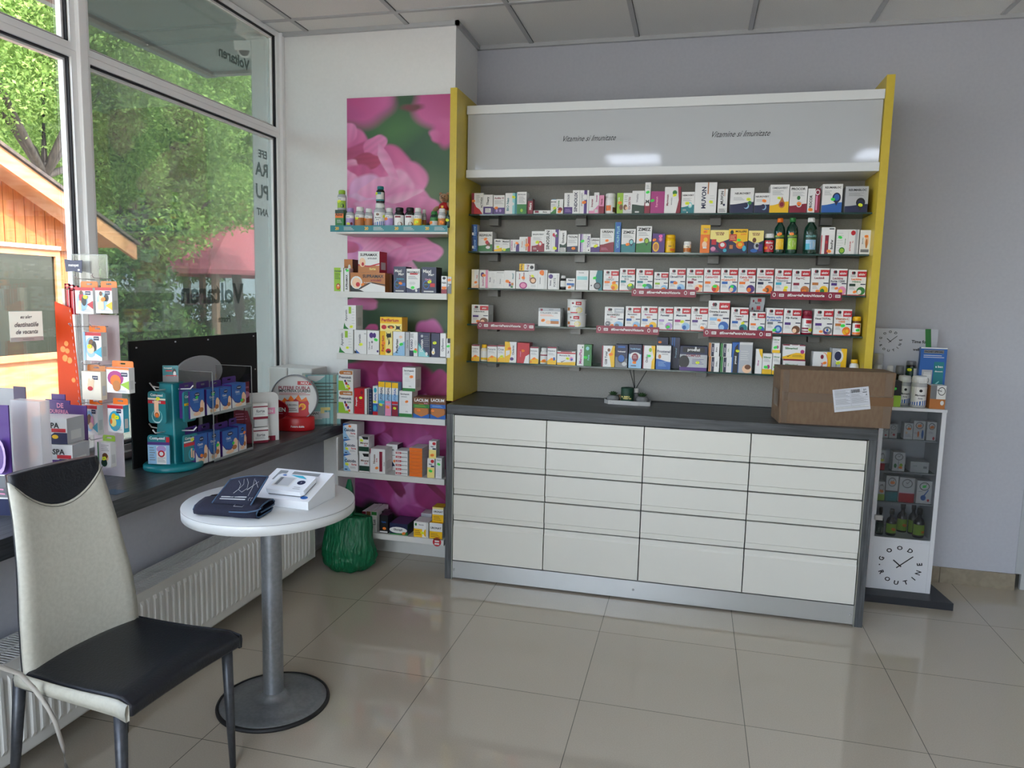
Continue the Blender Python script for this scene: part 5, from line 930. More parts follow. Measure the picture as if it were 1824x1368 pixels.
hp = [(134, 166, 512, 559, 'W', mt+'e 36 62 14 20 R;e 36 80 10 8 b;e 50 50 14 20 K;r 18 14 34 50 F;p R 66 36 100 50 100 18;l 40 8 90 20 3 e;s 60 64 Y', 'O', 'white plaster box with red clad figure on upper left hook'),
      (170, 200, 512, 558, 'W', mt+'e 34 56 14 20 F;e 34 76 10 9 b;e 66 60 14 14 K;r 14 14 50 44 F;p Y 60 30 100 46 100 12;l 50 8 96 16 2 e;s 50 54 O', 'O', 'white plaster box with two figures on upper right hook'),
      (149, 181, 592, 642, 'W', mt+'e 44 60 16 16 b;e 60 50 12 20 K;e 40 40 20 16 F;p c 56 30 100 50 100 12;r 0 0 12 100 L;s 36 50 Y', 'O', 'white plaster box with couple picture on the middle left hook'),
      (146, 180, 662, 712, 'C', 'r 56 72 86 86 N;t 71 79 24 7 W matopat;e 46 50 16 18 F;e 40 66 7 10 F;e 58 66 7 10 F;e 44 40 14 8 R', 'o', 'cream plaster box with small animal on the lower left hook'),
      (190, 230, 655, 700, 'W', 'r 0 92 100 100 O;e 40 58 36 30 m;e 40 48 24 24 O;e 44 28 18 22 o;p g 60 34 100 50 100 14;r 66 66 94 82 N;t 80 74 24 7 W matopat;l 50 4 90 12 2 e', 'O', 'white plaster box with purple and orange blot on the outer right hook'),
      (150, 174, 722, 774, 'W', mt+'e 40 50 18 20 b;e 60 44 12 20 k;e 50 30 16 12 F;p c 60 24 100 44 100 8', 'O', 'white plaster box with faces picture, lower row at left'),
      (192, 220, 722, 770, 'W', mt.replace('e 40 46 30 36 L', 'e 46 42 40 38 c')+'e 40 56 16 14 Y;e 36 36 20 16 y;e 22 40 8 10 O;l 40 8 90 26 3 e;s 62 56 Y', 'O', 'white plaster box with yellow duckling, lower row at right'),
      (174, 197, 788, 832, 'W', 'r 0 0 10 100 G;l 30 64 90 92 4 e;e 60 40 26 16 F;e 58 46 22 12 b;e 50 18 24 16 D;s 54 36 Y', 'g', 'white and green plaster box with smiling child, lowest on the stand')]
for h_ in hp: pack(*h_[:4], 'y', -2.058, h_[4], h_[5], h_[6], h_[7], 'plaster boxes on the hook display', .028, 0, hh=.024, side='c' if 'lower row at right' in h_[7] else None)
for k, (u0, lab) in enumerate(((111, 'backmost'), (119, 'middle'), (127, 'front'))): pack(u0, u0+5, 514+2*k, 560, 'y', -2.045-.006*k, 'R' if k else 'C', 'r 80 0 100 100 w', 'R', 'thin red plaster box seen edge on, %s of three behind orange panel' % lab, 'plaster boxes on the hook display', .02, 0, hh=.02)
# painkiller cartons on a small purple display
ns = empty('purple_display', (-1.335, -2.165, SZ), 'purple cardboard display for the pain relief cartons', 'display stand')
mb = MB(); mb.box((-.075, .028, 0), (.06, .032, .30), pal('P')); mb.box((-.10, .036, .22), (-.04, .04, .335), pal('P')); design(mb, 't 56 80 66 24 k DE;t 50 50 84 24 k DUREREA;t 50 22 90 22 k ABDOMINALA', lambda a, b, e: (-.11+a, .0275-e, .235+b), .1, .075); mb.box((-.12, .0281, .23), (-.012, .0315, .315), pal('P')); mb.build('back_card', ns)
NS = 't 42 72 72 26 K NO-SPA;r 56 46 96 60 R;p N 46 0 100 0 100 44 64 44 40 20;e 22 36 5 16 K;l 32 24 50 40 2 s;e 66 28 9 8 Y;r 0 0 12 10 t'
for i, (z, lab) in enumerate(((.0005, 'lowest'), (.092, 'second'), (.184, 'topmost'))):
    carton(.13, .09, .09, 'w', NS, (-1.30+.006*(i % 2)-.012*(i == 2), -2.225, SZ+z), .16, 'white and purple painkiller carton, %s in the stack behind the chair' % lab, 'painkiller cartons stacked on the sill', side='S')
mb = MB(); mb.box((-.058, -.0005, 0), (.062, .0005, .038), pal('P')); design(mb, 't 50 68 60 30 k UITA DE;t 50 30 84 26 k DUREREA ABDOMINALA', lambda a, b, e: (-.058+a, -.0006-e, b), .12, .038); tag(mb.build('price_strip', loc=(-1.285, -2.277, SZ+.092), rz=.16), 'purple strip with pink words across the painkiller cartons', 'sign')
# clear acrylic block case and purple posters at the left edge
mb = MB(); hz = glass_mat('frosted_acrylic', 'ffffff', .38, 'fafcfd', gloss=.08)
a, b = hit(18, 712, 'y', -2.40), hit(70, 712, 'y', -2.40); x0_, x1_, zt_ = a[0], b[0], a[2]
for q_ in (((x0_, -2.40, SZ+.001), (x1_, -2.397, zt_)), ((x0_, -2.365, SZ+.001), (x1_, -2.362, zt_)), ((x0_, -2.3965, SZ+.001), (x0_+.003, -2.3655, zt_)), ((x1_-.003, -2.3965, SZ+.001), (x1_, -2.3655, zt_)), ((x0_+.003, -2.3965, zt_-.003), (x1_-.003, -2.3655, zt_))): mb.box(*q_, hz)
tag(mb.build('acrylic_case'), 'empty frosted white acrylic case behind the chair back', 'case')
mb = MB(); a, b = hit(24, 692, 'y', -2.28), hit(46, 708, 'y', -2.28); mb.box((a[0]-.12, -2.281, SZ+.001), (a[0], -2.278, a[2]), pal('e')); mb.box((a[0], -2.281, SZ+.001), (b[0], -2.278, a[2]+.008), mat('dark_purple', '2a1c40', .5)); tag(mb.build('purple_card'), 'grey and dark purple card rising behind the acrylic case', 'sign')
mb = MB(); b = hit(14, 722, 'y', -2.50); xr_ = b[0]; n = 10
for i in range(n):
    a0, a1 = i/n, (i+1)/n; f_ = lambda t: (xr_-.26*(1-t), -2.50-.02*math.sin(t*PI))
    for z0_, z1_, c_ in ((SZ+.001, SZ+.055, 'N'), (SZ+.055, SZ+.06, 'W'), (SZ+.06, SZ+.13, 's'), (SZ+.13, SZ+.134, 'W'), (SZ+.134, b[2], 'P')):
        p0_, p1_ = f_(a0), f_(a1); mb.add([(*p0_, z0_), (*p1_, z0_), (*p1_, z1_), (*p0_, z1_), (p0_[0], p0_[1]+.004, z0_), (p1_[0], p1_[1]+.004, z0_), (p1_[0], p1_[1]+.004, z1_), (p0_[0], p0_[1]+.004, z1_)], [(0, 1, 2, 3), (5, 4, 7, 6), (3, 2, 6, 7), (1, 5, 6, 2)], pal(c_))
design(mb, 't 88 84 16 3 k ABDOMINALA;e 92 56 10 16 p;e 92 56 7 12 P;l 82 20 98 28 2 k', lambda a, b, e: (xr_-.26+a, -2.522-e, SZ+b), .26, .35)
tag(mb.build('curved_poster'), 'curved purple advert board at the left edge of the sill', 'sign')
mb = MB(); p = hit(203, 876, 'z', SZ+.001); mb.box((p[0]-.035, p[1]-.03, SZ+.0003), (p[0]+.035, p[1]+.03, SZ+.0008), mat('sill_sticker', '1c4a68', .4)); tag(mb.build('sill_sticker'), 'blue sticker lying on the sill left of the teal tower', 'sticker')
mb = MB(); a, b = hit(18, 555, 'x', -1.505), hit(80, 606, 'x', -1.505); mb.box((0, 0, 0), (.0008, b[1]-a[1], a[2]-b[2]), trans_mat('note_paper', 'eef2ea', .6))
np_ = lambda p_, q_, e: (.0009+e, p_, q_)
design(mb, 'i 50 80 50 15 s eu aleg;i 50 56 76 16 s destinatiile;i 50 32 70 15 s de vacanta;r 0 0 100 14 w;l 36 4 70 10 1 e', np_, b[1]-a[1], a[2]-b[2]); tag(mb.build('paper_note', loc=(-1.512, a[1], b[2])), 'white handwritten paper note taped to the left window', 'note')
# ------------------------------------------------------------------ round table
tw = mat('table_white', 'd2d5d5', .28); tx, ty = -.58, -2.06
tb_ = empty('round_table', (tx, ty, 0), 'small round white bistro table on a grey metal pole', 'table')
mb = MB(); mb.lathe([(.285, .7225), (.292, .7245), (.293, .757), (.2915, .7585)], tw, 96, cap=True); mb.lathe([(.2925, .7586), (.2905, .7605), (0, .7605)], tw, 96, cap=False); mb.lathe([(.2934, .7572), (.2934, .7582)], mat('edge_line', '2a2c30', .5), 96, cap=False); mb.build('tabletop', tb_)
gm = noise_mat('grey_metal', '7c7f82', '86898c', ns=80, rough=.35, metal=.6)
mb = MB(); mb.lathe([(.036, .045), (.036, .722)], gm, 32, cap=False); mb.lathe([(.09, .716), (.09, .7225)], gm, 32); mb.build('pole', tb_)
mb = MB(); mb.lathe([(.190, .008), (.186, .0125), (.165, .0155), (.155, .0145), (.125, .018), (.115, .021), (.07, .024), (.055, .0255), (.048, .032), (.042, .036), (.036, .046), (0, .046)], gm, 64, cap=False); bs = mb.build('base', tb_)
mb = MB(); mb.lathe([(.190, .0), (.199, .0), (.2, .006), (.197, .0125), (.189, .0125)], mat('black_rubber', '0c0c0e', .6), 64, cap=False); mb.build('rubber_rim', bs)
TZ = .7612
# monitor display carton (wedge) and the monitor
cb = empty('monitor_carton', (-.515, -2.02, TZ), 'white wedge shaped carton showing a blood pressure monitor', 'box', .0)
A = [np.array(hit(u, v, 'z', TZ)) for u, v in ((549, 909), (595, 886))]
fr, br = A[0][:2], A[1][:2]; dirv = (br-fr)/np.linalg.norm(br-fr); lf = np.array(hit(440, 896, 'z', TZ))[:2]; wv_ = (lf-fr); wl_ = np.linalg.norm(wv_); wv_ = wv_/wl_
dl = np.linalg.norm(br-fr); left = np.array([-dirv[1], dirv[0]]); wl_ = .235; ang = math.atan2(dirv[1], dirv[0])-PI/2
cb.location = (fr[0], fr[1], TZ); cb.rotation_euler.z = ang      # local: x to the right along the front edge, y to the back
cw = mat('carton_white', 'dfe2e6', .45); h0, h1 = .028, .088
mb = MB(); mb.prism([(0, .0005), (dl, .0005), (dl, h1), (0, h0)], -wl_, 0, cw, lambda a, b, d: (d, a, b)); mb.box((-wl_, dl+.0003, .0005), (0, dl+.008, h1-.004), cw); mb.box((-wl_-.001, -.0012, .0004), (.0015, dl*.97, .004), cw)
sl = math.atan2(h1-h0, dl); sll = math.hypot(dl, h1-h0)
def wf(a, b, e): return (-wl_+a, b*math.cos(sl)-e*math.sin(sl), h0+b*math.sin(sl)+e*math.cos(sl))
design(mb, 'e 88 12 6 5 B;r 34 84 80 94 e;r 10 60 24 94 e', wf, wl_, sll); mb.build('carton', cb)
mb = MB(); 
for z0_, z1_, M, q_ in ((.001, .006, mat('mon_grey', '6c6e74', .4), .002), (.006, .022, mat('mon_white', 'e2e6ec', .25), 0)):
    o_ = [(.065+q_, .02+q_), (.195-q_, .02+q_), (.205-q_, .03+q_), (.205-q_, .112-q_), (.195-q_, .122-q_), (.065+q_, .122-q_), (.055+q_, .112-q_), (.055+q_, .03+q_)]
    mb.prism(o_, z0_, z1_, M, lambda a, b, d: wf(a, b, d))
def wf2(a, b, e): return wf(.06+a, .022+b, .0222+e)
design(mb, 'r 6 22 56 84 w;r 10 28 52 80 S;e 78 56 11 14 N;t 78 56 8 8 W I;p c 30 98 66 98 84 80 60 84;e 16 93 6 4 B;l 70 10 90 30 2 e;r 12 30 20 78 s', wf2, .14, .096)
mb.build('blood_pressure_monitor', cb)
# cuff
cm = noise_mat('cuff_fabric', '0e1226', '161c34', ns=300, rough=.85, bump=.3); ce = mat('cuff_piping', '34506c', .6)
cu = empty('arm_cuff', (-.60, -2.235, TZ), 'navy blood pressure cuff folded on the round table', 'cuff', .1)
def sheet(mb, prof, y0, y1, th, M, ny=5):
    n = len(prof); vs = []
    for sgn in (0, 1):
        for j in range(ny):
            t = j/(ny-1)
            for i, (x, z) in enumerate(prof):
                p_, q_ = Vector(prof[max(i-1, 0)]), Vector(prof[min(i+1, n-1)]); tn = (q_-p_).normalized(); nn = (-tn[1], tn[0]); vs.append((x+nn[0]*th*sgn, y0+(y1-y0)*t+.004*math.sin(x*60), z+nn[1]*th*sgn))
    fs = []; o = n*ny
    for j in range(ny-1):
        for i in range(n-1):
            a = j*n+i; fs += [(a, a+1, a+n+1, a+n), (o+a, o+a+n, o+a+n+1, o+a+1)]
    for i in range(n-1): fs += [(i, o+i, o+i+1, i+1), ((ny-1)*n+i, (ny-1)*n+i+1, o+(ny-1)*n+i+1, o+(ny-1)*n+i)]
    mb.add(vs, fs, M, True)
def sheet2(mb, prof, x0, x1, th, M, nxx=13, w0=.82):       # profile in (y, z) carried along x, narrowing to the left
    n = len(prof); vs = []
    for sgn in (0, 1):
        for j in range(nxx):
            t = j/(nxx-1); sc_ = w0+(1-w0)*min(1, t*2.2)**.6
            for i, (y, z) in enumerate(prof):
                p_, q_ = Vector(prof[max(i-1, 0)]), Vector(prof[min(i+1, n-1)]); tn = (q_-p_).normalized(); nn = (-tn[1], tn[0])
                vs.append((x0+(x1-x0)*t, (y+nn[0]*th*sgn)*sc_, max(.0006, (z+nn[1]*th*sgn)*(sc_*.6+.4)+.002*math.sin(t*9+i)*(z > .01))))
    fs = []; o = n*nxx
    for j in range(nxx-1):
        for i in range(n-1): a = j*n+i; fs += [(a, a+1, a+n+1, a+n), (o+a, o+a+n, o+a+n+1, o+a+1)]
    for i in range(n-1): fs += [(i, o+i, o+i+1, i+1), ((nxx-1)*n+i, (nxx-1)*n+i+1, o+(nxx-1)*n+i+1, o+(nxx-1)*n+i)]
    for j in range(nxx-1): fs += [(j*n, (j+1)*n, o+(j+1)*n, o+j*n), (j*n+n-1, o+j*n+n-1, o+(j+1)*n+n-1, (j+1)*n+n-1)]
    mb.add(vs, fs, M, True)
loop = [(.05, .012), (.04, .006), (.0, .0055), (-.045, .006), (-.062, .012), (-.064, .022), (-.052, .033), (-.02, .040), (.02, .043), (.05, .040), (.062, .030), (.06, .020), (.03, .0175), (-.03, .019)]
mb = MB(); sheet2(mb, loop, -.118, .105, .0045, cm); mb.box((-.119, -.045, .004), (-.108, .045, .026), cm); mb.build('folded_band', cu, bevel=.0)
FP = lambda a, b, e: (-.062+.135*a+.025*b, -.035+.075*b-.8*e, .040+.062*b+.018*a*b-.012*(1-b)*0+.6*e+.006*math.sin(a*PI)*b)
mb = MB(); vs = []; n1, n2 = 13, 7
for e in (0, .004):
    for j in range(n2):
        for i in range(n1): vs.append(FP(i/(n1-1), j/(n2-1), e))
o_ = n1*n2; fs = []
for j in range(n2-1):
    for i in range(n1-1): a = j*n1+i; fs += [(a, a+n1, a+n1+1, a+1), (o_+a, o_+a+1, o_+a+n1+1, o_+a+n1)]
for i in range(n1-1): fs += [(i, i+1, o_+i+1, o_+i), ((n2-1)*n1+i, o_+(n2-1)*n1+i, o_+(n2-1)*n1+i+1, (n2-1)*n1+i+1)]
for j in range(n2-1): fs += [(j*n1, o_+j*n1, o_+(j+1)*n1, (j+1)*n1), (j*n1+n1-1, (j+1)*n1+n1-1, o_+(j+1)*n1+n1-1, o_+j*n1+n1-1)]
mb.add(vs, fs, cm, True); mb.build('flap', cu)
mb = MB(); mb.tube([FP(0, t/6, .003) for t in range(7)], .0026, ce, 6); mb.tube([FP(1, t/6, .003) for t in range(7)], .0026, ce, 6); mb.tube([FP(t/8, 1, .003) for t in range(9)], .002, ce, 6)
mb.tube([(.106, y, z+.001) for y, z in loop], .0028, ce, 6); mb.tube([(-.119, y*.83, z*.9+.001) for y, z in loop[2:11]], .0026, ce, 6); mb.build('piping', cu)
mb = MB()
for k in (.16, .24): mb.add([FP(.12, k, .0045), FP(.78, k, .0045), FP(.78, k+.035, .0045), FP(.12, k+.035, .0045)], [(0, 1, 2, 3)], pal('S'))
for L_ in ([(.3, .85), (.42, .7), (.46, .5), (.58, .42), (.66, .55), (.6, .75), (.5, .9)], [(.42, .9), (.5, .7), (.44, .5), (.38, .38)], [(.7, .9), (.78, .6), (.8, .3)], [(.68, .5), (.85, .8)], [(.74, .85), (.92, .6)]): mb.tube([FP(a, b, .0048) for a, b in L_], .0007, pal('S'), 4)
for c_ in (.88, .94): mb.tube([FP(c_+.02*math.cos(k), .2+.05*math.sin(k), .0048) for k in (1, 1.8, 2.6, 3.4, 4.2, 5)], .0007, pal('S'), 4)
mb.tube([(.02, -.050, .0395), (.05, -.050, .0395), (.05, -.034, .0425), (.02, -.034, .0425), (.02, -.050, .0395)], .0006, pal('S'), 4); mb.build('printing', cu)
mb = MB(); mb.tube([(-.10, .0, .022), (-.125, .03, .03), (-.12, .06, .036), (-.09, .075, .04), (-.04, .07, .042), (.02, .065, .03)], .0035, mat('tube_black', '0c0e14', .4), 8); mb.build('air_tube', cu)
mb = MB(); mb.prism([(.02, .026), (.08, .028), (.115, .036), (.13, .044), (.13, .05), (.112, .042), (.08, .034), (.02, .031)], -.078, -.066, cm, lambda a, b, d: (a, d, b)); mb.tube([(.02, -.079, .029), (.08, -.079, .031), (.115, -.079, .039), (.131, -.079, .047)], .0024, ce, 6); mb.build('strap', cu)
# ------------------------------------------------------------------ chair
crm = noise_mat('cream_leather', 'b9b8ab', 'c2c1b4', ns=90, rough=.42, bump=.2); blk = noise_mat('black_leather', '0d1017', '151922', ns=140, rough=.38, bump=.4); lg = noise_mat('chair_leg_metal', '3c3f44', '46494e', ns=60, rough=.4, metal=.5)
ch = empty('dining_chair', (-.688, -2.618, 0), 'high backed chair with cream backrest and black leather seat', 'chair', -.09)
def bk_prof(t):                                # t 0 bottom .. 1 top : centre x, half width, centre y
    z = .422+.555*t
    x = -.183-.02*t-.07*t*t
    w_ = np.interp(t, [0, .12, .3, .55, .8, .93, 1], [.192, .192, .186, .168, .152, .147, .142])
    return x, w_, z
def bk_pt(t, s_, off): x, w_, z = bk_prof(t); return (x+off+.018*(s_*s_)-.012, w_*s_, z)
def bk_sheet(mb, t0, t1, off0, off1, M, upper=None, nt=22, ns=17):
    vs = []
    for off in (off0, off1):
        for j in range(nt):
            for i in range(ns):
                s_ = -1+2*i/(ns-1); a, b = (t0(s_), t1(s_)); t = a+(b-a)*j/(nt-1); e_ = off
                ed = max(0, abs(s_)-.9)/.1
                vs.append(bk_pt(t, s_*(1-.0*ed), off-(.012*ed*ed if off > 0 else -.004*ed)))
    o = nt*ns; fs = []
    for j in range(nt-1):
        for i in range(ns-1): a = j*ns+i; fs += [(a, a+1, a+ns+1, a+ns), (o+a, o+a+ns, o+a+ns+1, o+a+1)]
    for i in range(ns-1): fs += [(i, o+i, o+i+1, i+1), ((nt-1)*ns+i, (nt-1)*ns+i+1, o+(nt-1)*ns+i+1, o+(nt-1)*ns+i)]
    for j in range(nt-1): fs += [(j*ns, (j+1)*ns, o+(j+1)*ns, o+j*ns), (j*ns+ns-1, o+j*ns+ns-1, o+(j+1)*ns+ns-1, (j+1)*ns+ns-1)]
    mb.add(vs, fs, M, True)
cres = lambda s_: .80+.165*s_*s_
mb = MB(); bk_sheet(mb, lambda s_: 0, cres, -.008, .018, crm); mb.build('backrest', ch)
mb = MB(); bk_sheet(mb, cres, lambda s_: 1.0-.0*s_*s_, -.008, .0175, blk); mb.build('headrest_panel', ch)
mb = MB(); bk_sheet(mb, lambda s_: -.01, lambda s_: 1.0, -.014, -.0085, blk); mb.build('back_cover', ch)
mb = MB(); mb.tube([bk_pt(cres(s_)-.012, s_, .0185) for s_ in [-.97+i*1.94/16 for i in range(17)]], .0013, mat('stitching', '6a6a60', .7), 5); mb.build('seam', ch)
nx2, ny2 = 13, 15; vs = []
for k in (0, 1):
    for i in range(nx2):
        for j in range(ny2):
            a, s_ = i/(nx2-1), -1+2*j/(ny2-1); x = -.185+.39*a; w_ = .192+.014*a; z = .458-.012*(1-a)-.006*math.sin(a*PI)+.006*(1-s_*s_)
            if a > .9: z -= .02*((a-.9)/.1)**2
            if k: z = .406
            vs.append((x+(.012*s_*s_ if a > .6 else 0)*(a-.6)*2, w_*s_, z))
mb = MB(); o_ = nx2*ny2; fs = []
for i in range(nx2-1):
    for j in range(ny2-1): a = i*ny2+j; fs += [(a, a+ny2, a+ny2+1, a+1), (o_+a, o_+a+1, o_+a+ny2+1, o_+a+ny2)]
for i in range(nx2-1): fs += [(i*ny2, o_+i*ny2, o_+(i+1)*ny2, (i+1)*ny2), (i*ny2+ny2-1, (i+1)*ny2+ny2-1, o_+(i+1)*ny2+ny2-1, o_+i*ny2+ny2-1)]
for j in range(ny2-1): fs += [(j, j+1, o_+j+1, o_+j), ((nx2-1)*ny2+j, o_+(nx2-1)*ny2+j, o_+(nx2-1)*ny2+j+1, (nx2-1)*ny2+j+1)]
mb.add(vs, fs, blk, True); mb.build('seat', ch, bevel=.008)
for s_ in (-1, 1):
    mb = MB(); n = 12; vs = []
    for i in range(n):
        a = i/(n-1); x = -.2+.408*a; w_ = .1935+.0145*a; zt_ = .462-.012*(1-a)-.006*math.sin(a*PI)-(.012*((a-.85)/.15)**2 if a > .85 else 0); zb_ = .408 if a < .93 else .400
        for dy_, z in ((0, zt_-.008), (.005, zt_-.005), (.011, zt_-.011), (.014, (zt_+zb_)/2), (.011, zb_), (0, zb_)): vs.append((x, s_*(w_+dy_), z))
    mb.add(vs, [(i*6+k, (i+1)*6+k, (i+1)*6+(k+1) % 6, i*6+(k+1) % 6) for i in range(n-1) for k in range(6)]+[tuple(range(6)), tuple(range((n-1)*6, n*6))], crm if s_ < 0 else blk, True); mb.build('seat_side', ch)
for nm, (x0_, y0_, x1_, y1_) in zip(range(4), ((.17, .195, .175, .205), (.17, -.20, .168, -.205), (-.205, .185, -.285, .225), (-.205, -.185, -.292, -.165))):
    mb = MB(); mb.tube([(x1_, y1_, .0005), (x1_+(x0_-x1_)*.5, y1_+(y0_-y1_)*.5, .2), (x0_, y0_, .414 if nm < 2 else .42)], .015, lg, 10, rs=[.0095, .014, .017]); mb.build('leg', ch)
mb = MB(); 
for a, b in (((.17, .19, .40), (.17, -.19, .40)), ((.17, .19, .40), (-.2, .185, .40)), ((.17, -.19, .40), (-.2, -.185, .40))): mb.tube([a, b], .009, lg, 8)
mb.build('seat_frame', ch)
# white cable hanging at the lower left
mb = MB(); c_ = [hit(u, v, 'x', -.80+.004*i) for i, (u, v) in enumerate(((-60, 1180), (0, 1188), (35, 1200), (62, 1228), (84, 1258), (98, 1285)))]
pts_ = [tuple(q_) for q_ in c_]; e1 = hit(112, 1330, 'z', .12); e2 = hit(118, 1368, 'z', .01); pts_ += [tuple(e1), tuple(e2), tuple(hit(116, 1400, 'z', .006)), tuple(hit(60, 1440, 'z', .006))]
mb.tube(pts_, .006, mat('cable_white', 'c9c6bf', .4), 10); tag(mb.build('power_cable'), 'white power cable looping down to the floor beside the chair', 'cable')
# ------------------------------------------------------------------ things on the counter
kr = noise_mat('cardboard', '6a5340', '75604a', scale=(3, 1, 1), ns=24, rough=.8, bump=.2, lo=.3, hi=.7); tape = glass_mat('packing_tape', 'f6f0e8', .12, 'c8b090', gloss=.3); tape2 = mat('brown_tape', '6e5238', .25)
fl_, fr_ = hit(1385, 754, 'z', CT), hit(1590, 765, 'z', CT); wB = fr_[0]-fl_[0]; hB = hit(1590, 664, 'y', fr_[1])[2]-CT-.004
bx = empty('cardboard_box', ((fl_[0]+fr_[0])/2, (fl_[1]+fr_[1])/2+.012, CT+.0006), 'taped brown cardboard parcel with a white shipping label on the counter', 'box', math.atan2(fr_[1]-fl_[1], fr_[0]-fl_[0]))
mb = MB(); D_ = .21
pts8 = [(-wB/2+.006, 0, 0), (wB/2-.01, 0, 0), (wB/2-.01, D_, 0), (-wB/2, D_, 0), (-wB/2, 0, hB-.002), (wB/2, .002, hB+.002), (wB/2, D_, hB), (-wB/2, D_, hB+.004)]
nB = 12
for k, (a, b, c, d) in enumerate(((0, 3, 2, 1), (4, 5, 6, 7), (0, 1, 5, 4), (1, 2, 6, 5), (2, 3, 7, 6), (3, 0, 4, 7))):
    A4 = [np.array(pts8[i]) for i in (a, b, c, d)]; vs = []; fs = []; nrm = np.cross(A4[1]-A4[0], A4[3]-A4[0]); nrm /= np.linalg.norm(nrm)
    for i in range(nB+1):
        for j in range(nB+1):
            s_, t = i/nB, j/nB; q_ = A4[0]*(1-s_)*(1-t)+A4[1]*s_*(1-t)+A4[2]*s_*t+A4[3]*(1-s_)*t; vs.append(tuple(q_+nrm*(.003*math.sin(PI*s_)*math.sin(PI*t)*(0 if k == 0 else 1))))
    fs = [(i*(nB+1)+j, (i+1)*(nB+1)+j, (i+1)*(nB+1)+j+1, i*(nB+1)+j+1) for i in range(nB) for j in range(nB)]; mb.add(vs, fs, kr, True)
mb.build('carton_body', bx)
mf = lambda a, b, e: (-wB/2+a, -.0036-e, b)
mb = MB(); mb.box((-wB/2+.02, -.0042, hB*.42), (wB/2-.006, -.0036, hB*.58), tape); mb.box((-wB/2+.012, -.0042, .003), (-wB/2+.04, -.0037, hB-.004), tape); mb.box((wB/2-.045, -.0042, .003), (wB/2-.012, -.0037, hB-.003), tape); mb.box((-wB/2-.0052, .0, hB*.3), (-wB/2-.004, .12, hB*.62), tape)
mb.box((wB/2-.13, -.0046, hB*.4), (wB/2-.004, -.0043, hB*.56), tape2); mb.build('tape', bx)
mb = MB(); r1 = Matrix.Rotation(.155, 4, 'Y').inverted(); lx, lz = .048, .045; cw_, chh = .155, .105
def ml(a, b, e): v = r1 @ Vector((a-cw_/2, 0, b-chh/2)); return (v[0]+lx+.018, -.0052-e, v[2]+hB*.5)
mb.add([ml(0, 0, 0), ml(cw_, 0, 0), ml(cw_, chh, 0), ml(0, chh, 0)], [(0, 1, 2, 3)], mat('label_paper', 'c6c8ce', .5))
design(mb, 'r 3 12 97 12.8 e;r 3 30 97 30.6 e;r 3 58 97 58.6 e;r 3 80 97 80.5 e;r 48 12 48.5 98 e;r 80 60 80.4 98 e;l 5 62 46 96 7 s;l 50 32 95 56 7 s;l 5 32 46 56 6 s;l 50 60 78 74 4 s;r 3 13 97 20 w;l 4 13 96 24 4 e;t 88 88 12 8 K 2/1;t 92 66 5 7 K A;l 82 72 94 82 1 K', ml, cw_, chh)
for i in range(14):
    a = .5+.018*i; b = a+(.012 if i % 3 else .006); mb.add([ml(a*cw_, .78*chh, .0016), ml(b*cw_, .78*chh, .0016), ml(b*cw_, .93*chh, .0016), ml(a*cw_, .93*chh, .0016)], [(0, 1, 2, 3)], pal('K'))
mb.build('shipping_label', bx)
# tray with succulents, candle and diffuser
mar = noise_mat('terrazzo', 'b4b4b2', '6e7074', ns=120, rough=.5, lo=.62, hi=.72); pc = hit(1118, 716, 'z', CT+.01); lw = abs(hit(1160, 728, 'y', pc[1])[0]-hit(1077, 728, 'y', pc[1])[0])/2
tray = MB(); oc = [(-lw, -.016), (-lw*.8, -.052), (lw*.45, -.062), (lw*.98, -.052), (lw, .014), (lw*.75, .06), (-lw*.7, .06), (-lw, .03)]
tray.prism(oc, 0, .012, mar, lambda a, b, d: (a, b, d)); tray.prism([(a*.94, b*.9) for a, b in oc], .0121, .0125, mar, lambda a, b, d: (a, b, d)); n = len(oc)
for i in range(n):
    a, b = oc[i], oc[(i+1) % n]; a2, b2 = (a[0]*.95, a[1]*.92), (b[0]*.95, b[1]*.92); tray.add([(*a, .012), (*b, .012), (*b, .022), (*a, .022), (*a2, .012), (*b2, .012), (*b2, .022), (*a2, .022)], [(0, 1, 2, 3), (5, 4, 7, 6), (3, 2, 6, 7)], mar)
ty_ = pc[1]-.0; tr = tray.build('tray', loc=(pc[0], ty_, CT+.0006)); tag(tr, 'pale speckled eight sided tray holding plants and candle', 'tray')
tz = CT+.0006+.0127; sc_m = mat('succulent_green', '2c4a26', .5); pot_m = noise_mat('concrete_pot', '6e6e6e', '7a7a79', ns=60, rough=.8)
for sgn, lab in ((-1, 'small green succulent in grey pot, left on the tray'), (1, 'small green succulent in grey pot, right on the tray')):
    e_ = empty('potted_succulent', (pc[0]+sgn*.078, ty_-.008, tz), lab, 'plant', group='succulents on the tray'); e_.scale = (1.12,)*3; mb = MB(); mb.lathe([(.024, 0), (.031, .006), (.030, .016), (.023, .028), (.019, .029), (.019, .026), (0, .026)], pot_m, 24); mb.build('pot', e_)
    mb = MB()
    for k in range(3):
        for i in range(8-k*2):
            a = 2*PI*i/(8-k*2)+k*.4; el = .35+k*.42; T_ = Matrix.Rotation(a, 4, 'Z') @ Matrix.Rotation(-el, 4, 'Y'); mb.add([T_ @ Vector(p_)+Vector((0, 0, .029)) for p_ in ((0, 0, 0), (.013, .0055, 0), (.027-.004*k, 0, .004), (.013, -.0055, 0), (.013, 0, -.004), (.013, 0, .003))], [(0, 1, 5), (1, 2, 5), (2, 3, 5), (3, 0, 5), (0, 4, 1), (1, 4, 2), (2, 4, 3), (3, 4, 0)], sc_m)
    mb.build('leaves', e_)
gc = mat('candle_green', '123a28', .55); mb = MB(); mb.lathe([(.0245, 0), (.0255, .002), (.0255, .052), (.0245, .053), (0, .053)], gc, 32)
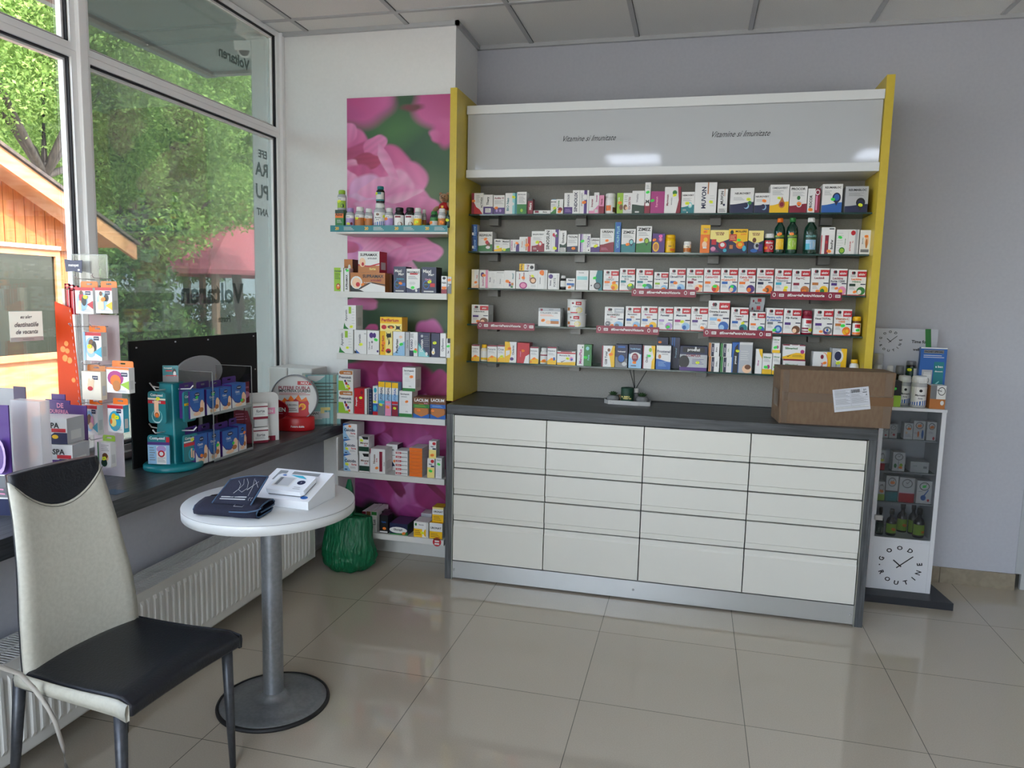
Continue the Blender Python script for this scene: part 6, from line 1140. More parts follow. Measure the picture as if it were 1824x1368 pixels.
mc = wrapmap(.0255, .05, 0); mc.n = 6; design(mb, 't 50 40 60 11 y SIMPLY;t 54 28 70 10 y GREEN TEA;e 10 38 6 6 y', mc, .05, .053); o = mb.build('candle', loc=(pc[0]-.002, ty_-.016, tz)); o.scale = (1.35, 1.35, 1.45); tag(o, 'dark green cylindrical candle in the middle of the tray', 'candle')
mb = MB(); mb.lathe([(.02, 0), (.021, .002), (.021, .026), (.019, .03)], mat('wood_beige', '8a7050', .6), 24); tag(mb.build('beige_jar', loc=(pc[0]-.038, ty_+.026, tz)), 'beige wooden jar behind the candle', 'jar')
rd = empty('reed_diffuser', (pc[0]+.034, ty_+.034, tz), 'white reed diffuser with three dark sticks behind the candle', 'diffuser'); rd.scale = (1.1, 1.1, 1.25)
mb = MB(); mb.lathe([(.022, 0), (.024, .004), (.024, .03), (.017, .036)], glass_mat('diffuser_glass', 'c8ccd0', .3, 'c0c4c8'), 24); mb.build('bottle', rd)
mb = MB(); mb.lathe([(.0165, .037), (.0175, .039), (.0175, .055), (.006, .056), (.006, .052), (0, .052)], pal('W'), 24); mb.build('collar', rd)
for (u, v) in ((1120, 650), (1128, 651), (1158, 650)):
    q_ = hit(u, v, 'y', ty_+.03); mb = MB(); mb.tube([((q_[0]-pc[0]-.034)*.04, 0, .0525), ((q_[0]-pc[0]-.034)/1.1, (q_[1]-ty_-.034)/1.1, (q_[2]-tz)/1.25)], .0019, pal('K'), 6); mb.build('stick', rd)
# ------------------------------------------------------------------ narrow display column right of the counter
stw = mat('stand_white', 'd8dade', .4); SX0, SX1, SY0, SY1 = 1.786, 2.088, -.31, -.08
sd = empty('display_column', (1.937, -.2, 0), 'narrow white display column with clock logo right of the counter', 'display stand')
def S_(mb, a, b, M=stw): mb.box((a[0]-1.937, a[1]+.2, a[2]), (b[0]-1.937, b[1]+.2, b[2]), M)
mb = MB(); mb.prism([(-.2, -.21), (.23, -.21), (.19, .12), (-.2, .12)], .0005, .038, mat('stand_base_grey', '25282e', .5), lambda a, b, d: (a, b, d)); mb.build('base_plate', sd)
sz = [.314, .497, .657, .825]
for x0_, x1_ in ((SX0, SX0+.02), (SX1-.02, SX1)): mb = MB(); S_(mb, (x0_, SY0, .0385), (x1_, SY1, .975)); mb.build('side_panel', sd)
mb = MB(); S_(mb, (SX0-.002, SY0-.003, .9755), (SX1+.002, SY1, .990)); mb.build('top_panel', sd)
mb = MB(); S_(mb, (SX0+.0205, SY1-.008, .32), (SX1-.0205, SY1, .975)); mb.build('back_panel', sd)
mb = MB(); S_(mb, (SX0+.0205, SY0+.002, .3), (SX1-.0205, SY1-.009, .314)); mb.build('bottom_shelf', sd)
def clock(mb, cx, cz, R, mp3, M='K'):
    tx_ = 'GOOD'; an = [162, 126, 94, 62]; t2 = 'ROUTINE'; a2 = [208, 236, 264, 292, 318, 342, 10]
    for c_, a in list(zip(tx_, an))+list(zip(t2, a2)):
        th = math.radians(a); v, f, s_ = text2d(c_); k = R*.24/max(s_[1], .5); rot = th-PI/2 if c_ in 'GOD' and a < 170 and (c_, a) in list(zip(tx_, an)) else th+PI/2
        x0_, z0_ = cx+R*math.cos(th), cz+R*math.sin(th)
        mb.add([mp3(x0_+(p_[0]*math.cos(rot)-p_[1]*math.sin(rot))*k*1.15, z0_+(p_[0]*math.sin(rot)+p_[1]*math.cos(rot))*k) for p_ in v], f, pal(M))
    def bar(a, r0, r1, t):
        th = math.radians(a); d = (math.cos(th), math.sin(th)); n_ = (-d[1], d[0]); mb.add([mp3(cx+d[0]*r+n_[0]*s_*t, cz+d[1]*r+n_[1]*s_*t) for r, s_ in ((r0, -1), (r1, -1), (r1, 1), (r0, 1))], [(0, 1, 2, 3)], pal(M))
    bar(42, -R*.22, R*.86, R*.03); bar(140, -R*.1, R*.45, R*.035); mb.add([mp3(cx-R*1.02+R*.04*math.cos(k), cz-R*.05+R*.04*math.sin(k)) for k in range(6)], [tuple(range(6))], pal(M))
mb = MB(); S_(mb, (SX0+.0205, SY0+.001, .0385), (SX1-.0205, SY0+.012, .2995)); clock(mb, 0, .172, .093, lambda a, b: (a, SY0+.2+.0004, b)); mb.build('logo_panel', sd)
for z in sz[1:]: mb = MB(); S_(mb, (SX0+.0205, SY0+.02, z-.006), (SX1-.0205, SY1-.009, z), sg); S_(mb, (SX0+.0205, SY0+.0185, z-.006), (SX1-.0205, SY0+.0199, z), pal('S')); mb.build('glass_shelf', sd)
mb = MB(); S_(mb, (SX0+.021, SY0-.0005, .318), (SX1-.021, SY0+.003, .974), glass_mat('smoked_door', 'e4e6e8', .05, '80848a', gloss=.05)); dr = mb.build('glass_door', sd)
mb = MB(); S_(mb, (SX0+.012, SY0-.014, .405), (SX0+.05, SY0-.001, .43), steel); mb.build('door_catch', dr)
CLK = 'e 50 76 34 18 K;e 50 76 29 15 W;p K 40 80 50 74 66 86 64 88 50 77 42 82;'
GRY = SY0+.032
row([
(1568,1582,760,'white clock logo box beside the post','W',CLK+'e 70 24 14 8 R'),(1584,1598,756,'white clock logo box with red heart','W',CLK+'e 60 26 16 8 R;v 30 40 10 40 D Flex'),
(1610,1626,754,'white clock logo box with orange sticker','W',CLK+'l 16 14 84 36 3 e;e 30 40 12 8 F;s 56 66 O'),(1627,1648,750,'tall white clock logo box with blue swirl','W',CLK+'e 80 30 10 24 B;e 44 30 8 16 O;l 8 30 40 40 2 e;s 50 74 O'),(1651,1668,752,'white clock logo box with red dot','W',CLK+'l 16 36 70 50 3 e;e 76 12 12 9 R;s 50 72 O'),
],'y',GRY,sz[3]+.0005,'top column shelf','clock logo boxes inside the display column',depth=.06)
row([
(1566,1577,802,'white and red clock box at the post','W','r 0 0 100 34 R;'+CLK.replace('76', '68')+'s 50 50 Y'),(1590,1612,806,'white clock box with two plant drawings','W',CLK+'e 24 28 12 12 G;e 70 32 14 10 g;r 46 10 50 56 s;s 66 20 O'),(1621,1654,823,'flat white clock box lying down','w','t 24 60 20 30 s good;r 70 40 90 60 s',dict(d=.09)),
],'y',GRY,sz[2]+.0005,'second column shelf','clock logo boxes inside the display column',depth=.06)
row([
(1564,1576,858,'white and lime clock box','W','r 0 0 100 34 g;'+CLK.replace('76', '68')+'s 50 50 O'),(1578,1600,848,'white and teal clock box','W','r 0 0 100 38 T;r 0 38 100 42 K;'+CLK+'s 52 74 O'),(1602,1630,851,'wide white and red clock box','W','r 0 0 100 36 R;r 0 36 100 38 k;'+CLK),(1633,1660,857,'white clock box with blue guitar','W',CLK+'e 46 26 18 12 B;p B 50 30 80 60 76 64 44 34;s 48 76 G;l 10 50 40 56 1 e;e 80 16 8 6 R'),
],'y',GRY,sz[1]+.0005,'third column shelf','clock logo boxes inside the display column',depth=.06)
row([
(1563,1577,905,'dark bottle with green label','b:syrup:K:K:D','e 60 34 30 26 w'),(1581,1600,909,'dark bottle with olive label in front','b:syrup:K:K:g','r 0 0 100 10 K;l 20 20 80 80 5 D;s 60 50 O'),
(1601,1620,898,'dark bottle with olive label at the rear','b:syrup:K:K:g','l 20 20 80 80 5 D;s 60 50 O',dict(dy=.08)),(1621,1638,899,'dark bottle with lime label at the rear','b:syrup:K:K:g','l 20 20 80 80 5 D',dict(dy=.06)),
(1630,1651,908,'dark bottle with olive label near the frame','b:syrup:K:K:g','r 0 0 100 10 K;l 20 20 80 80 5 D;s 70 40 O'),
],'y',GRY,sz[0]+.0005,'bottom column shelf','syrup bottles inside the display column')
GT = SY0+.01
row([
(1583,1606,679,'black and lime clock box','K','r 0 0 100 44 g;'+CLK.replace('W', 'K').replace('K;p', 'K;p')+'s 46 70 G',dict(side='g',d=.07)),
(1602,1626,670,'white and blue labelled jar, left one','b:jar:S:W:W','a 16 30 B;e 50 80 8 8 K;t 50 54 56 14 K Magneziu;t 50 38 30 8 N forte',dict(dy=.07)),
(1627,1656,671,'white and blue labelled jar, right one','b:jar:S:W:W','a 16 30 B;e 50 80 8 8 K;t 50 54 56 14 K Magneziu;t 50 38 30 8 N forte'),
(1657,1685,687,'grey and golden clock box','W','r 0 0 100 42 o;e 80 26 12 10 W;r 0 0 40 100 s;r 0 0 40 42 o;'+CLK.replace('50', '72').replace('34', '24').replace('29', '20'),dict(d=.07,side='o')),
],'y',GT,.9905,'column top front','goods on top of the display column',depth=.08)
row([
(1558,1576,630,'clear jar with golden label','b:jar:S:S:o','r 0 70 100 100 W;l 20 20 80 60 3 b',dict(dy=.0)),
(1580,1592,652,'clear jar half hidden','b:jar:S:W:w',''),
(1596,1612,652,'dark jar with green label','b:jar:K:s:D','l 20 20 80 60 3 g'),
(1617,1639,643,'grey clock box under the dark jar','S',CLK.replace('76', '54')+'s 60 28 G',dict(h=.13,d=.06)),
(1619,1638,604,'dark jar with olive lid standing on box','b:jar:K:s:D','r 0 0 60 100 D;l 10 10 50 50 4 g;r 60 0 100 90 W;s 30 76 Y',dict(on=1,h=.092)),
],'y',SY0+.155,.9905,'column top rear','goods on top of the display column',depth=.06)
# blue booklet display and header card
a, b = hit(1641, 618, 'y', -.2), hit(1688, 618, 'y', -.2); c_ = hit(1660, 684, 'y', -.2)
mb = MB(); wd = b[0]-a[0]; hh2 = a[2]-.992
mb.box((0, 0, 0), (wd, .03, hh2), pal('B')); mm = lambda p_, q_, e: (p_, -e, q_)
design(mb, 'r 0 98 100 100 W;r 12 90 88 96 s;t 50 93 70 4 K PACHET SPECIAL;l 12 82 90 88 2 W;r 54 20 92 76 T;t 74 68 28 7 W a ben;t 74 60 30 6 W discount;r 10 38 50 62 S;r 16 36 46 54 W;e 30 44 10 5 s;e 30 44 8 4 W;r 18 54 44 58 w;p t 60 38 62 34 78 42 78 44;r 20 28 50 31 w;s 40 58 O', mm, wd, hh2)
o = mb.build('offer_carton', loc=(a[0], -.2, .991), rz=-.02); tag(o, 'tall blue special offer carton on top of the display column', 'box')
mb = MB(); a, b = hit(1560, 584, 'y', -.085), hit(1672, 586, 'y', -.085); wd = b[0]-a[0]; hh2 = a[2]-.991
mb.box((0, 0, 0), (wd, .004, hh2), mat('header_card', 'bfc3cc', .4)); clock(mb, wd*.25, hh2-.068, .05, lambda p_, q_: (p_, -.0008, q_))
design(mb, 't 72 83 26 5 K Time for;t 74 72 24 5 K wellbeing;p G 79 100 88 100 93 58 84 58', mm, wd, hh2); mb.box((wd*.8, -.003, hh2), (wd*.88, .006, hh2+.002), pal('G'))
tag(mb.build('header_card', loc=(a[0], -.086, .991)), 'grey header card with round clock logo behind the jars', 'sign')
# ------------------------------------------------------------------ green plastic bag
bg_m = bpy.data.materials.new('green_plastic'); bg_m.use_nodes = True; n_ = bg_m.node_tree; pb_ = n_.nodes['Principled BSDF']; pb_.inputs['Base Color'].default_value = lin('1d7a50'); pb_.inputs['Roughness'].default_value = .3
tl = n_.nodes.new('ShaderNodeBsdfTranslucent'); tl.inputs[0].default_value = lin('1f8a58'); tt_ = n_.nodes.new('ShaderNodeBsdfTransparent'); tt_.inputs[0].default_value = lin('2f9a68'); m1 = n_.nodes.new('ShaderNodeMixShader'); m1.inputs[0].default_value = .3; m2_ = n_.nodes.new('ShaderNodeMixShader'); m2_.inputs[0].default_value = .12
nzz = n_.nodes.new('ShaderNodeTexNoise'); nzz.inputs['Scale'].default_value = 9; mpp = n_.nodes.new('ShaderNodeMapping'); mpp.inputs['Scale'].default_value = (6, 6, 1.2); tcc = n_.nodes.new('ShaderNodeTexCoord'); bp = n_.nodes.new('ShaderNodeBump'); bp.inputs['Strength'].default_value = .8; bp.inputs['Distance'].default_value = .02
for a, b in ((tcc.outputs['Object'], mpp.inputs[0]), (mpp.outputs[0], nzz.inputs[0]), (nzz.outputs[0], bp.inputs['Height']), (bp.outputs[0], pb_.inputs['Normal']), (pb_.outputs[0], m1.inputs[1]), (tl.outputs[0], m1.inputs[2]), (m1.outputs[0], m2_.inputs[1]), (tt_.outputs[0], m2_.inputs[2]), (m2_.outputs[0], n_.nodes['Material Output'].inputs[0])): n_.links.new(a, b)
gb = empty('plastic_bag', (-.925, -.77, 0), 'green plastic carrier bag standing on the floor by the shelves', 'bag')
mb = MB(); nz_, na = 40, 96; vs = []
for j in range(nz_):
    t = j/(nz_-1); z = .002+.40*t
    rx = np.interp(t, [0, .03, .1, .25, .4, .6, .8, 1], [.085, .12, .148, .152, .142, .135, .12, .085]); ry = np.interp(t, [0, .03, .1, .3, .6, .85, 1], [.07, .085, .10, .10, .07, .035, .012])
    for i in range(na):
        a = 2*PI*i/na; w_ = 1+.10*mnoise.noise(Vector((2.2*math.cos(a), 2.2*math.sin(a), t*3.0)))+.07*mnoise.noise(Vector((6*math.cos(a), 6*math.sin(a), t*2.2+4)))*(t > .2)+.05*mnoise.noise(Vector((3*math.cos(a), 3*math.sin(a), t*26)))*(t < .35)
        drop = 0
        if t > .75: drop = (t-.75)/.25*.17*max(0, 1-abs(math.cos(a)+.35)**2*4)
        side = 1 if math.cos(a) > 0 else 0
        vs.append((rx*w_*math.cos(a)+.01*t-.0*side, ry*w_*math.sin(a), z-drop-(.10*(t-.75)/.25*side if t > .75 else 0)+(.0 if t > .1 else .004*math.sin(7*a))))
mb.add(vs, [(j*na+i, j*na+(i+1) % na, (j+1)*na+(i+1) % na, (j+1)*na+i) for j in range(nz_-1) for i in range(na)]+[tuple(range(na))[::-1]], bg_m, True); mb.build('bag_body', gb)
mb = MB(); mb.add([(-.03, -.03, .30), (.03, -.03, .30), (.028, -.012, .45), (.018, -.006, .50), (.004, -.006, .50), (-.01, -.012, .44), (-.03, .03, .30), (.03, .03, .30), (.028, .012, .45), (.018, .006, .50), (.004, .006, .50), (-.01, .012, .44)], [(0, 1, 2, 5), (5, 2, 3, 4), (7, 6, 11, 8), (8, 11, 10, 9), (6, 0, 5, 11), (11, 5, 4, 10), (1, 7, 8, 2), (2, 8, 9, 3), (4, 3, 9, 10)], bg_m, True); mb.build('handle', gb)
mb = MB(); ball(mb, (0, 0, .075), (.13, .08, .072), noise_mat('bag_filling', '7a9aa8', '3a6a60', ns=14, rough=.4)); mb.build('filling', gb)
# ------------------------------------------------------------------ outside
GZ = -.25
grd = noise_mat('pavement', 'b0aca2', 'a09c92', ns=1.2, rough=.9)
mb = MB(); mb.box((-60, -40, GZ-.1), (XW-.11, 60, GZ), grd); mb.box((XW-.1, -40, GZ-.1), (40, TY-.11, GZ), grd); struct(mb, 'ground')
mb = MB(); mb.box((-1.64, YP+.02, GZ), (-1.605, .25, 3.6), mat('facade_panel', '6c7a7a', .5)); mb.box((-2.13, .25, GZ), (-1.605, 3.2, 3.185), mat('facade_panel', '3c4e52', .5)); struct(mb, 'wall_outer')
mb = MB(); mb.box((-1.64, TY-.1, 3.25), (6, 3.2, 4.9), mat('shading_block', '8a8a86', .7)); struct(mb, 'roof')  # unseen block added above the shop to shade the outer pillar
mb = MB(); mb.box((-1.60, YP-.02, GZ), (-1.572, YP+.02, 3.19), pvc); mb.box((-1.64, TY, GZ), (-1.62, YP, .75), mat('facade_panel', '5f6c6c', .5)); struct(mb, 'trim_2')
# canopy with gutter
cpm = noise_mat('canopy_panel', '6f8c8e', '7a9698', ns=3, rough=.45); gut = mat('gutter_brown', '564c46', .5)
cn = empty('entrance_canopy', (-2.3, -2.5, 3.19), 'grey green canopy projecting above the shop windows outside', 'canopy')
mb = MB()
for k in range(8): y0 = -3.5+.865*k-.0; mb.box((-.60, y0, 0), (.66, y0+.86, .06), cpm)
mb.build('soffit', cn); mb = MB(); mb.box((-.66, -3.5, -.02), (-.60, 3.47, .16), gut); mb.box((-.76, -3.5, -.0), (-.665, 3.56, .1), cpm); mb.box((-.60, 3.42, -.02), (.66, 3.48, .16), mat('gutter_light', '9aa6a4', .5)); mb.build('gutter', cn)
# security camera under the canopy
sc = empty('security_camera', (-1.93, -.03, 3.189), 'white bullet security camera hanging under the canopy outside', 'camera')
wp = mat('camera_white', 'f0f2f2', .4)
mb = MB(); mb.box((-.07, -.075, -.085), (.07, .075, -.0005), wp); mb.box((-.078, -.083, -.105), (.078, .083, -.085), wp); mb.build('junction_box', sc, bevel=.004)
mb = MB(); mb.lathe([(.022, -.19), (.022, -.14), (.046, -.13), (.05, -.1055)], wp, 20, T=Matrix.Translation((.01, -.01, 0))); mb.build('bracket', sc)
T_ = Matrix.Translation((.0, -.03, -.20)) @ Matrix.Scale(1.2, 4) @ Matrix.Rotation(.25, 4, 'Z') @ Matrix.Rotation(PI/2+.28, 4, 'X')
mb = MB(); mb.lathe([(.034, -.07), (.037, -.06), (.037, .1), (.03, .1)], wp, 24, T=T_); mb.box((-.042, -.0, -.05), (.042, .045, .12), wp, T_ @ Matrix.Translation((0, .0, 0))); mb.build('housing', sc, bevel=.002); mb = MB(); mb.lathe([(.03, .098), (.026, .101), (0, .101)], pal('K'), 24, T=T_); mb.build('lens', sc)
# mirrored lettering stuck on the outer face of the glass
def film_text(t, u, v, hpx, lab, val=-1.5395, bar=0, sx=-1):
    a, b = hit(u, v-hpx/2, 'x', val), hit(u, v+hpx/2, 'x', val); vv, ff, sz_ = text2d(t); k = (a[2]-b[2])/sz_[1]; mb = MB()
    mb.add([(0, -p_[0]*k, p_[1]*k) for p_ in vv], [f[::-1] for f in ff], glass_mat('film_ink', 'a0aaa8', .25, '4a5454', gloss=.02))
    o = mb.build('window_lettering', loc=(val, (a[1]+b[1])/2, (a[2]+b[2])/2)); tag(o, lab, 'lettering')
film_text('Voltaren', 382, 522, 38, 'faint mirrored grey word low on the film covered window')
film_text('Forte', 400, 568, 12, 'small faint mirrored word below the large word on film window')
film_text('EFE', 468, 275, 14, 'faint mirrored letters topmost at the right edge of the window film')
film_text('RA', 466, 302, 24, 'faint mirrored letters second from top at window right edge')
film_text('PU', 467, 342, 26, 'faint mirrored letters third from top at window right edge')
film_text('ANT', 468, 378, 13, 'small faint mirrored letters fourth from top at window right edge')
film_text('Voltaren', 418, 104, 20, 'faint mirrored word in the upper window pane near the camera')
# wooden kiosk
KX = -5.0; wd1 = noise_mat('kiosk_wood', 'b5622c', 'c8763a', scale=(1, 8, .8), ns=5, rough=.6, bump=.1); wd2 = noise_mat('kiosk_trim', 'cf8a54', 'dca070', scale=(1, 1, 6), ns=4, rough=.6)
kk = empty('wooden_kiosk', (KX, 0, GZ), 'orange wooden kiosk with pitched roof outside the left window', 'kiosk')
def kp(u, v, x=KX): q_ = hit(u, v, 'x', x); return (q_[1], q_[2]-GZ)
tipR = kp(215, 452); up = kp(0, 300); sl_ = (up[1]-tipR[1])/(up[0]-tipR[0]); yA = -.9; zA = tipR[1]+sl_*(yA-tipR[0]); yE = 1.62; zE = tipR[1]+sl_*(yE-tipR[0])-.12
wz = kp(60, 443)[1]
mb = MB(); yy = yA-2.5; 
while yy < yE:
    y1_ = min(yy+.105, yE); zt0 = zA-abs(yy-yA)*abs(sl_)-.1; zt1 = zA-abs(y1_-yA)*abs(sl_)-.1
    mb.add([(0, yy+.004, wz), (0, y1_-.004, wz), (0, y1_-.004, zt1), (0, yy+.004, zt0), (-.03, yy+.004, wz), (-.03, y1_-.004, wz), (-.03, y1_-.004, zt1), (-.03, yy+.004, zt0)], [(0, 1, 2, 3), (0, 3, 7, 4), (1, 5, 6, 2)], wd1); yy += .105
mb.box((-.06, yA-2.5, 0), (-.031, yE, wz), wd1); mb.box((-.06, yA-1.6, wz), (-.035, yE-.02, wz+.25), mat('kiosk_dark', '5c2e14', .7)); mb.box((-3, yE-.03, 0), (-.06, yE, zE+.02), wd1); mb.build('front_wall', kk)
mb = MB()
def beam(y0_, z0_, y1_, z1_, th, x0_, x1_, M): mb.prism([(y0_, z0_), (y1_, z1_), (y1_, z1_+th), (y0_, z0_+th)], x0_, x1_, M, lambda a, b, d: (d, a, b))
beam(yA, zA-.1, tipR[0], tipR[1]-.06, .15, .16, .20, wd2); mb.build('bargeboard', kk)
mb = MB(); beam(yA, zA+.052, tipR[0]+.03, tipR[1]+.09, .03, -3.2, .22, noise_mat('shingle', '4c4440', '6a5c50', ns=20, rough=.95)); beam(yA, zA+.02, tipR[0], tipR[1]+.06, .025, -3.2, .19, wd2); beam(yA-3, zA-3*abs(sl_), yA, zA+.05, .05, -3.2, .22, MATS['shingle']); mb.build('roof', kk)
wa, wb = kp(-160, 450), kp(101, 634); mb = MB(); f_ = .05
for a_, b_, c_, d_ in ((wa[0], wb[0]+f_, wz-.06, wz), (wa[0], wb[0]+f_, wb[1]-.02, wb[1]+.04), (wb[0], wb[0]+f_, wb[1]+.04, wz-.06), (wa[0], wb[0]+f_, .12, .2), (wb[0], wb[0]+f_, .2, wb[1]-.02)): mb.box((.0, a_, c_), (.045, b_, d_), wd2)
mb.box((0, wa[0], .2), (.02, wb[0], wb[1]-.02), wd2); mb.box((.045, wa[0], wz), (.06, wb[0]+.05, wz+.035), pal('W')); mb.build('door_frame', kk)
mb = MB(); mb.box((.015, wa[0], wb[1]+.04), (.022, wb[0], wz-.06), mat('kiosk_glass', '20281f', .06, Specular_IOR_Level=.35)); mb.build('door_glass', kk)
# vegetation
lf1 = bpy.data.materials.new('leaf_green'); lf1.use_nodes = True; t_ = lf1.node_tree; t_.nodes.remove(t_.nodes['Principled BSDF'])
def leafmat(M, c1, c2, tr=.45):
    t_ = M.node_tree; oi = t_.nodes.new('ShaderNodeNewGeometry'); cr = t_.nodes.new('ShaderNodeValToRGB'); cr.color_ramp.elements[0].color = lin(c1); cr.color_ramp.elements[1].color = lin(c2)
    d = t_.nodes.new('ShaderNodeBsdfDiffuse'); l = t_.nodes.new('ShaderNodeBsdfTranslucent'); mx = t_.nodes.new('ShaderNodeMixShader'); mx.inputs[0].default_value = tr
    for a, b in ((oi.outputs['Random Per Island'], cr.inputs[0]), (cr.outputs[0], d.inputs[0]), (cr.outputs[0], l.inputs[0]), (d.outputs[0], mx.inputs[1]), (l.outputs[0], mx.inputs[2]), (mx.outputs[0], t_.nodes['Material Output'].inputs[0])): t_.links.new(a, b)
leafmat(lf1, '66863c', 'b4cc78')
lf2 = bpy.data.materials.new('leaf_shaded'); lf2.use_nodes = True; lf2.node_tree.nodes.remove(lf2.node_tree.nodes['Principled BSDF']); leafmat(lf2, '2a4020', '66844a', .35)  # background shade is put into these darker leaf colours, sunlit contrast into the lighter
bark = noise_mat('bark', '3a332c', '5a5046', scale=(4, 4, 1), ns=6, rough=.9, bump=.8)
def leaves(blobs, n, size, M, name, parent):
    tot = sum(b[3]*b[4]*b[5] for b in blobs)**1; V = []; 
    for b in blobs:
        k = int(n*(b[3]*b[4]*b[5])/tot); d = rng.normal(size=(k, 3)); d /= np.linalg.norm(d, axis=1)[:, None]; r = rng.uniform(.35, 1, k)[:, None]**.45
        c = np.array(b[:3])+d*r*np.array(b[3:6])
        cl = c+rng.normal(size=(k, 3))*.05
        u = rng.normal(size=(k, 3)); u /= np.linalg.norm(u, axis=1)[:, None]; w_ = rng.normal(size=(k, 3)); w_ -= (w_*u).sum(1)[:, None]*u; w_ /= np.linalg.norm(w_, axis=1)[:, None]
        s_ = (size*rng.uniform(.6, 1.3, k))[:, None]; V.append(np.stack([cl-u*s_, cl+w_*s_*.45, cl+u*s_, cl-w_*s_*.45], 1))
    V = np.concatenate(V); k = len(V); me = bpy.data.meshes.new(name); me.vertices.add(4*k); me.vertices.foreach_set('co', V.reshape(-1)); me.loops.add(4*k); me.loops.foreach_set('vertex_index', np.arange(4*k, dtype=np.int32)); me.polygons.add(k); me.polygons.foreach_set('loop_start', np.arange(0, 4*k, 4, dtype=np.int32)); me.polygons.foreach_set('loop_total', np.full(k, 4, dtype=np.int32)); me.materials.append(M); me.update(); me.validate()
    o = bpy.data.objects.new(name, me); COL.objects.link(o); o.parent = parent; return o
def tree(u, v, x, lab, crown, n, size=.09, M=lf1, trunk=.13, fork=None):
    q_ = hit(u, v, 'x', x); t = empty('tree', (x, q_[1], GZ), lab, 'tree', group=None); mb = MB(); zc = q_[2]-GZ
    mb.tube([(0, 0, 0), (.05, .03, zc*.4), (-.02, 0, zc*.75), (0, 0, zc)], trunk, bark, 10, rs=[trunk*1.3, trunk, trunk*.9, trunk*.8])
    for i, b in enumerate(crown): mb.tube([(0, 0, zc*.95), ((b[0])*.5, (b[1])*.5+.05, zc+(b[2])*.45), (b[0]*.95, b[1]*.95, zc+b[2]*.9)], trunk*.5, bark, 7, rs=[trunk*.7, trunk*.45, trunk*.2])
    mb.build('trunk', t); leaves([(b[0], b[1], zc+b[2], b[3], b[4], b[5]) for b in crown], n, size, M, 'foliage', t); return t
tree(78, 290, -8.0, 'forked tree rising behind the wooden kiosk', [(-.3, -.9, 1.1, 1.2, 1.3, .8), (.2, .9, 1.3, 1.1, 1.1, .9), (0, 0, 2.4, 1.6, 1.9, 1.0), (-.4, 1.6, .3, .9, .9, .6), (.3, -1.7, 2.0, 1.2, 1.3, 1.0), (.8, .3, 1.9, .9, 1.2, .8), (-.6, .2, .5, .8, 1.3, .5)], 90000, .033, trunk=.08)
tree(250, 430, -9.0, 'light green tree in the middle of the film covered window', [(0, -1.2, 1.3, 1.2, 1.3, .8), (.2, .3, 2.2, 1.5, 1.6, 1.0), (.6, 1.4, 1.0, 1.1, 1.3, .7), (0, .6, 3.6, 1.6, 2.0, 1.0), (.4, -1.2, 2.8, 1.3, 1.4, .9), (.3, -.3, .3, 1.0, 1.6, .7)], 46000, .05)
tree(420, 420, -10.5, 'light green tree above the red roofed pavilion', [(.4, -1.1, .9, 1.2, 1.4, .7), (0, .6, 1.6, 1.5, 1.7, 1.0), (.3, 1.8, 3.0, 1.5, 1.8, 1.1), (0, -.3, 3.2, 1.4, 1.6, 1.0)], 40000, .052)
tree(160, 440, -13, 'dark tree far behind the window mullion', [(0, -2.0, 2.2, 2, 2.6, 1.6), (0, .6, 3.6, 2.2, 2.6, 1.8), (0, 2.4, 1.6, 2, 2.4, 1.5), (0, -.2, .4, 2, 2.6, 1.2)], 30000, .075, lf2)
tree(330, 440, -15, 'tall dark tree far behind the pavilion', [(0, -2.0, 2.2, 2, 2.8, 1.8), (0, 1.0, 3.8, 2.4, 3, 2), (0, 3.2, 1.4, 2, 2.6, 1.5), (0, 0, 0, 2, 3, 1.2)], 32000, .08, lf2)
tree(20, 400, -14, 'dark tree far behind the kiosk roof', [(0, -2.0, 2.4, 2, 2.6, 1.8), (0, 1.0, 3.8, 2.4, 3, 2), (0, 3.0, 1.4, 2, 2.4, 1.5), (0, 0, .2, 2, 3, 1.2)], 30000, .08, lf2)
tree(470, 430, -17, 'dark tree farthest to the right outside', [(0, -2.0, 2.2, 2, 2.8, 1.8), (0, 1.0, 4.2, 2.6, 3.2, 2.2), (0, 3.4, 1.8, 2.2, 3, 1.8)], 28000, .085, lf2)
hg = empty('hedge', (-12, 9, GZ), 'long green hedge at the far side of the pavement', 'hedge'); leaves([(0, y_, .75, .6, 1.4, .9) for y_ in range(-12, 13, 2)], 30000, .06, lf2, 'foliage', hg); mb = MB(); mb.box((-.3, -12, 0), (.3, 12, .9), mat('hedge_core', '20301a', .9)); mb.build('stems', hg)
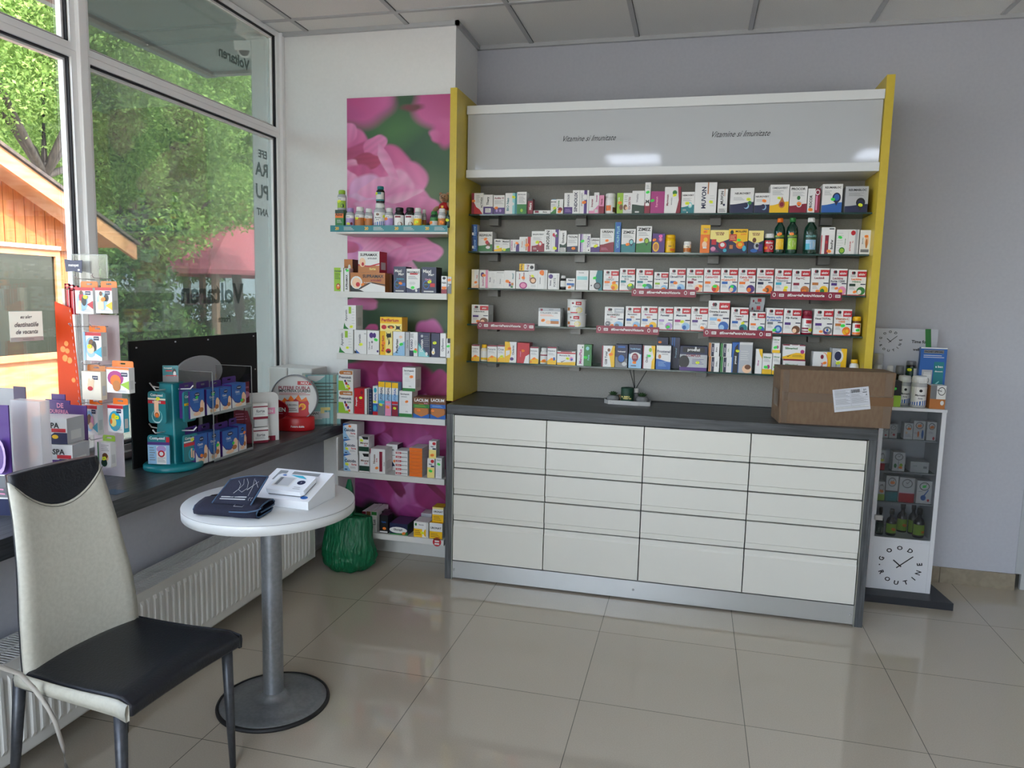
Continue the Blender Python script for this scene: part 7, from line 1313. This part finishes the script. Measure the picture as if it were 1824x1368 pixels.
# shrub behind the glass stand
q_ = hit(255, 545, 'x', -7.5); sh_ = empty('shrub', (-7.5, q_[1], GZ), 'leafy shrub standing beside the kiosk', 'shrub'); leaves([(0, 0, .9, .7, 1.0, .8), (0, .9, .6, .6, .8, .6), (0, -.3, 1.9, .6, .8, .5)], 7000, .06, lf2, 'foliage', sh_); mb = MB(); mb.tube([(0, 0, 0), (0, .1, 1.6)], .04, bark); mb.build('trunk', sh_)
# red roofed pavilion
ra, rb = hit(290, 477, 'x', -10), hit(372, 425, 'x', -10); pv_ = empty('garden_pavilion', (-10, rb[1], GZ), 'red shingle roofed pavilion with timber posts beyond the window', 'pavilion')
y0_, z0_ = ra[1]-rb[1], ra[2]-GZ; z1_ = rb[2]-GZ; rrm = noise_mat('red_shingle', 'b8606a', 'a04c56', scale=(1, 6, 12), ns=4, rough=.8); R_ = -y0_
apex = (0, R_*.9, z1_+1.1); n8 = 8; ring_ = [(R_*1.6*math.cos(k*PI/4+PI/8), R_*.9+R_*1.9*math.sin(k*PI/4+PI/8), z0_) for k in range(8)]; mb = MB()
for k in range(8):
    a_, b_ = ring_[k], ring_[(k+1) % 8]; mb.add([a_, b_, apex, (a_[0]*.97, a_[1], a_[2]-.10), (b_[0]*.97, b_[1], b_[2]-.10)], [(0, 1, 2), (3, 4, 1, 0)], rrm)
mb.build('roof', pv_)
for k in range(8): a_ = ring_[k]; mb = MB(); mb.box((a_[0]*.85-.06, apex[1]+(a_[1]-apex[1])*.85-.06, 0), (a_[0]*.85+.06, apex[1]+(a_[1]-apex[1])*.85+.06, z0_-.02), mat('timber_post', '7c5a40', .7)); mb.build('post', pv_)
# pale building far behind
mb = MB(); hb_ = empty('pale_building', (-24, 20, GZ), 'pale grey building far behind the trees', 'building')
mb.box((-3, -24, 0), (0, 14, 4.2), mat('pale_wall', '7c8288', .8)); mb.build('facade', hb_)
for k in range(12): mb = MB(); mb.box((0.0, -22+3*k, 1.0), (.05, -20.4+3*k, 2.6), mat('far_glass', '6a7478', .2)); mb.build('window', hb_)
bpy.data.objects.remove(_to, do_unlink=True)
